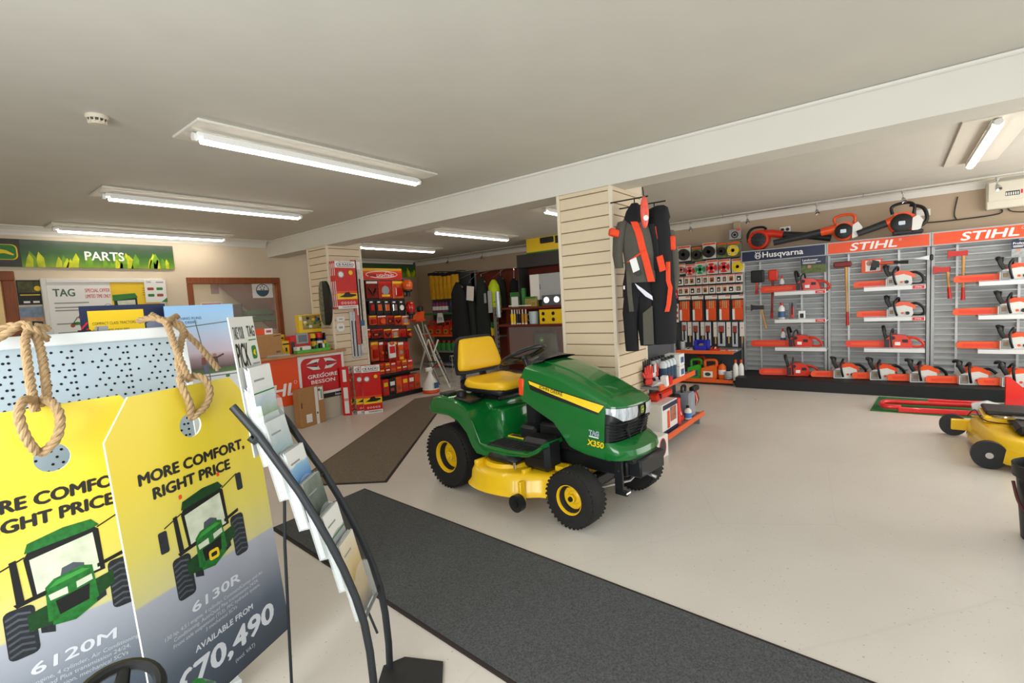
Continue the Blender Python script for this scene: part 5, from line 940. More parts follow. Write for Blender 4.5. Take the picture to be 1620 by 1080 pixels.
# ---- tags
TAGM = ramp_mat('tag_artwork', [(.0, '#2c3745'), (.17, '#586271'), (.30, '#9197a4'), (.402, '#a9adba'), (.408, '#cdc78e'), (.55, '#dccf62'), (.75, '#ead23a'), (1, '#ecd443')], 'z', -1.093, 0, .35)
TEDGE = mat('foam_board_edge', '#e9e6da', .6, var=.01); TIN = mat('tag_ink', '#23221c', .5, var=0); TGR = mat('tractor_green_print', '#1f6b2a', .4, var=.35, scale=60); TGD = mat('tractor_dark_green_print', '#123f1a', .4, var=.3, scale=60); TTY = mat('tractor_tyre_print', '#20252c', .5, var=.35, scale=55); TGL = mat('tractor_glass_print', '#cfd6c0', .3, var=.15, scale=20); TPALE = mat('tag_pale_ink', '#d5d9e2', .45, var=0); TFINE = mat('tag_fine_ink', '#c3c8d2', .5, var=0)
def tractor(b, cx, cz, s, y, m):
    q = lambda pts, mt, k=0: b.poly([(cx + px * s, cz + pz_ * s) for px, pz_ in pts], mt, y - .00015 * k)
    for sd, x0, zb, zt_ in ((-1, -.50, -.50, -.02), (1, .50, -.40, .12)):      # tyres with lugs
        q(rrect(*( (x0, zb, x0 + .22, zt_) if sd < 0 else (x0 - .20, zb, x0, zt_)), .05, 3), TTY, 1)
        for k in range(7):
            a = x0 + (.01 if sd < 0 else -.19); zz = zb + .03 + k * (zt_ - zb - .06) / 7
            q([(a, zz), (a + .09, zz + .03), (a + .18, zz), (a + .18, zz + .022), (a + .09, zz + .052), (a, zz + .022)], mat('tyre_lug_print', '#4a5058', .5, var=.2), 2)
    q([(-.26, -.34), (-.16, -.38), (-.14, -.12), (-.26, -.10)], TTY, 1); q([(.26, -.22), (.16, -.26), (.16, -.02), (.26, .0)], TTY, 1)
    q([(-.34, -.28), (-.1, -.30), (.12, -.24), (.34, -.12), (.34, .02), (-.34, -.12)], TGD, 3)
    q([(-.28, .0), (-.31, .42), (-.26, .50), (.20, .57), (.27, .50), (.28, .06)], BLKP, 2); q([(-.25, .03), (-.27, .40), (.22, .48), (.24, .08)], TGL, 3)
    q([(-.30, .47), (-.27, .56), (.0, .62), (.22, .62), (.28, .54), (.2, .52)], TGR if m else TGD, 4)
    q([(-.08, .10), (-.05, .22), (.04, .24), (.12, .2), (.12, .1)], mat('tractor_seat_print', '#4e5560', .5, var=.2), 4)
    q([(-.20, -.26), (-.19, .08), (-.12, .14), (.10, .18), (.18, .15), (.20, -.20), (.0, -.30)], TGR, 5); q([(-.17, .06), (-.1, .12), (.1, .15), (.16, .12), (.0, .09)], mat('tractor_light_green_print', '#3f9a41', .35, var=.15), 6)
    q([(-.175, .0), (-.03, .02), (-.03, -.05), (-.165, -.06)], TGL, 7); q([(.04, .035), (.165, .06), (.17, .0), (.04, -.03)], TGL, 7); q([(-.13, -.08), (.14, -.03), (.12, -.2), (-.11, -.24)], BLKP, 6)
    q([(-.40, -.02), (-.18, .02), (-.18, .06), (-.42, .02)], BLKP, 5); q([(.22, .10), (.44, .15), (.44, .19), (.22, .14)], BLKP, 5)
    q([(-.17, -.24), (.18, -.18), (.18, -.25), (.0, -.34), (-.17, -.31)], TGR, 7)
    if not m: q(rrect(-.06, -.26, .08, -.14, .03, 3), YEL, 8); q(rrect(-.03, -.225, .05, -.175, .015, 3), TIN, 9)
    for x0, z0, x1, z1 in ((-.30, .44, -.52, .36), (.26, .52, .50, .62)): b.line((cx + x0 * s, cz + z0 * s), (cx + x1 * s, cz + z1 * s), .014 * s, BLKP, y - .0004)
    q(rrect(-.60, .10, -.50, .34, .02, 2), TTY, 3); q(rrect(.48, .40, .57, .62, .02, 2), TTY, 3)
    q([(-.40, .0), (-.34, .0), (-.36, .44), (-.41, .43)], BLKP, 4)
    if not m:
        for x, z in ((-.28, .60), (.24, .68)): q(rrect(x - .02, z, x + .02, z + .05, .01, 2), ORANGE, 4); 
def price_tag(name, label, loc, yaw, pitch, W_, h, c1, c2, hz, model, price, lines, dark=0):
    t = thing(name, label, 'hanging tag', loc, (radians(-pitch), 0, radians(yaw)), 'tag-shaped price boards')
    hw = W_ / 2; r = .042; out = [(-hw, -h), (hw, -h), (hw, -c2), (hw - c1, 0), (-hw + c1, 0), (-hw, -c2)]
    # front sheet with a real hole: bridge outline and hole in two halves
    n = 20; hole = [(r * cos(2 * pi * k / n), -hz + r * sin(2 * pi * k / n)) for k in range(n + 1)]
    right = [(0, -h), (hw, -h), (hw, -c2), (hw - c1, 0), (0, 0), (0, -hz + r)] + [(r * sin(pi * k / 10), -hz + r * cos(pi * k / 10)) for k in range(1, 10)] + [(0, -hz - r)]
    left = [(-x, z) for x, z in right][::-1]
    b = MB()
    for P_ in (right, left): b.poly(P_, TAGM, 0); b.poly(P_[::-1], TEDGE, .007)
    def wall(P_): m_ = len(P_); b.add([(x, 0, z) for x, z in P_] + [(x, .007, z) for x, z in P_], [(i, (i + 1) % m_, (i + 1) % m_ + m_, i + m_) for i in range(m_)], TEDGE)
    wall(out); wall(hole[:-1]); b.build('board', t)
    b = MB(); y = -.0006
    b.text('MORE COMFORT,', .0, -.287, .036, TIN, .415, y, .04, .07); b.build('headline', t); b = MB(); b.text('RIGHT PRICE', -.02, -.345, .036, TIN, .30, y, .04, .07); b.build('headline', t)
    b = MB(); tractor(b, .0, -.56, .30, -.0006, model == '6120M'); b.build('tractor_picture', t)
    b = MB(); b.text(model, -.01, -.772, .032, TPALE, .20, y, .08, .04)
    for k, s in enumerate(lines): b.text(s, -.01, -.802 - .0195 * k, .0125, TFINE, None, y, .12, .0)
    b.build('model_lettering', t)
    if price:
        b = MB()
        b.text('AVAILABLE FROM', .0, -.905, .02, TPALE, .25, y, .08, .04); b.text(price, .0, -1.005, .072, TPALE, .43, y, .08, .055); b.text('(excl. VAT)', .06, -1.045, .014, TFINE, None, y, .1, 0); b.build('price_lettering', t)
    return t
TG2 = (.63, 1.99, 1.27); TG1 = (.271, 2.02, 1.2685)
price_tag('price_tag', 'yellow and slate tag board for the 6130R tractor, right of the other tag', TG2, 21.9, 4.5, .57, 1.093, .091, .124, .142, '6130R', '£70,490', ['130 hp, 4.5 l engine, 4 cylinder, CommandCenter and Air', 'Conditioning, AutoQuad Plus transmission 24/24,', 'Front axle suspension (TLS), PFC hydraulic system,', '3 mechanical SCVs'])
price_tag('price_tag', 'yellow and slate tag board for the 6120M tractor, partly cut off by the left edge', TG1, 0, 3.5, .545, 1.093, .091, .124, .158, '6120M', '', ['120 hp engine, 4 cylinder, Air Conditioning,', 'PowrQuad Plus transmission 24/24,', 'TLS suspension, mechanical SCVs'])
# ---- twisted ropes
def rope(b, pts, r=.0115, n=7):
    P_ = smooth_path(pts, n); R_ = []; L = 0; T_ = []
    # resample evenly
    D = [0]
    for a, c in zip(P_, P_[1:]): D.append(D[-1] + (c - a).length)
    m_ = max(8, int(D[-1] / .006)); out = []
    for i in range(m_ + 1):
        d = D[-1] * i / m_; j = 0
        while j < len(D) - 2 and D[j + 1] < d: j += 1
        out.append(P_[j].lerp(P_[j + 1], (d - D[j]) / max(1e-9, D[j + 1] - D[j])))
    N = Vector((.3, .5, .8)); fr = []
    for i, p in enumerate(out):
        t_ = (out[min(i + 1, m_)] - out[max(i - 1, 0)]).normalized(); N = (N - t_ * N.dot(t_)).normalized(); fr.append((N.copy(), t_.cross(N)))
    for k in range(3):
        st = []
        for i, p in enumerate(out):
            a = 2 * pi * k / 3 + i * .006 / .0105; st.append(p + fr[i][0] * (cos(a) * r * .52) + fr[i][1] * (sin(a) * r * .52))
        b.tube(st, r * .62, ROPE, 7)
PL = lambda px, py, Y: at_y(px, py, Y)
t = thing('rope_loop', 'thick natural rope looped over the panel and through the left tag', 'rope', (.2, 2.05, 1.45), 0, 'ropes holding the tags'); O = Vector((.2, 2.05, 1.45))
b = MB()
for pts in ([PL(-20, 545, 2.23), PL(15, 525, 2.21), PL(40, 512, 2.215), PL(58, 535, 2.17), PL(66, 560, 2.12), PL(72, 600, 2.06), PL(76, 640, 2.0)],
            [PL(-15, 528, 2.26), PL(20, 515, 2.25), PL(45, 520, 2.21), PL(40, 540, 2.14), PL(46, 590, 2.06), PL(54, 640, 1.98), PL(56, 650, 1.97)],
            [PL(55, 516, 2.28), PL(78, 520, 2.29)], [PL(40, 515, 2.2), PL(56, 524, 2.18), PL(76, 537, 2.19)]): rope(b, [p - O for p in pts])
b.build('rope_strand', t)
b = MB(); rope(b, [p - O for p in (PL(64, 640, 2.01), PL(40, 632, 1.94), PL(30, 655, 1.90), PL(38, 685, 1.895), PL(52, 708, 1.905), PL(64, 716, 1.93), PL(78, 707, 1.905), PL(91, 690, 1.895), PL(95, 660, 1.90), PL(84, 638, 1.93), PL(66, 630, 2.0))]); b.build('rope_ring', t)
t = thing('rope_loop', 'thick natural rope knotted on the panel top and threaded through the right tag', 'rope', (.6, 2.1, 1.45), 0, 'ropes holding the tags'); O = Vector((.6, 2.1, 1.45)); Y2 = 2.0
b = MB()
for pts in ([PL(218, 508, 2.33), PL(240, 503, 2.29), PL(262, 510, 2.25), PL(278, 550, 2.12), PL(290, 580, 2.05), PL(300, 602, 2.0)], [PL(258, 506, 2.31), PL(276, 508, 2.27), PL(290, 520, 2.24), PL(286, 545, 2.17), PL(282, 575, 2.08), PL(290, 600, 2.02)],
            [PL(250, 505, 2.33), PL(275, 512, 2.26), PL(300, 533, 2.23), PL(320, 553, 2.24), PL(345, 584, 2.26)], [PL(240, 498, 2.34), PL(262, 508, 2.24), PL(280, 500, 2.33)]): rope(b, [p - O for p in pts])
b.build('rope_strand', t)
b = MB(); rope(b, [p - O for p in (PL(284, 596, 2.0), PL(288, 612, 1.965), PL(300, 638, 1.955), PL(302, 660, 1.98), PL(311, 655, 1.97), PL(326, 640, 1.975), PL(332, 618, 1.985), PL(322, 598, 2.0), PL(304, 594, 2.04))]); b.build('rope_ring', t)
# ---- boards behind the panel
def board(name, label, px, Y, fn, cat='poster', rot=(0, 0, 0), th=.006, grp=None):
    loc, w_, h = fity(*px, Y); b = MB(); b.box(-w_ / 2, 0, 0, w_ / 2, th, h, WHTP); fn(b, w_, h); o = b.build(name, None, loc, rot); return tag(o, label, cat, grp)
def navy_board(b, w_, h):
    b.rect(-w_ / 2, 0, w_ / 2, h, NAVY); b.rect(-w_ * .42, 0, w_ * .22, h * .90, YEL, -.0014); INK = mat('navy_ink', '#3b4020', .5)
    b.text('COMPACT CLASS TRACTORS.', -w_ * .38, h * .62, h * .055, INK, w_ * .5, -.002, 0, .0, True); b.text('FIRST CLASS DEALERS.', -w_ * .38, h * .48, h * .055, INK, w_ * .42, -.002, 0, .0, True)
    b.poly([(w_ * .24, 0), (w_ * .5, 0), (w_ * .5, h * .5), (w_ * .36, h * .7), (w_ * .24, h * .6)], mat('cloud_print', '#7c8296', .5, var=.35, scale=9), -.0012)
    for k in range(4): b.line((-w_ * .5, h * (.2 + .12 * k)), (-w_ * .43, h * (.32 + .12 * k)), .006, RED, -.0013)
loc, w_, h = fity(129, 482, 265, 560, 2.62); b = MB(); b.box(-w_ / 2, 0, 0, w_ / 2, .006, h, NAVY); b.box(-.02, .006, -loc.z + .002, .02, .02, h * .6, STEEL); navy_board(b, w_, h); tag(b.build('header_board', None, loc), 'navy header board with a yellow text box, rising behind the perforated panel', 'poster')
SKYM = ramp_mat('sky_print', [(0, '#e7ebee'), (.30, '#e8e9ec'), (.302, '#5f7d45'), (.34, '#4b6b35'), (.36, '#5d4b45'), (.46, '#a88f95'), (.52, '#d3c2d0'), (.68, '#c3cbe4'), (.80, '#a9c9e6'), (1, '#8dbce6')], 'z', 0, 1.0, .4)
def sky_board(b, w_, h):
    b.text('NOTHING RUNS', -w_ * .42, h * .86, h * .026, BLUEL, w_ * .42, -.0012, 0, 0, True); b.text('LIKE A DEERE.', -w_ * .42, h * .82, h * .026, BLUEL, w_ * .36, -.0012, 0, 0, True)
    for x, col in ((-.02, '#8a4a40'), (.14, '#5c4436')):
        m_ = mat('printed_figure_' + col[1:], col, .6, var=.2, scale=50); b.poly([(w_ * (x - .035), h * .47), (w_ * (x + .035), h * .47), (w_ * (x + .045), h * .40), (w_ * (x - .045), h * .40)], m_, -.0012); b.poly([(w_ * (x - .03), h * .40), (w_ * (x + .03), h * .40), (w_ * (x + .05), h * .31), (w_ * (x - .02), h * .31)], mat('printed_jeans', '#6a6f88', .6), -.0013); b.disc(w_ * x, h * .487, .008, mat('printed_skin', '#b0806a', .6), y=-.0013)
    b.line((w_ * .17, h * .46), (w_ * .28, h * .49), .008, mat('printed_figure_5c4436', '#5c4436', .6), -.0012); b.poly(rrect(w_ * .28, h * .245, w_ * .34, h * .275, .004, 2), GREENP, -.0012)
loc, w_, h = fity(268, 482, 376, 640, 2.55); SKYH = h; b = MB(); b.box(-w_ / 2, 0, 0, w_ / 2, .006, h, SKYM); b.box(-.02, .006, -loc.z + .002, .02, .02, h * .6, STEEL)
_mr = [n for n in SKYM.node_tree.nodes if n.type == 'MAP_RANGE'][0]; _mr.inputs[2].default_value = h; sky_board(b, w_, h); tag(b.build('header_board', None, loc), 'tall sky-blue poster board with two small figures, right of the knotted rope', 'poster')
b = MB(); WY = 2.46
for pts in ([PL(140, 524, WY), PL(268, 521, WY), PL(395, 503, WY)], [PL(308, 506, WY), PL(332, 592, WY)], [PL(325, 596, WY), PL(385, 588, WY)], [PL(268, 521, WY), PL(276, 600, WY)], [PL(96, 536, WY), PL(140, 524, WY)], [PL(154, 534, WY), PL(155, 517, WY)]): b.tube([p - Vector((.5, 2.46, 1.45)) for p in pts], .0022, WIRD, 6)
b.tube([PL(332, 592, WY) - Vector((.5, 2.46, 1.45)), Vector((.42, 0, -1.45))], .0022, WIRD, 6); b.tube([PL(276, 600, WY) - Vector((.5, 2.46, 1.45)), Vector((.25, 0, -1.45))], .0022, WIRD, 6)
tag(b.build('wire_rack', None, (.5, 2.46, 1.45)), 'thin chrome wire rack in front of the sky-blue poster board', 'rack')
b = MB()
for k in range(7): b.box(-.19 + .055 * k, 0, 0, -.15 + .055 * k, .012, .03 + .012 * (k % 3), (WHTP, BLKP, GREY)[k % 3], .001, TR(0, 0, 0) @ RX(-12))
p = PL(112, 540, 2.5); tag(b.build('leaflet_stack', None, (p.x, 2.52, p.z)), 'tops of leaflets showing above the perforated panel beside the navy board', 'leaflets', None, 'stuff')
# ================================================================ CURVED BROCHURE STAND
th = radians(38); SW = Vector((cos(th), sin(th), 0)); SN = Vector((sin(th), -cos(th), 0)); Wd = .22
P2 = Vector((*at_z(617, 1060).xy, 0)); P1 = P2 - SW * Wd
ARM = mat('arm_anthracite', '#2d3033', .45, .3, var=.05)
PROF = [(0, .0), (0.004, .12), (0, .25), (-.012, .36), (-.035, .46), (-.07, .57), (-.11, .67), (-.155, .77), (-.205, .87), (-.265, .97), (-.33, 1.08), (-.41, 1.19)]
ST = thing('brochure_stand', 'dark curved-arm brochure stand right of the yellow tags', 'brochure stand', (P1.x, P1.y, 0), th)   # local x = width, -y = front
for k in (0, 1):
    b = MB(); b.tube([(k * Wd, -n, z) for n, z in PROF], .0145, ARM, 10, flat=.75); ar = b.build('arm', ST); b = MB(); b.tube([(k * Wd, .33, 1.075), (k * Wd, .345, 1.06), (k * Wd, .36, 1.075)], .013, ARM, 8); b.build('screw_knob', ar)
b = MB(); bp = [(-.10, .02), (Wd + .015, .03), (Wd + .06, -.05), (Wd + .02, -.22), (-.05, -.25), (-.15, -.12)]; b.prism(bp, 0, .012, mat('base_plate_black', '#2a2a29', .6, .2, var=.12), M=Matrix(((1, 0, 0, 0), (0, 0, 1, 0), (0, 1, 0, 0), (0, 0, 0, 1))) @ Matrix.Translation((0, 0, 0)) @ Matrix(((1, 0, 0, 0), (0, 1, 0, 0), (0, 0, 1, 0), (0, 0, 0, 1)))); b.build('base_plate', ST)
T_ = Matrix.Translation((P1.x, P1.y, 0)) @ Matrix.Rotation(th, 4, 'Z'); TI = T_.inverted()
def sp(px, py, back):      # line of sight met with the vertical plane lying 'back' metres behind the arms' feet
    d = _ray(px, py); n = SN; o = P1 - SN * back; k = (o - EYE).dot(n) / d.dot(n); return TI @ (EYE + d * k)
b = MB(); b.tube([(.11, .30, .96), (.11, .33, .62), (.11, .36, .0)], .006, ARM, 8); b.tube([(.0, .20, .86), (.22, .20, .86)], .006, ARM, 8); b.tube([(.11, .30, .96), (.10, .08, .5), (.10, .0, .25)], .005, ARM, 8); b.tube([(0, .012, .37), (.22, .012, .37)], .006, ARM, 8); b.build('rear_leg', ST)
b = MB(); HB = TR(.085, .352, 1.0) @ RX(-5) @ Matrix.Diagonal((.66, 1, 1, 1)); b.T = HB; HDR = mat('header_pale_grey', '#e3e5df', .4, var=.01)
b.box(-.12, 0, 0, .12, .005, .505, mat('header_edge_grey', '#b9bcba', .5)); b.rect(-.12, 0, .12, .505, HDR); INKG = mat('header_ink', '#4a4f4c', .5)
b.text('TAKE YOUR', -.105, .425, .045, INKG, .10, -.0015, 0, .01, True); b.text('PICK', -.105, .325, .085, TIN, .115, -.0015, 0, .02, True); b.text('TAG', .07, .43, .04, INKG, .075, -.0015, 0, .04); b.rect(.03, .415, .11, .419, GREENP, -.0015); b.poly(rrect(.045, .345, .095, .395, .012, 3), GREENP, -.0014); b.poly([(.056, .365), (.066, .378), (.085, .38), (.078, .366), (.084, .355), (.07, .36)], YEL, -.0018); b.rect(.035, .325, .108, .331, GREY, -.0015)
b.poly([(-.07, .30), (.05, .30), (.05, .23), (-.01, .17), (-.07, .23)], mat('header_arrow', '#d3d8cc', .4), -.0014); b.build('header_board', ST)
ACR = mat('clear_acrylic', '#e9eeec', .06, alpha=.22, var=0, coat=.3); PAPER = mat('paper_edge_white', '#c6caca', .6, var=.04, scale=90, stretch=(1, 1, 30))
covers = [ramp_mat('cover_field', [(0, '#2d4a25'), (.35, '#7da04d'), (.5, '#bcd2de'), (.7, '#e8ecec'), (1, '#f2f3f2')], 'z', 0, .30, .3, .25, (9, 9, 9)), ramp_mat('cover_crop', [(0, '#24341f'), (.3, '#3f6a35'), (.5, '#9db9c4'), (1, '#e6ecec')], 'z', 0, .30, .3, .3, (14, 14, 14)), ramp_mat('cover_sky', [(0, '#14181a'), (.3, '#2e3e1e'), (.5, '#2f78c2'), (.75, '#9cc7ea'), (.78, '#f0f2f2'), (1, '#f4f4f2')], 'z', 0, .30, .3, .1, (9, 9, 9)),
          ramp_mat('cover_dark_photo', [(0, '#3c5a2c'), (.3, '#22261f'), (.6, '#5c6660'), (1, '#8c948c')], 'z', 0, .30, .3, .6, (16, 16, 16)), ramp_mat('cover_pale', [(0, '#79848a'), (.4, '#a7aeb2'), (.66, '#a7aeb2'), (.67, '#f0f1ee'), (1, '#f3f4f1')], 'z', 0, .30, .3, .15, (9, 9, 9)), ramp_mat('cover_sand', [(0, '#3b3326'), (.25, '#b89b5e'), (.6, '#d5c08f'), (1, '#e8e3d4')], 'z', 0, .30, .3, .3, (9, 9, 9))]
tiers = [(1.035, .300), (.97, .285), (.84, .24), (.725, .18), (.61, .115), (.485, .055), (.37, .005)]
lab = ['tall white leaflets with a green stripe in the pocket on the header board', 'white-topped leaflets with a field photo in the pocket just below the header board', 'white leaflets with a crop photo in the second brochure pocket', 'leaflets with a blue sky photo in the third brochure pocket', 'leaflets with a dark forest photo in the fourth brochure pocket', 'white and grey leaflets in the fifth brochure pocket', 'sand-coloured leaflets in the lowest brochure pocket']
for k, (z, bk) in enumerate(tiers):
    tl = -5 if k == 0 else -12; b = MB(); b.T = TR(.085, bk, z) @ RX(tl) @ Matrix.Diagonal((.72, 1, 1, 1))
    b.box(-.108, .04, 0, .108, .0425, .20, ACR); b.box(-.108, 0, 0, .108, .042, .0025, ACR); b.poly([(-.108, 0), (.108, 0), (.108, .13)] + arc(.0, .13, .108, 0, 180, 12, .05) + [(-.108, .13)], ACR, 0); b.box(-.108, 0, 0, -.106, .042, .15, ACR); b.box(.106, 0, 0, .108, .042, .15, ACR); b.build('pocket', ST)
    R_ = T_ @ TR(.085, bk, z) @ RX(tl) @ Matrix.Diagonal((.72, 1, 1, 1)); n = 11 if k in (1, 2, 3) else 6
    b = MB(); d = .030 if n == 11 else .018
    for q in range(n): y_ = .038 - d * (q + 1) / n; b.box(-.103 + .001 * (q % 3), y_, .004, .103 - .001 * ((q * 2) % 3), y_ + d / n * .8, .29 - .004 * ((q * 5) % 4), PAPER)
    b.rect(-.103, .004, .103, .288, covers[max(0, k - 1)], .0375 - d); b.rect(-.08, .235, .02, .242, GREY, .037 - d)
    if k in (0, 1, 5): b.rect(-.103, .19, .103, .195, GREENP, .0372 - d)
    o = b.build('leaflet_stack'); o.matrix_world = R_; tag(o, lab[k], 'leaflets', 'leaflet stacks in the brochure stand', 'stuff')
# ---- pedal tractor poking in at the lower left
p = at_y(186, 1104, 1.42)
t = thing('toy_tractor', 'green toy pedal tractor with black steering wheel, cut off by the bottom edge', 'toy tractor', (p.x, 1.42, 0), radians(35))
b = MB(); b.T = TR(0, 0, p.z) @ RY(-12) @ RX(18); b.tube([(.085 * cos(a), .08 * sin(a), 0) for a in [2 * pi * k / 32 for k in range(32)]], .014, BLKP, 8, True)
for a in (30, 150, 270): b.tube([(0, 0, -.01), (.08 * cos(radians(a)), .075 * sin(radians(a)), 0)], [.02, .012], BLKP, 8, flat=.6)
b.cyl((0, 0, -.25), (0, 0, -.005), .014, BLKP); b.build('steering_wheel', t)
b = MB(); b.box(.08, -.06, .14, .30, .06, p.z - .155, GRN, .05); b.box(-.30, -.06, .12, .08, .06, .20, GRN, .02); b.build('body_shell', t)
b = MB(); b.box(-.3, -.1, .2, -.12, .1, .24, YELP, .02); b.box(-.32, -.1, .2, -.28, .1, .36, YELP, .015); b.build('seat', t)
for x, r, y in ((-.22, .13, .14), (-.22, .13, -.14), (.33, .085, .12), (.33, .085, -.12)): b = MB(); b.cyl((x, y - .03, r), (x, y + .03, r), r, BLKP, seg=24); b.cyl((x, y - .034, r), (x, y + .034, r), r * .5, YELP, seg=18); b.build('wheel', t)
# ================================================================ LEFT WALL: BANNER, NOTICEBOARD, POSTERS
def grass_mat(name, lo, hi): return ramp_mat(name, [(0, '#7da11f'), (.22, '#4f7f22'), (.5, '#2f5c2a'), (.8, '#3a4f3c'), (1, '#4c5a50')], 'z', lo, hi, .35, .5, (5, 5, 1.2))
GRB = mat('grass_blade_print', '#c3cc1e', .4, var=.25, scale=12); GRB2 = mat('grass_blade_green_print', '#6f9d22', .4, var=.25, scale=12); DKB = mat('banner_dark_print', '#3a3934', .4, var=.2, scale=4)
def blades(b, x0, x1, h, n, seed):
    R = random.Random(seed)
    for k in range(n):
        x = x0 + (x1 - x0) * R.random(); hh = h * (.25 + .4 * R.random()); w_ = hh * .22; l = (R.random() - .5) * .3
        b.poly([(x - w_, 0), (x + w_, 0), (x + w_ + l * hh, hh * .6), (x + l * hh * 1.6, hh), (x - w_ * .6 + l * hh, hh * .6)], GRB if R.random() < .55 else GRB2, -.013 - .0002 * (k % 5))
loc, w_, h = fity(-40, 379, 273.5, 424.2, YW - .012)
zt_ = at_y(160, 384.5, YW).z; zb_ = at_y(160, 424.2, YW).z; h = zt_ - zb_; loc.z = zb_
b = MB(); GM = grass_mat('banner_grass', 0, h); b.box(-w_ / 2, -.012, 0, w_ / 2, 0, h, GM); xd = at_y(32, 400, YW).x - loc.x; b.rect(-w_ / 2, 0, xd, h, DKB, -.0126); blades(b, xd + .03, w_ / 2 - .05, h, 34, 3)
xt = at_y(165, 405, YW).x - loc.x; b.text('PARTS', xt, h * .30, h * .34, WHITE, .40, -.0145, 0, .025)
xl = at_y(4, 397, YW).x - loc.x; b.poly(rrect(xl - .13, h * .25, xl + .12, h * .80, .05, 4), YEL, -.013); b.poly(rrect(xl - .118, h * .27, xl + .108, h * .78, .045, 4), GREENP, -.0133); b.poly([(xl - .08, h * .55), (xl - .02, h * .62), (xl + .03, h * .58), (xl + .09, h * .45), (xl + .08, h * .41), (xl + .01, h * .48), (xl - .05, h * .46)], YEL, -.0137)
tag(b.build('wall_banner', None, loc), 'long green grass banner reading PARTS high on the left wall', 'banner')
def wallpic(name, label, px, fn, cat='poster', d=.004, Y=None, grp=None):
    loc, w_, h = fity(*px, Y or YW - .002); b = MB(); b.box(-w_ / 2, -d, 0, w_ / 2, 0, h, WHITE); fn(b, w_, h, -d - .0006); o = b.build(name, None, loc); return tag(o, label, cat, grp)
loc, w_, h = fity(70, 441, 263, 560, YW - .002); t = thing('noticeboard', 'white-framed noticeboard on the left wall covered by posters', 'noticeboard', loc)
b = MB(); b.box(-w_ / 2, -.012, 0, w_ / 2, 0, h, mat('noticeboard_cream', '#d9cfbd', .7)); b.build('backing_board', t)
b = MB(); f_ = .05
for q in ((-w_ / 2, 0, -w_ / 2 + f_, h), (w_ / 2 - f_, 0, w_ / 2, h), (-w_ / 2 + f_, h - f_, w_ / 2 - f_, h), (-w_ / 2 + f_, 0, w_ / 2 - f_, f_)): b.box(q[0], -.035, q[1], q[2], -.012, q[3], WHTP, .006)
b.build('board_frame', t)
TGT = mat('logo_green_grey', '#4b6a57', .5); PRD = mat('poster_red_text', '#cf5560', .5)
def minitractor(b, x, z, s, y, flip=1):
    b.poly([(x - s * .5 * flip, z), (x + s * .4 * flip, z + s * .05), (x + s * .45 * flip, z + s * .3), (x, z + s * .35), (x - s * .4 * flip, z + s * .25)], GREENP, y); b.line((x - s * .3 * flip, z + s * .2), (x + s * .1 * flip, z + s * .85), s * .08, GREENP, y - .0003); b.poly([(x + s * .1 * flip, z + s * .7), (x + s * .6 * flip, z + s * .6), (x + s * .65 * flip, z + s * .95), (x + s * .2 * flip, z + s * .98)], DR, y - .0004)
    for q in (-.35, .35): b.disc(x + s * q, z, s * .18, DR, y=y - .0005, seg=14)
def p_tag(b, w_, h, y):
    b.text('TAG', -w_ * .42, h * .80, h * .10, TGT, w_ * .32, y, 0, .03, True); b.text('SPECIAL OFFER', w_ * .06, h * .85, h * .05, PRD, w_ * .40, y, 0, .02, True); b.text('LIMITED TIME ONLY', w_ * .06, h * .77, h * .05, PRD, w_ * .40, y, 0, .02, True)
    for k, (a, c, z) in enumerate(((-.42, .1, .70), (-.42, .28, .64), (-.42, .2, .60), (-.42, -.15, .42), (-.42, .0, .3))): b.rect(w_ * a, h * z, w_ * c, h * (z + .018), GREY, y)
    b.ring(w_ * .40, h * .64, h * .045, h * .008, GREY, y=y); minitractor(b, -w_ * .12, h * .40, w_ * .2, y); minitractor(b, w_ * .25, h * .42, w_ * .15, y, -1)
wallpic('wall_poster', 'large TAG special offer poster on the left half of the noticeboard', (80, 445, 183, 560), p_tag, Y=YW - .016)
def p_yel(b, w_, h, y):
    b.rect(-w_ / 2, 0, w_ / 2, h, YEL, y); b.poly([(-w_ * .48, h * .82), (-w_ * .05, h * .84), (.0, h * .78), (-w_ * .48, h * .74)], GREENP, y - .0004); b.poly([(-w_ * .46, h * .45), (-.02 * w_, h * .45), (-.02 * w_, h * .78), (-w_ * .46, h * .76)], TTY, y - .0003); b.poly([(-w_ * .38, h * .58), (-.06 * w_, h * .58), (-.06 * w_, h * .75), (-w_ * .4, h * .74)], TGL, y - .0006); b.disc(w_ * .15, h * .5, w_ * .25, TTY, y=y - .0006); b.poly([(-.1 * w_, h * .35), (w_ * .2, h * .45), (w_ * .05, h * .62)], GREENP, y - .0009)
    for k in range(4): b.rect(w_ * .1, h * (.9 - .03 * k), w_ * .45, h * (.91 - .03 * k), mat('poster_dark_yellow', '#b8941a', .5), y - .0003)
wallpic('wall_poster', 'yellow poster with a green tractor on the right half of the noticeboard', (180, 445, 261, 560), p_yel, Y=YW - .0175)
def p_fly(b, w_, h, y):
    b.text('TAG', -w_ * .4, h * .85, h * .08, TGT, w_ * .22, y, 0, .02, True); b.rect(w_ * .05, h * .85, w_ * .4, h * .9, GREY, y)
    for i in range(2):
        for j in range(2): b.poly(rrect(-w_ * .38 + .42 * w_ * i, h * (.25 + .28 * j), -w_ * .08 + .42 * w_ * i, h * (.37 + .28 * j), .01, 2), (GREENP, DR)[(i + j) % 2], y)
    b.poly([(w_ * .5, 0), (w_ * .5, h * .2), (w_ * .2, 0)], GREENP, y)
wallpic('wall_poster', 'small white flyer with four machines at the top right of the noticeboard', (229, 442, 263, 478), p_fly, Y=YW - .038)
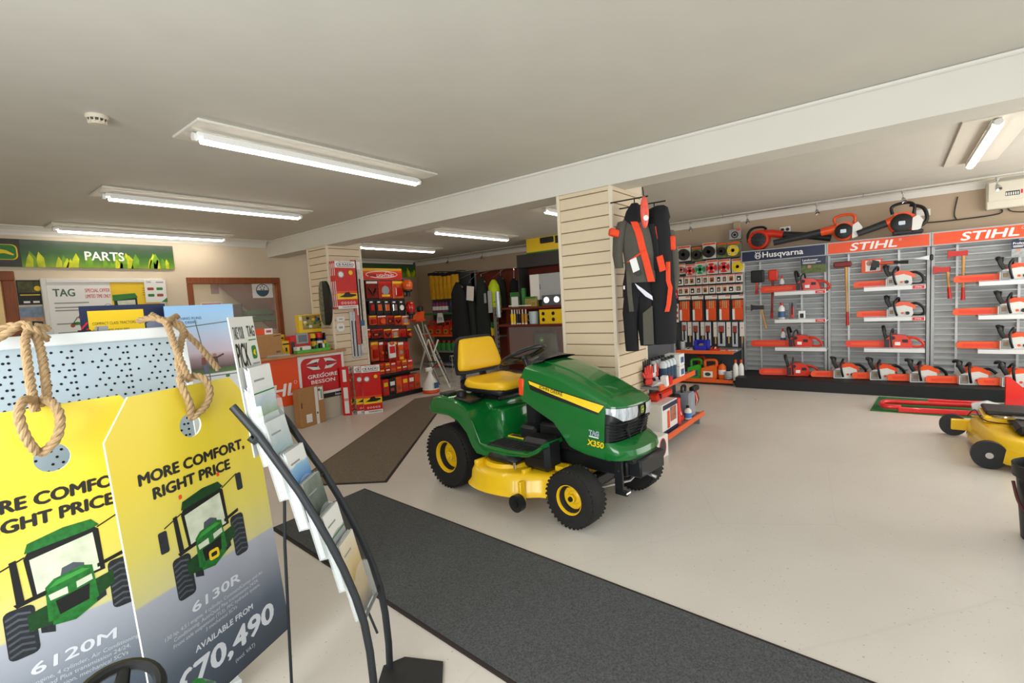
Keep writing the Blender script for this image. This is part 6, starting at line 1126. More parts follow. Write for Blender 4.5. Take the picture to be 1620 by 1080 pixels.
def p_dark(b, w_, h, y):
    b.rect(-w_ / 2, 0, w_ / 2, h, BLACK, y); b.poly([(-w_ * .45, h * .5), (w_ * .45, h * .5), (w_ * .45, h * .95), (-w_ * .45, h * .95)], mat('poster_machine_dark', '#4a4a26', .5, var=.6, scale=16), y - .0003); b.rect(-w_ * .4, h * .38, w_ * .4, h * .42, YEL, y - .0003); b.disc(w_ * .32, h * .66, w_ * .14, YEL, y=y - .0005)
    for x in (-.3, .08): b.rect(w_ * x, h * .07, w_ * (x + .26), h * .15, WHITE, y - .0003)
wallpic('wall_poster', 'dark machinery poster beside the brown door frame', (27, 443, 67, 482), p_dark)
def p_blue(b, w_, h, y):
    b.rect(-w_ / 2, h * .72, w_ / 2, h, mat('poster_slate_blue', '#7f93ab', .5, var=.2, scale=20), y); b.rect(-w_ / 2, 0, w_ / 2, h * .72, mat('poster_tan', '#c59a74', .5, var=.25, scale=12), y); b.poly([(-w_ * .05, h * .05), (w_ * .45, h * .05), (w_ * .45, h * .6), (w_ * .02, h * .62)], TTY, y - .0003); b.rect(w_ * .08, h * .3, w_ * .38, h * .55, mat('poster_pale_blue', '#a9bccb', .5), y - .0006)
wallpic('wall_poster', 'blue and tan tractor poster below the dark one beside the door frame', (30, 485, 71, 545), p_blue)
# things seen through the office window
def p_stick(b, w_, h, y):
    tq = mat('sticker_teal', '#3d5a6a', .5); b.ring(0, h * .5, h * .42, h * .05, tq, y=y); b.poly(arc(0, h * .5, h * .37, 180, 360, 14), tq, y - .0003)
    for k in range(5): b.disc(h * .13 * cos(k * 1.2566 + .3), h * .66 + h * .13 * sin(k * 1.2566 + .3), h * .045, tq, y=y - .0003, seg=8)
wallpic('window_sticker', 'white sticker with a round teal emblem at the top right of the office window', (399, 447, 431, 471), p_stick, 'sticker', .002, YW + .038)
t0 = at_y(388, 497, 9.7); zs = [at_y(410, 497, 9.7).z, at_y(410, 507, 9.7).z]
t = thing('office_shelving', 'dark shelving behind the office window holding green trays', 'shelving', (t0.x + .35, 9.7, 0)); b = MB()
for x in (-.5, .35): b.box(x, -.2, 0, x + .03, .2, 1.75, BLKP)
for z in zs + [zs[1] - .28, .6]: b.box(-.5, -.2, z - .02, .38, .2, z, BLKP)
b.build('frame', t)
for k, z in enumerate(zs):
    b = MB(); GT = mat('tray_green', '#2c7a3d', .4, var=.08); b.prism([(-.34, 0), (.34, 0), (.39, .085), (.37, .085), (.33, .01), (-.33, .01), (-.37, .085), (-.39, .085)], -.18, .18, GT); b.box(-.34, -.185, 0, .34, -.175, .08, GT); tag(b.build('storage_tray', None, (t0.x + .29, 9.7, z + .001)), ('upper' if k == 0 else 'lower') + ' green tray seen through the office window', 'tray', 'green trays in the office')
wallpic('wall_notice', 'dark red paper on the back wall of the office, seen through the window', (333, 446, 346, 465), lambda b, w_, h, y: b.rect(-w_ / 2, 0, w_ / 2, h, mat('maroon_paper', '#8a5a50', .6), y), 'notice', .003, 10.398)
wallpic('wall_notice', 'pale paper on the back wall of the office at the bottom left of the window', (318, 478, 352, 492), lambda b, w_, h, y: b.rect(-w_ * .45, h * .7, w_ * .45, h * .9, PRD, y), 'notice', .003, 10.398)
# ================================================================ COUNTER
CT = mat('counter_top_wood', '#b98552', .4, var=.12, scale=5, stretch=(1, 12, 1)); CPAN = mat('counter_grey_panel', '#b9b2a2', .6, var=.02)
YC = 6.33; ZCT = .965; t = thing('shop_counter', 'wood-topped shop counter with orange and red panels on its front', 'counter', (2.2, YC, 0))
xr = 4.035 - 2.2
b = MB(); b.box(0, .06, 0, 1.74, .62, ZCT - .035, CPAN); b.box(0, 0, 0, xr, .06, ZCT - .035, CPAN); b.build('carcass', t)
b = MB(); b.box(-.02, -.04, ZCT - .035, 1.745, .66, ZCT, CT, .005); b.box(1.745, -.04, ZCT - .035, xr + .05, .065, ZCT, CT, .005); b.build('counter_top', t)
a0, a1 = at_y(473, 600, YC).x - 2.2, at_y(546, 600, YC).x - 2.2
b = MB(); b.box(a0 - .86, -.006, .30, a0 - .004, 0, ZCT - .04, ORANGE); b.text('STIHL', a0 - .40, .44, .16, WHITE, .68, -.0075, .18, .04); b.ring(a0 - .055, .60, .022, .004, WHITE, y=-.0075); b.build('orange_panel', t)
b = MB(); b.box(a0, -.008, .30, a1, 0, ZCT - .04, WHTP); cw = (a0 + a1) / 2; x0, x1, z0, z1 = a0 + .035, a1 - .04, .40, ZCT - .075; r = .09; RP = mat('panel_deep_red', '#c41820', .35)
b.poly([(x0, z0), (x1 - r, z0)] + arc(x1 - r, z0 + r, r, -90, 0, 6) + [(x1, z1), (x0 + r, z1)] + arc(x0 + r, z1 - r, r, 90, 180, 6), RP, -.0088)
sv = mat('emblem_silver', '#d9d9d6', .35, .2); zm = z0 + (z1 - z0) * .80; wx = (x1 - x0)
for s in (1, -1):
    for sx in (1, -1): b.poly([(cw + sx * wx * .05, zm + s * .075), (cw + sx * wx * .22, zm + s * .07), (cw + sx * wx * .38, zm + s * .012), (cw + sx * wx * .10, zm + s * .018)], sv, -.0095); b.poly([(cw + sx * wx * .10, zm + s * .018), (cw + sx * wx * .38, zm + s * .012), (cw + sx * wx * .12, zm + s * .036)], BLACK, -.0098)
b.disc(cw, zm, wx * .085, RP, rz=.085, y=-.0102)
b.text('GREGOIRE', cw, z0 + (z1 - z0) * .42, .05, WHITE, wx * .72, -.0098, .0, .035); b.text('BESSON', cw, z0 + (z1 - z0) * .26, .05, WHITE, wx * .58, -.0098, 0, .035); b.line((cw + .0, z0 + (z1 - z0) * .53), (cw + .02, z0 + (z1 - z0) * .555), .01, WHITE, -.0098)
b.rect(a0, .30, a1, .365, BLACK, -.0088); b.text('Dealer', a1 - .13, .318, .028, WHITE, None, -.0096); b.build('dealer_panel', t)
ZK = ZCT + .001
def onc(px, Y): loc, w_, h = fity(*px, Y); return Vector((loc.x, Y, ZK)), w_, h
def carton(name, label, px, Y, d, mt=CARD, z=None, rot=0, deco=None, cat='box', grp=None):
    loc, w_, h = fity(*px, Y); b = MB(); b.box(-w_ / 2, 0, 0, w_ / 2, d, h, mt, .003)
    if deco: deco(b, w_, h)
    o = b.build(name, None, (loc.x, Y, ZK if z is None else z), rot); return tag(o, label, cat, grp), h
def d_card(b, w_, h): b.rect(w_ * .2, h * .9, w_ * .45, h * .93, BLACK, -.001); b.rect(w_ * .25, h * .15, w_ * .42, h * .24, mat('print_grey_brown', '#6d5a44', .6), -.001); b.rect(-w_ * .5, h * .985, w_ * .5, h, mat('tape', '#c9ab7c', .3), -.001)
_, hc = carton('cardboard_box', 'brown cardboard box on the counter below the office window', (405, 526, 446, 562), 6.42, .30, deco=d_card)
carton('product_carton', 'flat orange and white box on top of the cardboard box on the counter', (402, 517, 431, 526.5), 6.44, .22, ORANGE, ZK + hc + .001, deco=lambda b, w_, h: (b.rect(w_ * .05, 0, w_ / 2, h, WHITE, -.001), b.rect(w_ * .14, h * .3, w_ * .42, h * .7, PRD, -.0016)), cat='box')
carton('yellow_box', 'tall yellow box right of the cardboard box on the counter', (446, 536, 459, 557), 6.55, .12, YEL, deco=lambda b, w_, h: (b.rect(-w_ * .4, h * .72, w_ * .4, h * .82, BLACK, -.001), b.rect(-.012, h * .2, .012, h * .5, BLACK, -.001)), grp='yellow boxes on the counter')
carton('yellow_box', 'yellow box standing behind the taller yellow one on the counter', (441, 526, 451, 556), 6.74, .12, YEL, deco=lambda b, w_, h: b.rect(-w_ * .3, h * .78, w_ * .3, h * .86, BLACK, -.001), grp='yellow boxes on the counter')
b = MB()
for k in range(5): b.box(-.14 + .004 * k, -.09, .004 * k, .15 - .006 * k, .09, .004 * k + .003, PAPER, 0, RZ(4 * k - 8))
p = at_y(440, 560, 6.38); tag(b.build('paper_pile', None, (p.x, 6.42, ZK)), 'pile of white papers on the counter in front of the cardboard box', 'papers', None, 'stuff')
loc, w_, h = onc((460, 527, 492, 558), 6.50); t = thing('card_terminal', 'red box holding a grey-framed screen on the counter', 'terminal', loc); b = MB(); b.box(-w_ / 2, 0, 0, w_ / 2, .14, h * .9, RED, .006); b.rect(-w_ * .5, 0, -w_ * .3, h * .6, DKGREY, -.001); b.build('red_body', t)
b = MB(); b.box(-w_ * .24, -.02, h * .45, w_ * .36, -.001, h * 1.0, GREY, .006); b.rect(-w_ * .15, h * .55, w_ * .28, h * .9, mat('screen_slate', '#49525a', .2), -.0206); b.build('screen', t)
loc, w_, h = onc((470, 545, 523, 559), 6.36); t = thing('farm_toy_tray', 'long low toy set with green base and tiny farm vehicles on the counter edge', 'toy set', loc); b = MB(); b.box(-w_ / 2, 0, 0, w_ / 2, .1, h * .35, mat('toy_base_green', '#58b03a', .4, var=.15, scale=20), .002); b.box(-w_ / 2, 0, h * .35, -w_ * .1, .1, h * .75, WHTP, .002); b.build('tray', t)
R_ = random.Random(4)
b = MB()
for k in range(9): x = -w_ * .42 + w_ * .1 * k; c = (GREENP, BLACK, WHTP, mat('toy_base_green', '#58b03a'), DKGREY)[k % 5]; b.box(x, -.004 + .02 * (k % 2), h * .35, x + w_ * .07, .05, h * (.6 + .35 * R_.random()), c, .004); 
b.build('toy_vehicles', t)
loc, w_, h = onc((490, 527, 530, 556), 6.60); t = thing('can_display', 'brown display carton holding dark spray cans on the counter', 'display carton', loc); b = MB(); BR = mat('brown_card', '#8a5a44', .7, var=.06); b.box(-w_ / 2, .0, 0, w_ / 2, .004, h * .2, BR); b.box(-w_ / 2, .12, 0, w_ / 2, .2, h * .97, BR); b.box(w_ / 2 - .01, 0, 0, w_ / 2, .12, h * .97, BR); b.build('carton', t); hcd = h; xcd = loc.x
for k, c in enumerate((BLKP, RED, NAVY)): b = MB(); r = w_ * .12; b.T = TR(xcd - w_ * .30 + w_ * .27 * k, 6.66, ZK + .003); b.T = None; b.lathe([(r, 0), (r, h * .62), (r * .5, h * .72)], BLKP if k == 0 else NAVY, 14); b.lathe([(r * .98, h * .66), (r * .9, h * .9), (0, h * .92)], (YEL, RED, BLKP)[k], 14); b.lathe([(r * 1.01, h * .2), (r * 1.01, h * .5)], (YEL, WHITE, YEL)[k], 14, caps=False); tag(b.build('spray_can', None, (xcd - w_ * .30 + w_ * .27 * k, 6.66, ZK)), f"dark spray can with a {('yellow', 'red', 'black')[k]} cap in the brown display carton", 'spray can', 'spray cans on the counter')
def d_toy(b, w_, h):
    R = random.Random(9); b.rect(-w_ * .38, h * .18, w_ * .46, h * .95, mat('toybox_photo', '#9a8a4a', .5, var=.4, scale=25), -.001)
    for k in range(14): x = -w_ * .35 + w_ * .75 * R.random(); z = h * (.2 + .6 * R.random()); c = (GREENP, BLACK, WHITE, DR, BLUEL, YEL)[k % 6]; b.poly(rrect(x, z, x + w_ * .1, z + h * .14, .008, 2), c, -.0016 - .0002 * k)
    b.rect(w_ * .22, h * .62, w_ * .48, h * .98, YEL, -.006); b.rect(-w_ * .48, h * .7, -w_ * .4, h * .9, WHITE, -.002)
carton('toy_box', 'yellow toy box with farm figures stacked on the brown display carton', (473, 499, 519, 527.5), 6.72, .09, YEL, ZK + hcd * .97 + .001, deco=d_toy)
loc, w_, h = fity(472, 617, 517, 677, 6.17); b = MB(); b.box(-w_ / 2, 0, 0, w_ / 2, .12, h, CARD, .004); b.rect(w_ * .12, 0, w_ * .24, h, WHTP, -.0008); b.rect(w_ * .27, h * .62, w_ * .46, h * .97, WHITE, -.0008); b.rect(w_ * .36, h * .65, w_ * .43, h * .9, GREY, -.0012); b.rect(-w_ * .28, h * .1, -w_ * .05, h * .32, WHITE, -.0008); b.poly(rrect(-w_ * .44, h * .5, -w_ * .40, h * .66, .01, 3), mat('box_slot', '#4b3522', .7), -.0008); b.disc(w_ * .18, h * .3, .016, TGT, y=-.0012, seg=12); b.disc(w_ * .31, h * .9, .02, TGT, y=-.0012, seg=12)
tag(b.build('cardboard_box', None, (loc.x, 6.17, 0.001), radians(10)), 'brown cardboard box with white labels on the floor in front of the counter', 'box')
# ================================================================ RADIO STARTER BOXES, COLUMN GOODS
def d_cb(b, w_, h, y=-.0008):
    b.rect(-w_ / 2, h * .86, w_ / 2, h, WHITE, y); b.text('CB RADIO', 0, h * .905, h * .048, BLACK, w_ * .86, y - .0006, 0, .03); b.rect(-w_ * .4, h * .875, w_ * .4, h * .892, GREY, y - .0004); b.text('Thunderpole', -w_ * .0, h * .965, h * .022, BLACK, w_ * .6, y - .0006, .2, .01)
    b.rect(-w_ / 2, 0, w_ / 2, h * .065, WHITE, y); b.text('THUNDERPOLE', .02, h * .018, h * .03, BLACK, w_ * .72, y - .0006, 0, .03)
    b.disc(-w_ * .24, h * .72, w_ * .15, GREY, y=y - .0004); b.disc(-w_ * .24, h * .72, w_ * .11, WHITE, y=y - .0006); b.disc(w_ * .25, h * .76, w_ * .10, YEL, y=y - .0004)
    b.rect(-w_ / 2, h * .20, w_ / 2, h * .36, YEL, y); b.rect(-w_ / 2, h * .32, w_ / 2, h * .37, ORANGE, y - .0002); b.poly([(-w_ * .42, h * .25), (-w_ * .1, h * .24), (w_ * .2, h * .24), (w_ * .45, h * .27), (w_ * .42, h * .30), (w_ * .15, h * .31), (w_ * .1, h * .35), (-w_ * .1, h * .34), (-w_ * .18, h * .29)], BLACK, y - .0006)
    for k in range(5): b.ring(-w_ * .28 + w_ * .15 * k, h * .12, w_ * .055, w_ * .02, WHITE, y=y - .0006, seg=12)
CBR = mat('radio_box_red', '#cf1f1b', .35, var=.02)
def cb_box(loc, rot, w_, d, h, label, grp):
    b = MB(); b.box(-w_ / 2, 0, 0, w_ / 2, d, h, CBR, .002); d_cb(b, w_, h)
    b.T = RZ(-90) @ TR(0, -w_ / 2 - .0008, 0); b.T = TR(-w_ / 2, 0, 0) @ RZ(-90)
    b.rect(-d * .75, h * .04, -d * .25, h * .58, WHITE, -.0008); b.text('RADIO', -d * .5, h * .3, d * .3, CBR, d * .45, -.0014); b.rect(-d * .7, h * .7, -d * .3, h * .95, WHITE, -.0008); b.T = None
    o = b.build('radio_box', None, loc, rot); return tag(o, label, 'radio box', grp)
loc, w_, h = fity(532, 413, 564, 488, 6.26)
for k in range(3): cb_box((loc.x, 6.26 + .046 * k, loc.z), 0, w_, .04, h, ('front', 'middle', 'back')[k] + ' red radio box of the three hung on the column', 'red radio boxes hung on the column')
p, q = at_z(577, 655), at_z(606, 651); an = atan2(q.y - p.y, q.x - p.x); wq = (q - p).length; hf = at_y(590, 577, (p.y + q.y) / 2).z
def floor_cb(off_x, off_y, rt, dep, label): m_ = (p + q) / 2; cb_box((m_.x + off_x, m_.y + off_y, .001), rt, wq, dep, hf, label, 'red radio boxes on the floor')
floor_cb(0, 0, an, .07, 'front red radio box standing on the floor left of the lighting display')
floor_cb(-.055, .10, an, .07, 'red radio box on the floor partly hidden behind the front one')
m_ = at_z(549, 654); cb_box((4.085, 6.235, .001), radians(38), .15, .13, hf, 'leftmost red radio box on the floor beside the counter, seen side-on', 'red radio boxes on the floor')
STR = mat('striped_tube_print', '#c25b52', .4, var=.3, scale=40)
for k, (px, c, lb) in enumerate((((563, 411, 571, 545), STR, 'red and white antenna pack hung on the column corner, left of the clear one'), ((569, 411, 579, 560), mat('clear_long_pack', '#cfc8bd', .2, var=.2, scale=20), 'clear long pack with a dark antenna at the right column edge'))):
    loc, w_, h = fity(*px, 6.33); b = MB(); b.box(-w_ / 2, 0, 0, w_ / 2, .03, h, c, .004); b.rect(-w_ * .3, h * .9, w_ * .3, h * .98, RED if k == 0 else WHITE, -.001); b.rect(-w_ * .1, h * .35, w_ * .15, h * .8, BLACK if k else WHITE, -.001)
    if k: b.rect(-w_ * .4, h * .3, w_ * .3, h * .36, BLUEL, -.0016)
    tag(b.build('antenna_pack', None, (loc.x, 6.365, loc.z)), lb, 'antenna pack', 'long packs on the column')
for k, (a, c) in enumerate(((559, 564), (564.5, 569), (569.5, 574))):
    loc, w_, h = fity(a, 492, c, 566, 6.33); b = MB(); b.box(-w_ / 2, 0, 0, w_ / 2, .02, h, BLS, .003); b.rect(-w_ * .2, h * .03, w_ * .2, h * .8, (DKGREY, BLACK, GREY)[k], -.001); tag(b.build('antenna_pack', None, (loc.x, 6.378, loc.z)), f'{ORD[k]} from the left of the narrow grey packs low on the column', 'antenna pack', 'narrow grey packs on the column')
pA = at_x(514, 480, 3.93); b = MB(); CAMO = mat('camouflage_print', '#6f7562', .6, var=.7, scale=25)
zt_, zb_ = at_x(515, 444, 3.93).z, at_x(522, 514, 3.93).z; hh = zt_ - zb_; rw = []
for i in range(11): a = -1 + .2 * i; rw.append((.19 * (1 - a * a) ** .5 + .01, hh / 2 * a))
b.loft([[(-.10 - x * .35, -.03, z) for x, z in rw], [(-.02, -.05, z) for x, z in rw]], CAMO, False); b.loft([[(-.02, -.05, z) for x, z in rw], [(.02 + x * .45, -.03, z) for x, z in rw], [(.02 + x * .5, .0, z) for x, z in rw], [(-.10 - x * .35, .0, z) for x, z in rw], [(-.10 - x * .35, -.03, z) for x, z in rw]], BLKP, False)
tag(b.build('padded_cover', None, (3.972, pA.y, (zt_ + zb_) / 2), AWAY), 'tall curved black item with a camouflage side, hung on the column', 'cover')
for k, (px, lb, nm) in enumerate((((532, 501, 544, 508), 'white switch plate on the column above the round one', 'light_switch'), ((532, 511, 544, 524), 'white rounded box with a label on the column below the switch', 'thermostat'))):
    loc, w_, h = fity(*px, 6.396); b = MB(); b.prism(rrect(-w_ / 2, 0, w_ / 2, h, h * .12 if k == 0 else h * .35), -.02, .003, WHTP); b.rect(-w_ * .25, h * .35, w_ * .25, h * .6, GREY, -.021); tag(b.build(nm, None, loc), lb, 'switch' if k == 0 else 'thermostat')
# ================================================================ RED LIGHTING DISPLAY (faces -y)
YL = 6.60; lx0, lx1 = 4.86, 5.76
t = thing('lighting_display', 'tall black display stand of red vehicle light packs with a red header', 'display stand', (lx0, YL, 0)); Wl = lx1 - lx0
b = MB(); b.box(0, .34, .02, Wl, .36, 2.0, mat('display_back_dark', '#34302e', .6, var=.1)); b.build('back_panel', t)
zhd = at_y(607, 442, 6.93).z; zht = at_y(607, 424.5, 6.93).z
b = MB(); b.box(-.02, .325, zhd, Wl * .98, .36, zht, RED, .003); ym = .3245; b.rect(-.02, zhd, Wl * .98, zht, mat('header_red', '#d8261c', .35), ym); b.poly([(-.02, zhd + .13), (Wl * .98, zhd + .15), (Wl * .98, zht), (-.02, zht)], mat('header_yellow', '#e9b21d', .4), ym - .0004); b.poly([(-.02, zhd + .10), (Wl * .98, zhd + .12), (Wl * .98, zhd + .155), (-.02, zhd + .14)], ORANGE, ym - .0006)
b.ring(Wl * .5, zhd + .085, .33, .012, WHITE, rz=.062, y=ym - .001, seg=40); b.text('LIGHTING', Wl * .58, zhd + .045, .045, WHITE, .36, ym - .0014, 0, .03); b.text('brit', Wl * .28, zhd + .048, .045, mat('header_dark_red', '#5a1612', .4), .15, ym - .0014, 0, .04); b.line((Wl * .62, zhd + .14), (Wl * .56, zhd + .09), .008, WHITE, ym - .0012); b.line((Wl * .62, zhd + .14), (Wl * .74, zhd + .09), .008, WHITE, ym - .0012); b.build('header_sign', t)
for x in (-.02, Wl - .02): b = MB(); b.box(x, .33, 0, x + .03, .37, zhd, BLKP, .003); b.build('upright', t)
shz = [at_y(620, 591, YL + .02).z, .075]; shz[0] = max(.33, shz[0])
for z, d in ((shz[0], .05), (shz[1], .0), (at_y(610, 535.5, 6.85).z - .0, .22)): b = MB(); b.box(0, d, z - .03, Wl, .34, z, BLKP, .003); b.build('shelf', t)
b = MB(); b.box(0, 0, .0, Wl, .34, .045, BLKP, .005); b.build('base', t)
FR = mat('film_red_pack', '#b5301f', .2, var=.25, scale=22); FR2 = mat('film_dark_red_pack', '#7d2018', .2, var=.3, scale=25); FO = mat('film_orange_pack', '#cf5a2c', .25, var=.3, scale=22); LO = mat('lamp_amber', '#e0601c', .15, var=.1, coat=.6); LR = mat('lamp_red', '#b81512', .12, var=.1, coat=.6)
def lpack(label, px, Y, k, grp, z=None, dp=.03):
    loc, w_, h = fity(*px, Y); b = MB(); c = (FR, FO, FR, FR2)[k % 4]; b.box(-w_ / 2, -dp, 0, w_ / 2, 0, h, c, .004); y = -dp - .0006
    b.rect(-w_ * .46, h * .84, w_ * .46, h * .96, (WHITE, RED, YEL)[k % 3], y); q = k % 5
    if q == 0: b.box(-w_ * .3, y - .03, h * .15, w_ * .3, y, h * .6, LR, .008)
    elif q == 1: b.cyl((0, y - .03, h * .42), (0, y, h * .42), min(w_, h) * .3, LO, seg=16)
    elif q == 2: b.box(-w_ * .35, y - .02, h * .3, w_ * .35, y, h * .55, BLKP, .006); b.rect(-w_ * .3, h * .33, 0, h * .5, LO, y - .021)
    elif q == 3: b.tube([(-w_ * .3, y - .01, h * .6), (0, y - .02, h * .2), (w_ * .3, y - .01, h * .55)], .012, BLKP, 6)
    else: b.disc(0, h * .45, min(w_, h) * .28, GREY, y=y - .0004); b.rect(-w_ * .3, h * .1, w_ * .3, h * .22, YEL, y - .0004)
    o = b.build('light_pack', None, (loc.x, Y, loc.z if z is None else z)); return tag(o, label, 'light pack', grp)
rows = [('top', 444, 472, [577, 597, 619, 637], 6.925), ('black lamp', 476, 497, [580, 592, 604, 616, 628, 638], 6.925), ('third', 499, 514, [582, 595, 610, 622, 634, 647], 6.92), ('fourth', 520, 535, [577, 585, 605, 618, 630, 642, 650], 6.88), ('fifth', 540, 571, [585, 598, 606, 613, 628, 638, 646], 6.84)]
for nm, y0, y1, xs, Y in rows:
    for k, (a, c) in enumerate(zip(xs, xs[1:])):
        if nm == 'black lamp':
            loc, w_, h = fity(a + .6, y0, c - .6, y1, Y); b = MB(); b.box(-w_ / 2, -.05, 0, w_ / 2, 0, h, BLKP, .006)
            cc = (LR, LO, LO, CHROME, WHITE)[k]; (b.disc(0, h * .5, w_ * .38, cc, y=-.051) if k == 4 else b.box(-w_ * .3, -.062, h * .25, w_ * .3, -.05, h * .75, cc, .006)); b.rect(-w_ * .3, h * .86, w_ * .1, h * .97, WHITE, -.0508)
            tag(b.build('light_pack', None, loc), f'{ORD[k]} from the left of the black lamps in the second row of the lighting display', 'lamp', 'black lamps on the lighting display')
        else: lpack(f'red light pack, {ORD[k]} from the left in the {nm} row of the lighting display', (a + .5, y0, c - .5, y1), Y, k + len(nm), f'light packs in the {nm} row of the lighting display')
for j, (zr_, y0, y1, xs, Y, rowname) in enumerate(((0, 572, 591, [600, 609, 618, 627, 636, 645, 654], 6.69, 'upper shelf'), (1, 598, 630, [606, 616, 627, 637, 647, 657, 666], 6.62, 'bottom shelf'))):
    for k, (a, c) in enumerate(zip(xs, xs[1:])):
        loc, w_, h = fity(a + .3, y0, c - .3, y1 - (k % 3), Y); h = min(h, .27)
        n = 2 if j == 0 else 1
        for q in range(n):
            hh = h / n - .002; b = MB(); b.box(-w_ / 2, 0, 0, w_ / 2, .16, hh, (BLKP if (j == 1 and k == 1) else (RED, FR, FO)[(k + q) % 3]), .003); b.rect(-w_ * .35, hh * .55, w_ * .35, hh * .8, (YEL, WHITE, ORANGE)[(k + 2 * q) % 3], -.001); b.rect(-w_ * .35, hh * .2, w_ * .2, hh * .4, DR, -.001)
            tag(b.build('lamp_box', None, (loc.x, Y, shz[j] + .001 + q * h / n)), f"{'dark' if (j == 1 and k == 1) else 'red'} lamp box, {ORD[k]} from the left, {('lower' if q == 0 else 'upper') + ' layer, ' if n == 2 else ''}{rowname} of the lighting display", 'box', 'lamp boxes on the lighting display')
for k, (px, c, lb) in enumerate((((638, 442, 651, 458), LO, 'amber beacon at the top right of the lighting display'), ((643, 476, 655, 494), LR, 'red beacon at the right of the black lamps'))):
    loc, w_, h = fity(*px, 6.84); tt = thing('beacon', lb, 'beacon', (loc.x, 6.84, loc.z)); b = MB(); b.lathe([(w_ * .40, 0), (w_ * .5, h * .3), (w_ * .48, h * .7), (w_ * .3, h * .95), (0, h)], c, 20); b.build('lens', tt); b = MB(); b.lathe([(w_ * .42, 0), (w_ * .42, -.03), (w_ * .2, -.05), (w_ * .2, -.12)], BLKP, 16); b.tube([(0, 0, -.1), (0, .09, -.11)], .012, BLKP, 6); b.build('base', tt)
loc, w_, h = fity(613, 541, 624, 566, 6.74); b = MB(); b.box(-w_ / 2, -.03, 0, w_ / 2, 0, h, WHTP, .006); b.rect(-w_ * .4, h * .3, w_ * .4, h * .75, RED, -.0308); b.ball((0, -.02, h * .93), (w_ * .4, .035, h * .12), LO, 12, 8); b.tube([(0, 0, h * .9), (0, .10, h * .92)], .008, BLKP, 6); tag(b.build('light_pack', None, (loc.x, 6.73, loc.z)), 'bright red and orange light pack standing out in front of the fifth row', 'light pack')
# ================================================================ BETWEEN THE DISPLAY AND THE FAR RACKS
ALW = mat('white_steel_tube', '#c9c6bd', .4, .3, var=.05)
ALU = mat('dull_aluminium', '#8d8a84', .5, .5, var=.06)
t = thing('step_ladder', 'aluminium step ladder leaning beside the lighting display', 'ladder', (6.05, 6.95, 0))
q0, q1 = at_y(655, 515, 7.15), at_y(690, 600, 6.9); O = Vector((6.05, 6.95, 0))
for dx in (0, .26):
    b = MB(); b.tube([Vector((q0.x + dx, 7.15, q0.z)) - O, Vector((q1.x + dx + .06, 6.85, .0)) - O], .022, ALU, 8); b.build('rail', t)
for k in range(5):
    f_ = .15 + .18 * k; p_ = Vector((q0.x, 7.15, q0.z)).lerp(Vector((q1.x + .06, 6.85, 0)), f_) - O; b = MB(); b.box(p_.x, p_.y - .04, p_.z - .01, p_.x + .26, p_.y + .04, p_.z + .01, (ALU, FR)[k == 1 or k == 3]); b.build('tread', t)
ph_ = at_y(663, 505, 7.3); t = thing('strimmer', 'strimmer leaning upright with an orange guard and a dark head at the top', 'strimmer', (ph_.x, 7.3, 0))
b = MB(); b.tube([(.22, -.0, .02), (.16, 0, .6), (.06, 0, ph_.z - .02)], .013, mat('strimmer_shaft', '#8f8a80', .4, .5), 8); b.build('shaft', t)
b = MB(); z = ph_.z; b.loft([[(-.13, -.06, z - .04), (-.12, .06, z - .05), (.10, .06, z - .06), (.12, -.06, z - .03)], [(-.15, -.08, z - .0), (-.15, .08, z - .0), (.06, .08, z + .02), (.06, -.08, z + .02)], [(.02, -.05, z + .16), (.02, .05, z + .16), (.10, .05, z + .16), (.10, -.05, z + .16)]], SAWO, True, True, False); b.build('guard', t)
b = MB(); b.lathe([(.03, z + .14), (.06, z + .16), (.065, z + .22), (.04, z + .26), (0, z + .26)], BLKP, 16, TR(.04, 0, 0)); b.build('cutting_head', t)
t = thing('saw_horse', 'folding white steel saw horse standing left of the mower seat', 'saw horse', (5.75, 6.55, 0)); O = Vector((5.75, 6.55, 0))
for px0, px1, Y0_, Y1_ in (((660, 513), (686, 580), 6.75, 6.62), ((677, 537), (662, 594), 6.75, 6.95), ((693, 537), (686, 558), 6.5, 6.52), ((686, 558), (712, 614), 6.52, 6.37), ((686, 578), (671, 622), 6.62, 6.46), ((678, 537), (690, 575), 6.75, 6.55)):
    p0, p1 = at_y(*px0, Y0_), at_y(*px1, Y1_); p1.z = max(p1.z, .012); b = MB(); b.tube([p0 - O, p1 - O], .016, ALW, 8); b.build('leg', t)
b = MB(); p0, p1 = at_y(683, 583, 6.56), at_y(698, 567, 6.5); b.tube([p0 - O, p1 - O], .010, BLKP, 6); p0 = at_y(677, 572, 6.58); b.tube([p0 - O, p1 - O + Vector((-.05, 0, -.05))], .010, BLKP, 6); b.build('chain_clamp', t)
p = at_z(686, 621); loc, w_, h = fity(677, 581, 699, 621, p.y + .05); t = thing('sprayer_bottle', 'white sprayer bottle with a red base on the floor under the saw horse', 'sprayer', (p.x, p.y + .06, .001))
b = MB(); b.lathe([(w_ * .40, 0), (w_ * .46, h * .05), (w_ * .44, h * .14)], ORANGE, 20); b.build('base_band', t); b = MB(); b.lathe([(w_ * .45, h * .14), (w_ * .40, h * .35), (w_ * .2, h * .6), (w_ * .1, h * .75), (w_ * .1, h * .85)], WHTP, 20); b.rect(-w_ * .16, h * .2, w_ * .16, h * .42, BLUEL, -w_ * .45); b.build('bottle_body', t); b = MB(); b.box(-w_ * .26, -.03, h * .85, w_ * .14, .03, h, WHTP, .012); b.build('spray_head', t)
t = thing('wire_basket', 'tall wire dump basket on the floor behind the mower seat', 'basket', (5.95, 5.55, 0)); WB = mat('basket_wire', '#9b9a94', .35, .6)
hb = at_y(722, 562, 5.8).z
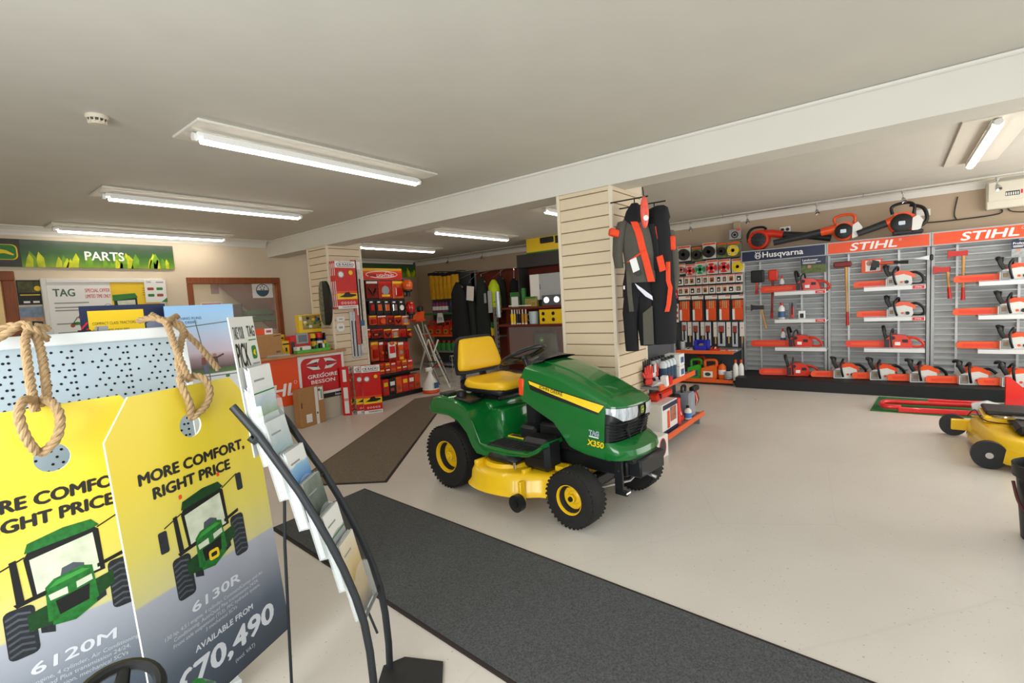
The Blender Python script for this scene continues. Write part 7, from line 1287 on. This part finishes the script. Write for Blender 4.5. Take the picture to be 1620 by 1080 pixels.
for nm, segs in (('front_grid', [(-.22, -.2, .22, -.2)]), ('side_grid', [(-.22, -.2, -.22, .3)]), ('back_grid', [(-.22, .3, .22, .3)]), ('side_grid', [(.22, -.2, .22, .3)])):
    for x0, y0, x1, y1 in segs:
        b = MB(); n = 9
        for k in range(n + 1): f_ = k / n; b.tube([(x0 + (x1 - x0) * f_, y0 + (y1 - y0) * f_, .005), (x0 + (x1 - x0) * f_, y0 + (y1 - y0) * f_, hb)], .0028, WB, 5)
        for k in range(10): z = .01 + (hb - .012) * k / 9; b.tube([(x0, y0, z), (x1, y1, z)], .0028 if k < 9 else .006, WB, 5)
        b.build(nm, t)
# ================================================================ FAR RACKS ALONG THE RIGHT WALL
REDB = mat('red_brown_back', '#6e2a1a', .55, var=.08); POSTG = mat('post_grey', '#7d7a74', .5, .3, var=.05)
FX = 8.25
def bx(px, X, d, mt, c=.003): 
    loc, w_, h = fit(*px, X); return loc, w_, h
# section 1: yellow trousers, purple bottles, red cans
y1a, y1b = at_x(664, 480, 8.3).y, at_x(736, 480, 8.3).y
t = thing('shelving_unit', 'dark shelving in the far bay with yellow trousers above and orange shelf below', 'shelving', (8.78, y1a, 0), AWAY); Ws = y1a - y1b
b = MB(); b.box(0, -.03, .02, Ws, 0, 2.3, mat('far_back_grey', '#56585a', .6, var=.05)); b.build('back_panel', t)
for x in (0, Ws - .03): b = MB(); b.box(x, -.08, 0, x + .03, -.03, 2.3, SHG, .003); b.build('upright', t)
sz = [at_x(700, 494.5, 8.3).z, at_x(695, 529.5, 8.25).z, .42, .1]
for z, m_ in zip(sz, (mat('shelf_green_edge', '#2c7a3e', .45), LIPO, SHG, SHG)): b = MB(); b.box(.02, -.52, z - .03, Ws - .02, -.03, z, SHG); sf = b.build('shelf', t); b = MB(); b.box(.02, -.535, z - .045, Ws - .02, -.52, z + .005, m_, .003); b.build('shelf_edge', sf)
YT = mat('yellow_workwear', '#c9940f', .8, var=.12, scale=12, bump=.2)
for k, (a, c, y0) in enumerate(((681, 690, 434), (689, 696, 434), (695, 702, 434), (702, 709, 435), (708, 716, 434), (714, 726, 432))):
    loc, w_, h = fit(a, y0, c, 474 - k * .5, 8.35); tt = thing('folded_trousers', f'yellow work trousers hanging in the far bay, {ORD[k]} from the left', 'trousers', (8.35, loc.y, loc.z), AWAY, 'yellow trousers in the far bay')
    b = MB(); cloth(b, [(0, 0, h * .96, w_ * .5, .06), (0, 0, h * .7, w_ * .55, .07), (0, 0, h * .35, w_ * .5, .07), (0, 0, 0, w_ * .42, .06)], YT, 20, .08, True, k); b.build('legs', tt, sharp=80)
    b = MB(); b.box(-w_ * .5, -.07, h * .95, w_ * .5, .07, h * 1.06, BLKF, .01); b.tube([(0, 0, h * 1.05), (0, .1, h * 1.12), (0, .39, h * 1.12)], .008, WIRE, 6); b.build('waistband', tt)
PUR = mat('bottle_purple', '#7a2c5e', .35, var=.05)
for k in range(5):
    a = 685 + 4.9 * k; loc, w_, h = fit(a, 476, a + 4.6, 493, 8.32); b = MB(); r = w_ / 2; b.lathe([(r, 0), (r, h * .25)], PUR, 12); b.lathe([(r, h * .25), (r, h * .6)], WHTP, 12); b.lathe([(r, h * .6), (r * .9, h * .9), (r * .4, h), (0, h)], PUR, 12); tag(b.build('spray_can', None, (8.32, loc.y, sz[0] + .001)), f'purple and white can on the green-edged shelf in the far bay, {ORD[k]} from the left', 'can', 'purple cans in the far bay')
loc, w_, h = fit(711, 474, 719, 493, 8.32); b = MB(); b.lathe([(w_ * .5, 0), (w_ * .5, h * .7), (w_ * .2, h)], NAVY, 14); tag(b.build('spray_can', None, (8.32, loc.y, sz[0] + .001)), 'dark can right of the purple ones on the green-edged shelf', 'can')
for k, (a, c, y0) in enumerate(((678, 690, 507), (690, 702, 508), (703, 713, 507), (712, 725, 505), (725, 735, 506))):
    jerrycan('fuel_can', f'red fuel can on the orange-edged shelf in the far bay, {ORD[k]} from the left', (a, y0, c, 528), 8.3 + .05 * (k % 2), CANR, sz[1] + .001, labm=mat('label_amber', '#c98a2a', .5), group='red fuel cans in the far bay', dp=.12)
loc, w_, h = fit(690, 495, 702, 511, 8.22); b = MB(); b.prism([(-w_ / 2, 0), (w_ / 2, .02), (w_ * .35, h), (-w_ * .3, h)], -.003, .0, WHITE); 
for q in range(4): b.rect(-w_ * .3 + w_ * .16 * q, h * .25, -w_ * .2 + w_ * .16 * q, h * .6, GREY, -.0036)
tag(b.build('price_sign', None, (8.228, loc.y, loc.z), AWAY), 'white price sign hung below the green-edged shelf in the far bay', 'sign')
for k, (a, c, col) in enumerate(((681, 689, mat('carton_brown', '#7a4f22', .6, var=.2)), (692, 700, GREENP), (700, 708, GREENP), (708, 716, GREENP), (716, 722, GREENP))):
    loc, w_, h = fit(a, 551, c, 571, 8.3); b = MB(); bottle(b, w_, .24, 0, col, RED if k else YEL); tag(b.build('oil_bottle', None, (8.3, loc.y, sz[2] + .001)), (f'green oil bottle low in the far bay, {ORD[k - 1]} of the green ones from the left' if k else 'brown bottle left of the green oil bottles low in the far bay'), 'bottle', 'oil bottles low in the far bay')
# section 2: clothes rail
ya, yb = at_x(738, 430, 8.6).y, at_x(834, 430, 8.6).y
t = thing('clothes_rail', 'chrome clothes rail on a red-brown back panel in the far bay', 'clothes rail', (8.78, ya, 0), AWAY); Wc = ya - yb
b = MB(); b.box(0, -.03, .02, Wc, 0, 2.25, REDB); b.build('back_panel', t)
zr_ = at_x(780, 425, 8.25).z
b = MB(); b.tube([(0, -.16, zr_), (Wc, -.16, zr_)], .014, CHROME, 10); b.build('rail', t)
for x in (.02, Wc * .45, Wc - .02): b = MB(); b.tube([(x, -.03, zr_ + .03), (x, -.16, zr_)], .012, CHROME, 8); b.build('rail_bracket', t)
DKJ = mat('dark_green_jacket', '#1d2320', .8, var=.15, bump=.3, scale=20); HV = mat('hi_vis_yellow', '#c8e01a', .6, var=.06); GRJ = mat('dark_grey_jacket', '#2b2e30', .8, var=.12)
for k, (a, c, y0, y1, m_, lb, ht) in enumerate(((712, 742, 446, 533, BLKF, 'black jacket at the left end of the far clothes rail', 'black'), (734, 756, 448, 530, DKJ, 'dark jacket with white swing tags second on the far clothes rail', ''), (752, 776, 437, 532, DKJ, 'dark green jacket in the middle of the far clothes rail', ''), (772, 793, 442, 494, HV, 'bright yellow hi-vis vest on the far clothes rail', ''), (786, 801, 436, 490, GRJ, 'dark grey jacket right of the hi-vis vest', ''), (806, 822, 440, 470, BLKF, 'black garment with a wooden hanger at the right end of the far rail', ''))):
    JX = 8.07 if k == 0 else 8.25 if k < 4 else 8.6; loc, w_, h = fit(a, y0, c, y1, JX); tt = thing('hanging_jacket', lb, 'jacket', (JX, loc.y, loc.z), AWAY, 'garments on the far clothes rail')
    b = MB(); cloth(b, [(0, 0, h, w_ * .08, .04), (0, 0, h * .93, w_ * .2, .07), (0, 0, h * .8, w_ * .33, .10), (0, 0, h * .45, w_ * .40, .11), (0, 0, 0, w_ * .46, .11)], m_, 22, .07, True, k); b.build('garment_body', tt, sharp=80)
    b = MB(); b.tube([(0, 0, h * .98), (0, 0, h + .05)] + ([(0, 8.62 - JX, zr_ - loc.z)] if k < 4 else [(0, .02, zr_ - loc.z)]), .006, CHROME, 6); b.tube([(-w_ * .25, 0, h * .9), (0, 0, h * 1.0), (w_ * .25, 0, h * .9)], .010, HANDW, 8); b.build('hanger', tt)
    if k == 1: b = MB(); b.box(-w_ * .2, -.16, h * .68, w_ * .3, -.155, h * .95, CARDW, 0, RY(8)); b.rect(-w_ * .02, h * .75, w_ * .1, h * .82, BLACK, -.162); b.build('swing_tag', tt)
    if k == 3: b = MB(); b.box(-w_ * .15, -.17, .0, w_ * .12, -.14, h * .66, mat('vest_reflective', '#c7ccd2', .3, .3), .005); b.box(-w_ * .48, -.15, h * .3, -w_ * .3, -.145, h * .6, GREY, .003); b.build('reflective_strip', tt)
zq = at_x(770, 531, 8.25).z; b = MB(); b.box(-.45, -.02, zq - .035, .25, .45, zq, POSTG); b.box(-.45, -.035, zq - .06, .25, -.02, zq + .005, REDB); b.box(-.43, .38, .0, -.40, .42, zq, POSTG); b.box(.20, .38, 0, .23, .42, zq, POSTG); yq = at_x(775, 531, 8.25).y; tag(b.build('low_shelf', None, (8.25, yq, 0), AWAY), 'red-edged low shelf below the hanging jackets', 'shelf')
loc, w_, h = fit(766, 509, 783, 530, 8.32); t = thing('toy_vehicle_box', 'green and yellow boxed item on the low shelf below the jackets', 'box', (8.3, loc.y, zq + .006), AWAY); b = MB(); b.prism([(-w_ / 2, 0), (w_ / 2, 0), (w_ / 2, h * .5), (w_ * .3, h * .62), (-w_ / 2, h * .25)], -.06, .06, YEL); b.build('yellow_part', t); b = MB(); b.prism([(-w_ * .1, h * .48), (w_ / 2, h * .55), (w_ * .4, h), (w_ * .15, h * .95)], -.05, .05, GREENP); b.build('green_part', t)
# section 3: red-backed shelving with yellow and green goods
ya, yb = at_x(783, 520, 8.0).y, at_x(892, 470, 8.0).y
t = thing('shelving_unit', 'red-brown backed shelving of yellow and green goods left of the slatted pillar', 'shelving', (8.55, ya, 0), AWAY); W3 = ya - yb
x0c = ya - at_x(818, 410, 8.0).y; b = MB(); b.box(0.05, -.20, .02, x0c, -.17, at_x(830, 485.5, 8.0).z, REDB); b.box(x0c, -.20, .02, W3, -.17, 2.26, REDB); b.build('back_panel', t)
b = MB(); b.box(0, -.58, 0, .07, -.50, at_x(788, 487, 8.0).z + .02, POSTG, .004); b.box(.02, -.50, 0, .05, -.17, .1, POSTG)
for k in range(14): b.box(.071, -.56, .1 + .1 * k, .0725, -.52, .14 + .1 * k, BLACK)
b.build('front_post', t)
s3 = [at_x(830, 485.5, 8.0).z, at_x(830, 513, 8.0).z, .25]
for z in s3: b = MB(); b.box(.03, -.55, z - .025, W3, -.20, z, POSTG); sf = b.build('shelf', t); b = MB(); b.box(.03, -.565, z - .04, W3, -.55, z + .004, REDB, .003); b.build('shelf_edge', sf)
zc0, zc1 = at_x(850, 421, 8.0).z, at_x(850, 400, 8.0).z
x0c = ya - at_x(818, 410, 8.0).y
b = MB(); b.box(x0c, -.57, zc0, W3, -.17, zc1, mat('cabinet_dark', '#2d2a28', .5, var=.08), .005); b.box(x0c, -.56, s3[0], x0c + .02, -.20, zc0, mat('cabinet_dark', '#2d2a28'), .003); b.build('cabinet_top', t)
b = MB(); b.box(.40, -.575, .3, W3, -.570, s3[1] - .05, mat('cabinet_glass', '#ffffff', .02, alpha=.07, var=0)); b.build('glass_front', t)
def st3(name, label, px, X, z, mt, d, deco=None, cat='box', grp=None, c=.004):
    loc, w_, h = fit(*px, X); b = MB(); b.box(-w_ / 2, 0, 0, w_ / 2, d, h, mt, c)
    if deco: deco(b, w_, h)
    return tag(b.build(name, None, (X, loc.y, z + .001), AWAY), label, cat, grp)
def d_pow(b, w_, h): b.rect(-w_ / 2, h * .70, w_ / 2, h, BLACK, -.001); b.rect(-w_ * .45, h * .82, w_ * .1, h * .92, GREY, -.0014); b.poly(rrect(-w_ * .08, h * .36, w_ * .32, h * .60, .02, 3), BLACK, -.001); b.rect(-w_ / 2, 0, w_ / 2, h * .06, GREENP, -.001); b.rect(w_ * .36, h * .3, w_ * .46, h * .6, BLACK, -.001)
st3('product_carton', 'yellow and black carton on top of the far shelving, left of the pillar', (832, 360, 886, 399), 8.02, zc1, YEL, .3, d_pow, grp=None)
st3('storage_case', 'plain grey case on the shelf left of the pillar', (838, 420, 888, 461), 8.05, s3[0] + .13, mat('case_grey', '#a9adb0', .5, var=.03), .25, lambda b, w_, h: (b.rect(-w_ / 2, 0, -w_ * .2, h, WHTP, -.001), b.rect(-w_ * .19, h * .4, -w_ * .17, h * .6, BLACK, -.0014)))
tag(MB().box(-.45, 0, 0, .5, .2, .125, mat('box_dark_green', '#28412c', .5, var=.15), .004).build('storage_box', None, (8.12, at_x(866, 470, 8.1).y, s3[0] + .001), AWAY), 'dark green box under the grey case', 'box')
st3('green_box', 'green box with a white label at the left end of the upper far shelf', (807, 461, 821, 485), 8.05, s3[0], GREENP, .14, lambda b, w_, h: b.rect(-w_ * .35, .01, w_ * .4, h * .7, WHITE, -.001))
loc, w_, h = fit(821, 455, 829, 485, 8.05); b = MB(); b.lathe([(w_ / 2, 0), (w_ / 2, h * .92), (w_ * .42, h), (0, h)], GREENP, 18); tag(b.build('green_tube', None, (8.12, loc.y, s3[0] + .001)), 'tall green tube beside the green box with a white label', 'tube')
st3('toy_box', 'small yellow and green box right of the green tube', (830, 469, 848, 485), 7.99, s3[0], mat('toybox_photo', '#9a8a4a'), .1, lambda b, w_, h: b.rect(-w_ / 2, h * .8, w_ / 2, h, GREENP, -.001))
loc, w_, h = fit(855, 466, 886, 485, 7.95); t = thing('headlamp_unit', 'silver lamp bar with two bright round lamps on the upper far shelf', 'lamp bar', (7.995, loc.y, s3[0] + .001), AWAY); b = MB(); b.box(-w_ / 2, 0, 0, w_ / 2, .1, h * .9, mat('lamp_grey_metal', '#6f7678', .3, .6, var=.1), .01); b.build('housing', t)
for s in (-.25, .27): b = MB(); b.cyl((w_ * s, -.012, h * .5), (w_ * s, .0, h * .5), h * .24, mat('lamp_face_glow', '#f2f6ff', .1, var=0, emit=2.5), seg=18); b.build('round_lamp', t)  # emission put in for the bright look of the round faces
st3('product_carton', 'yellow carton with four dark round pictures on the lower far shelf', (853, 485, 889, 508), 8.0, s3[1], YEL, .25, lambda b, w_, h: [b.disc(w_ * x, h * z, h * .13, BLACK, y=-.001) for x in (-.32, .12) for z in (.3, .72)])
loc, w_, h = fit(835, 491, 849, 511, 8.02); t = thing('mug', 'pale blue mug on the lower far shelf left of the yellow carton', 'mug', (8.08, loc.y, s3[1] + .001), AWAY); b = MB(); MUG = mat('mug_pale_blue', '#b9cbd0', .25, var=.03); b.lathe([(w_ * .38, 0), (w_ * .42, .01), (w_ * .46, h), (w_ * .42, h), (w_ * .38, .015), (0, .012)], MUG, 24); b.build('cup', t); b = MB(); b.tube(smooth_path([(-w_ * .42, 0, h * .8), (-w_ * .72, 0, h * .75), (-w_ * .72, 0, h * .35), (-w_ * .42, 0, h * .25)], 4), .009, MUG, 8); b.build('handle', t)
for k, (a, c, col) in enumerate(((807, 811.5, YEL), (811.5, 815, YEL), (816, 819, NAVY), (819.5, 822.5, BLKP), (824, 828, mat('handle_amber', '#c98f2a', .5)), (829, 833, mat('handle_amber', '#c98f2a')))):
    loc, w_, h = fit(a, 487, c, 511, 8.0); b = MB(); b.cyl((0, 0, 0), (0, 0, .03), w_ * .45, WHTP, seg=10); b.cyl((0, 0, .03), (0, 0, h * .7), w_ * .45, col, seg=10); b.cyl((0, 0, h * .7), (0, 0, h), w_ * .2, WHTP, seg=8); tag(b.build('grease_gun', None, (8.02, loc.y, s3[1] + .001)), f'slim upright tool on the lower far shelf, {ORD[k]} from the left', 'hand tool', 'slim upright tools on the lower far shelf')
b = MB(); a_, c_ = at_x(805, 484, 7.98), at_x(840, 483, 7.98); b.tube([a_, c_], .012, WHTP, 8); tag(b.build('hanging_bar'), 'short white bar above the slim upright tools', 'bar')
loc, w_, h = fit(841, 524, 878, 566, 8.05); t = thing('storage_bag', 'dark clear-topped bag with a green and yellow emblem below the lower far shelf', 'bag', (8.15, loc.y, s3[2] + .001), AWAY); h = at_x(860, 523, 8.15).z - s3[2]; b = MB(); BAG = mat('bag_olive_dark', '#3a3a24', .35, var=.25, scale=12); cloth(b, [(0, 0, 0, w_ * .45, .10), (0, 0, h * .4, w_ * .52, .13), (0, 0, h * .8, w_ * .5, .12), (0, 0, h, w_ * .46, .05)], BAG, 20, .05, True); b.build('bag_body', t, sharp=80); b = MB(); b.disc(0, h * .72, .06, GREENP, y=-.145); b.poly([(-.03, h * .72), (.03, h * .75), (.035, h * .72), (0, h * .69)], YEL, -.1458); b.build('emblem', t)
loc, w_, h = fit(783, 461, 790, 502, 7.9); b = MB(); b.cyl((0, 0, 0), (0, 0, h), w_ * .42, mat('tube_clear', '#aeb7ba', .1, .2, var=.15, scale=20), seg=14); b.tube([(-w_ * .5, 0, h * .1), (0, .0, h * .1), (0, .12, h * .1)], .006, WIRE, 6); b.tube([(0, 0, h * .6), (0, .12, h * .6)], .006, WIRE, 6); tag(b.build('document_tube', None, (7.93, loc.y, loc.z)), 'clear upright tube fixed to the grey post in the far bay', 'tube')
# far green banner
loc, w_, h = fity(560, 415, 657, 437, YB - .012); zt_ = at_y(610, 412.5, YB).z; zb_ = at_y(640, 438.5, YB).z; h = zt_ - zb_; loc.z = zb_
b = MB(); GM2 = grass_mat('far_banner_grass', 0, h); b.box(-w_ / 2, -.012, 0, w_ / 2, 0, h, GM2); blades(b, w_ * .1, w_ / 2 - .05, h, 12, 5); tag(b.build('wall_banner', None, loc), 'dark green grass banner on the far back wall above the lighting display', 'banner')
# ================================================================ FLOOR RUNNERS
MATM = mat('runner_charcoal', '#4a4c4d', .95, var=.45, scale=140, bump=.6); MATB = mat('runner_brown_grey', '#6f6455', .95, var=.4, scale=140, bump=.6); MEDGE = mat('runner_rubber_edge', '#302624', .8, var=.1)
def runner(name, label, quad, mt):
    t = thing(name, label, 'floor runner', (quad[0][0], quad[0][1], 0), 0, 'long floor runners'); P_ = [Vector((x - quad[0][0], y - quad[0][1], 0)) for x, y in quad]; c = sum(P_, Vector()) / 4
    b = MB(); b.add([p + Vector((0, 0, .001)) for p in P_] + [p + Vector((0, 0, .005)) for p in P_], [(0, 1, 2, 3), (4, 5, 6, 7), (0, 1, 5, 4), (1, 2, 6, 5), (2, 3, 7, 6), (3, 0, 4, 7)], MEDGE); b.build('rubber_edge', t)
    Q = [p + ((c - p).normalized() * 0) for p in P_]; n = len(P_)
    def inset(i, d): a, q, e = P_[i - 1], P_[i], P_[(i + 1) % n]; return q + ((a - q).normalized() + (e - q).normalized()) * d
    I = [inset(i, .022) for i in range(n)]; b = MB(); b.add([p + Vector((0, 0, .0055)) for p in I] + [p + Vector((0, 0, .011)) for p in I], [(4, 5, 6, 7), (0, 1, 5, 4), (1, 2, 6, 5), (2, 3, 7, 6), (3, 0, 4, 7)], mt); b.build('carpet_pile', t)
runner('floor_runner', 'long charcoal runner in the foreground, right of the brochure stand', [(2.349, 3.521), (1.53, 3.47), (1.22, -.9), (2.085, -.9)], MATM)
runner('floor_runner', 'brown-grey runner leading from the foreground mat towards the lighting display', [(2.541, 3.472), (5.85, 5.97), (5.23, 6.22), (2.02, 4.17)], MATB)
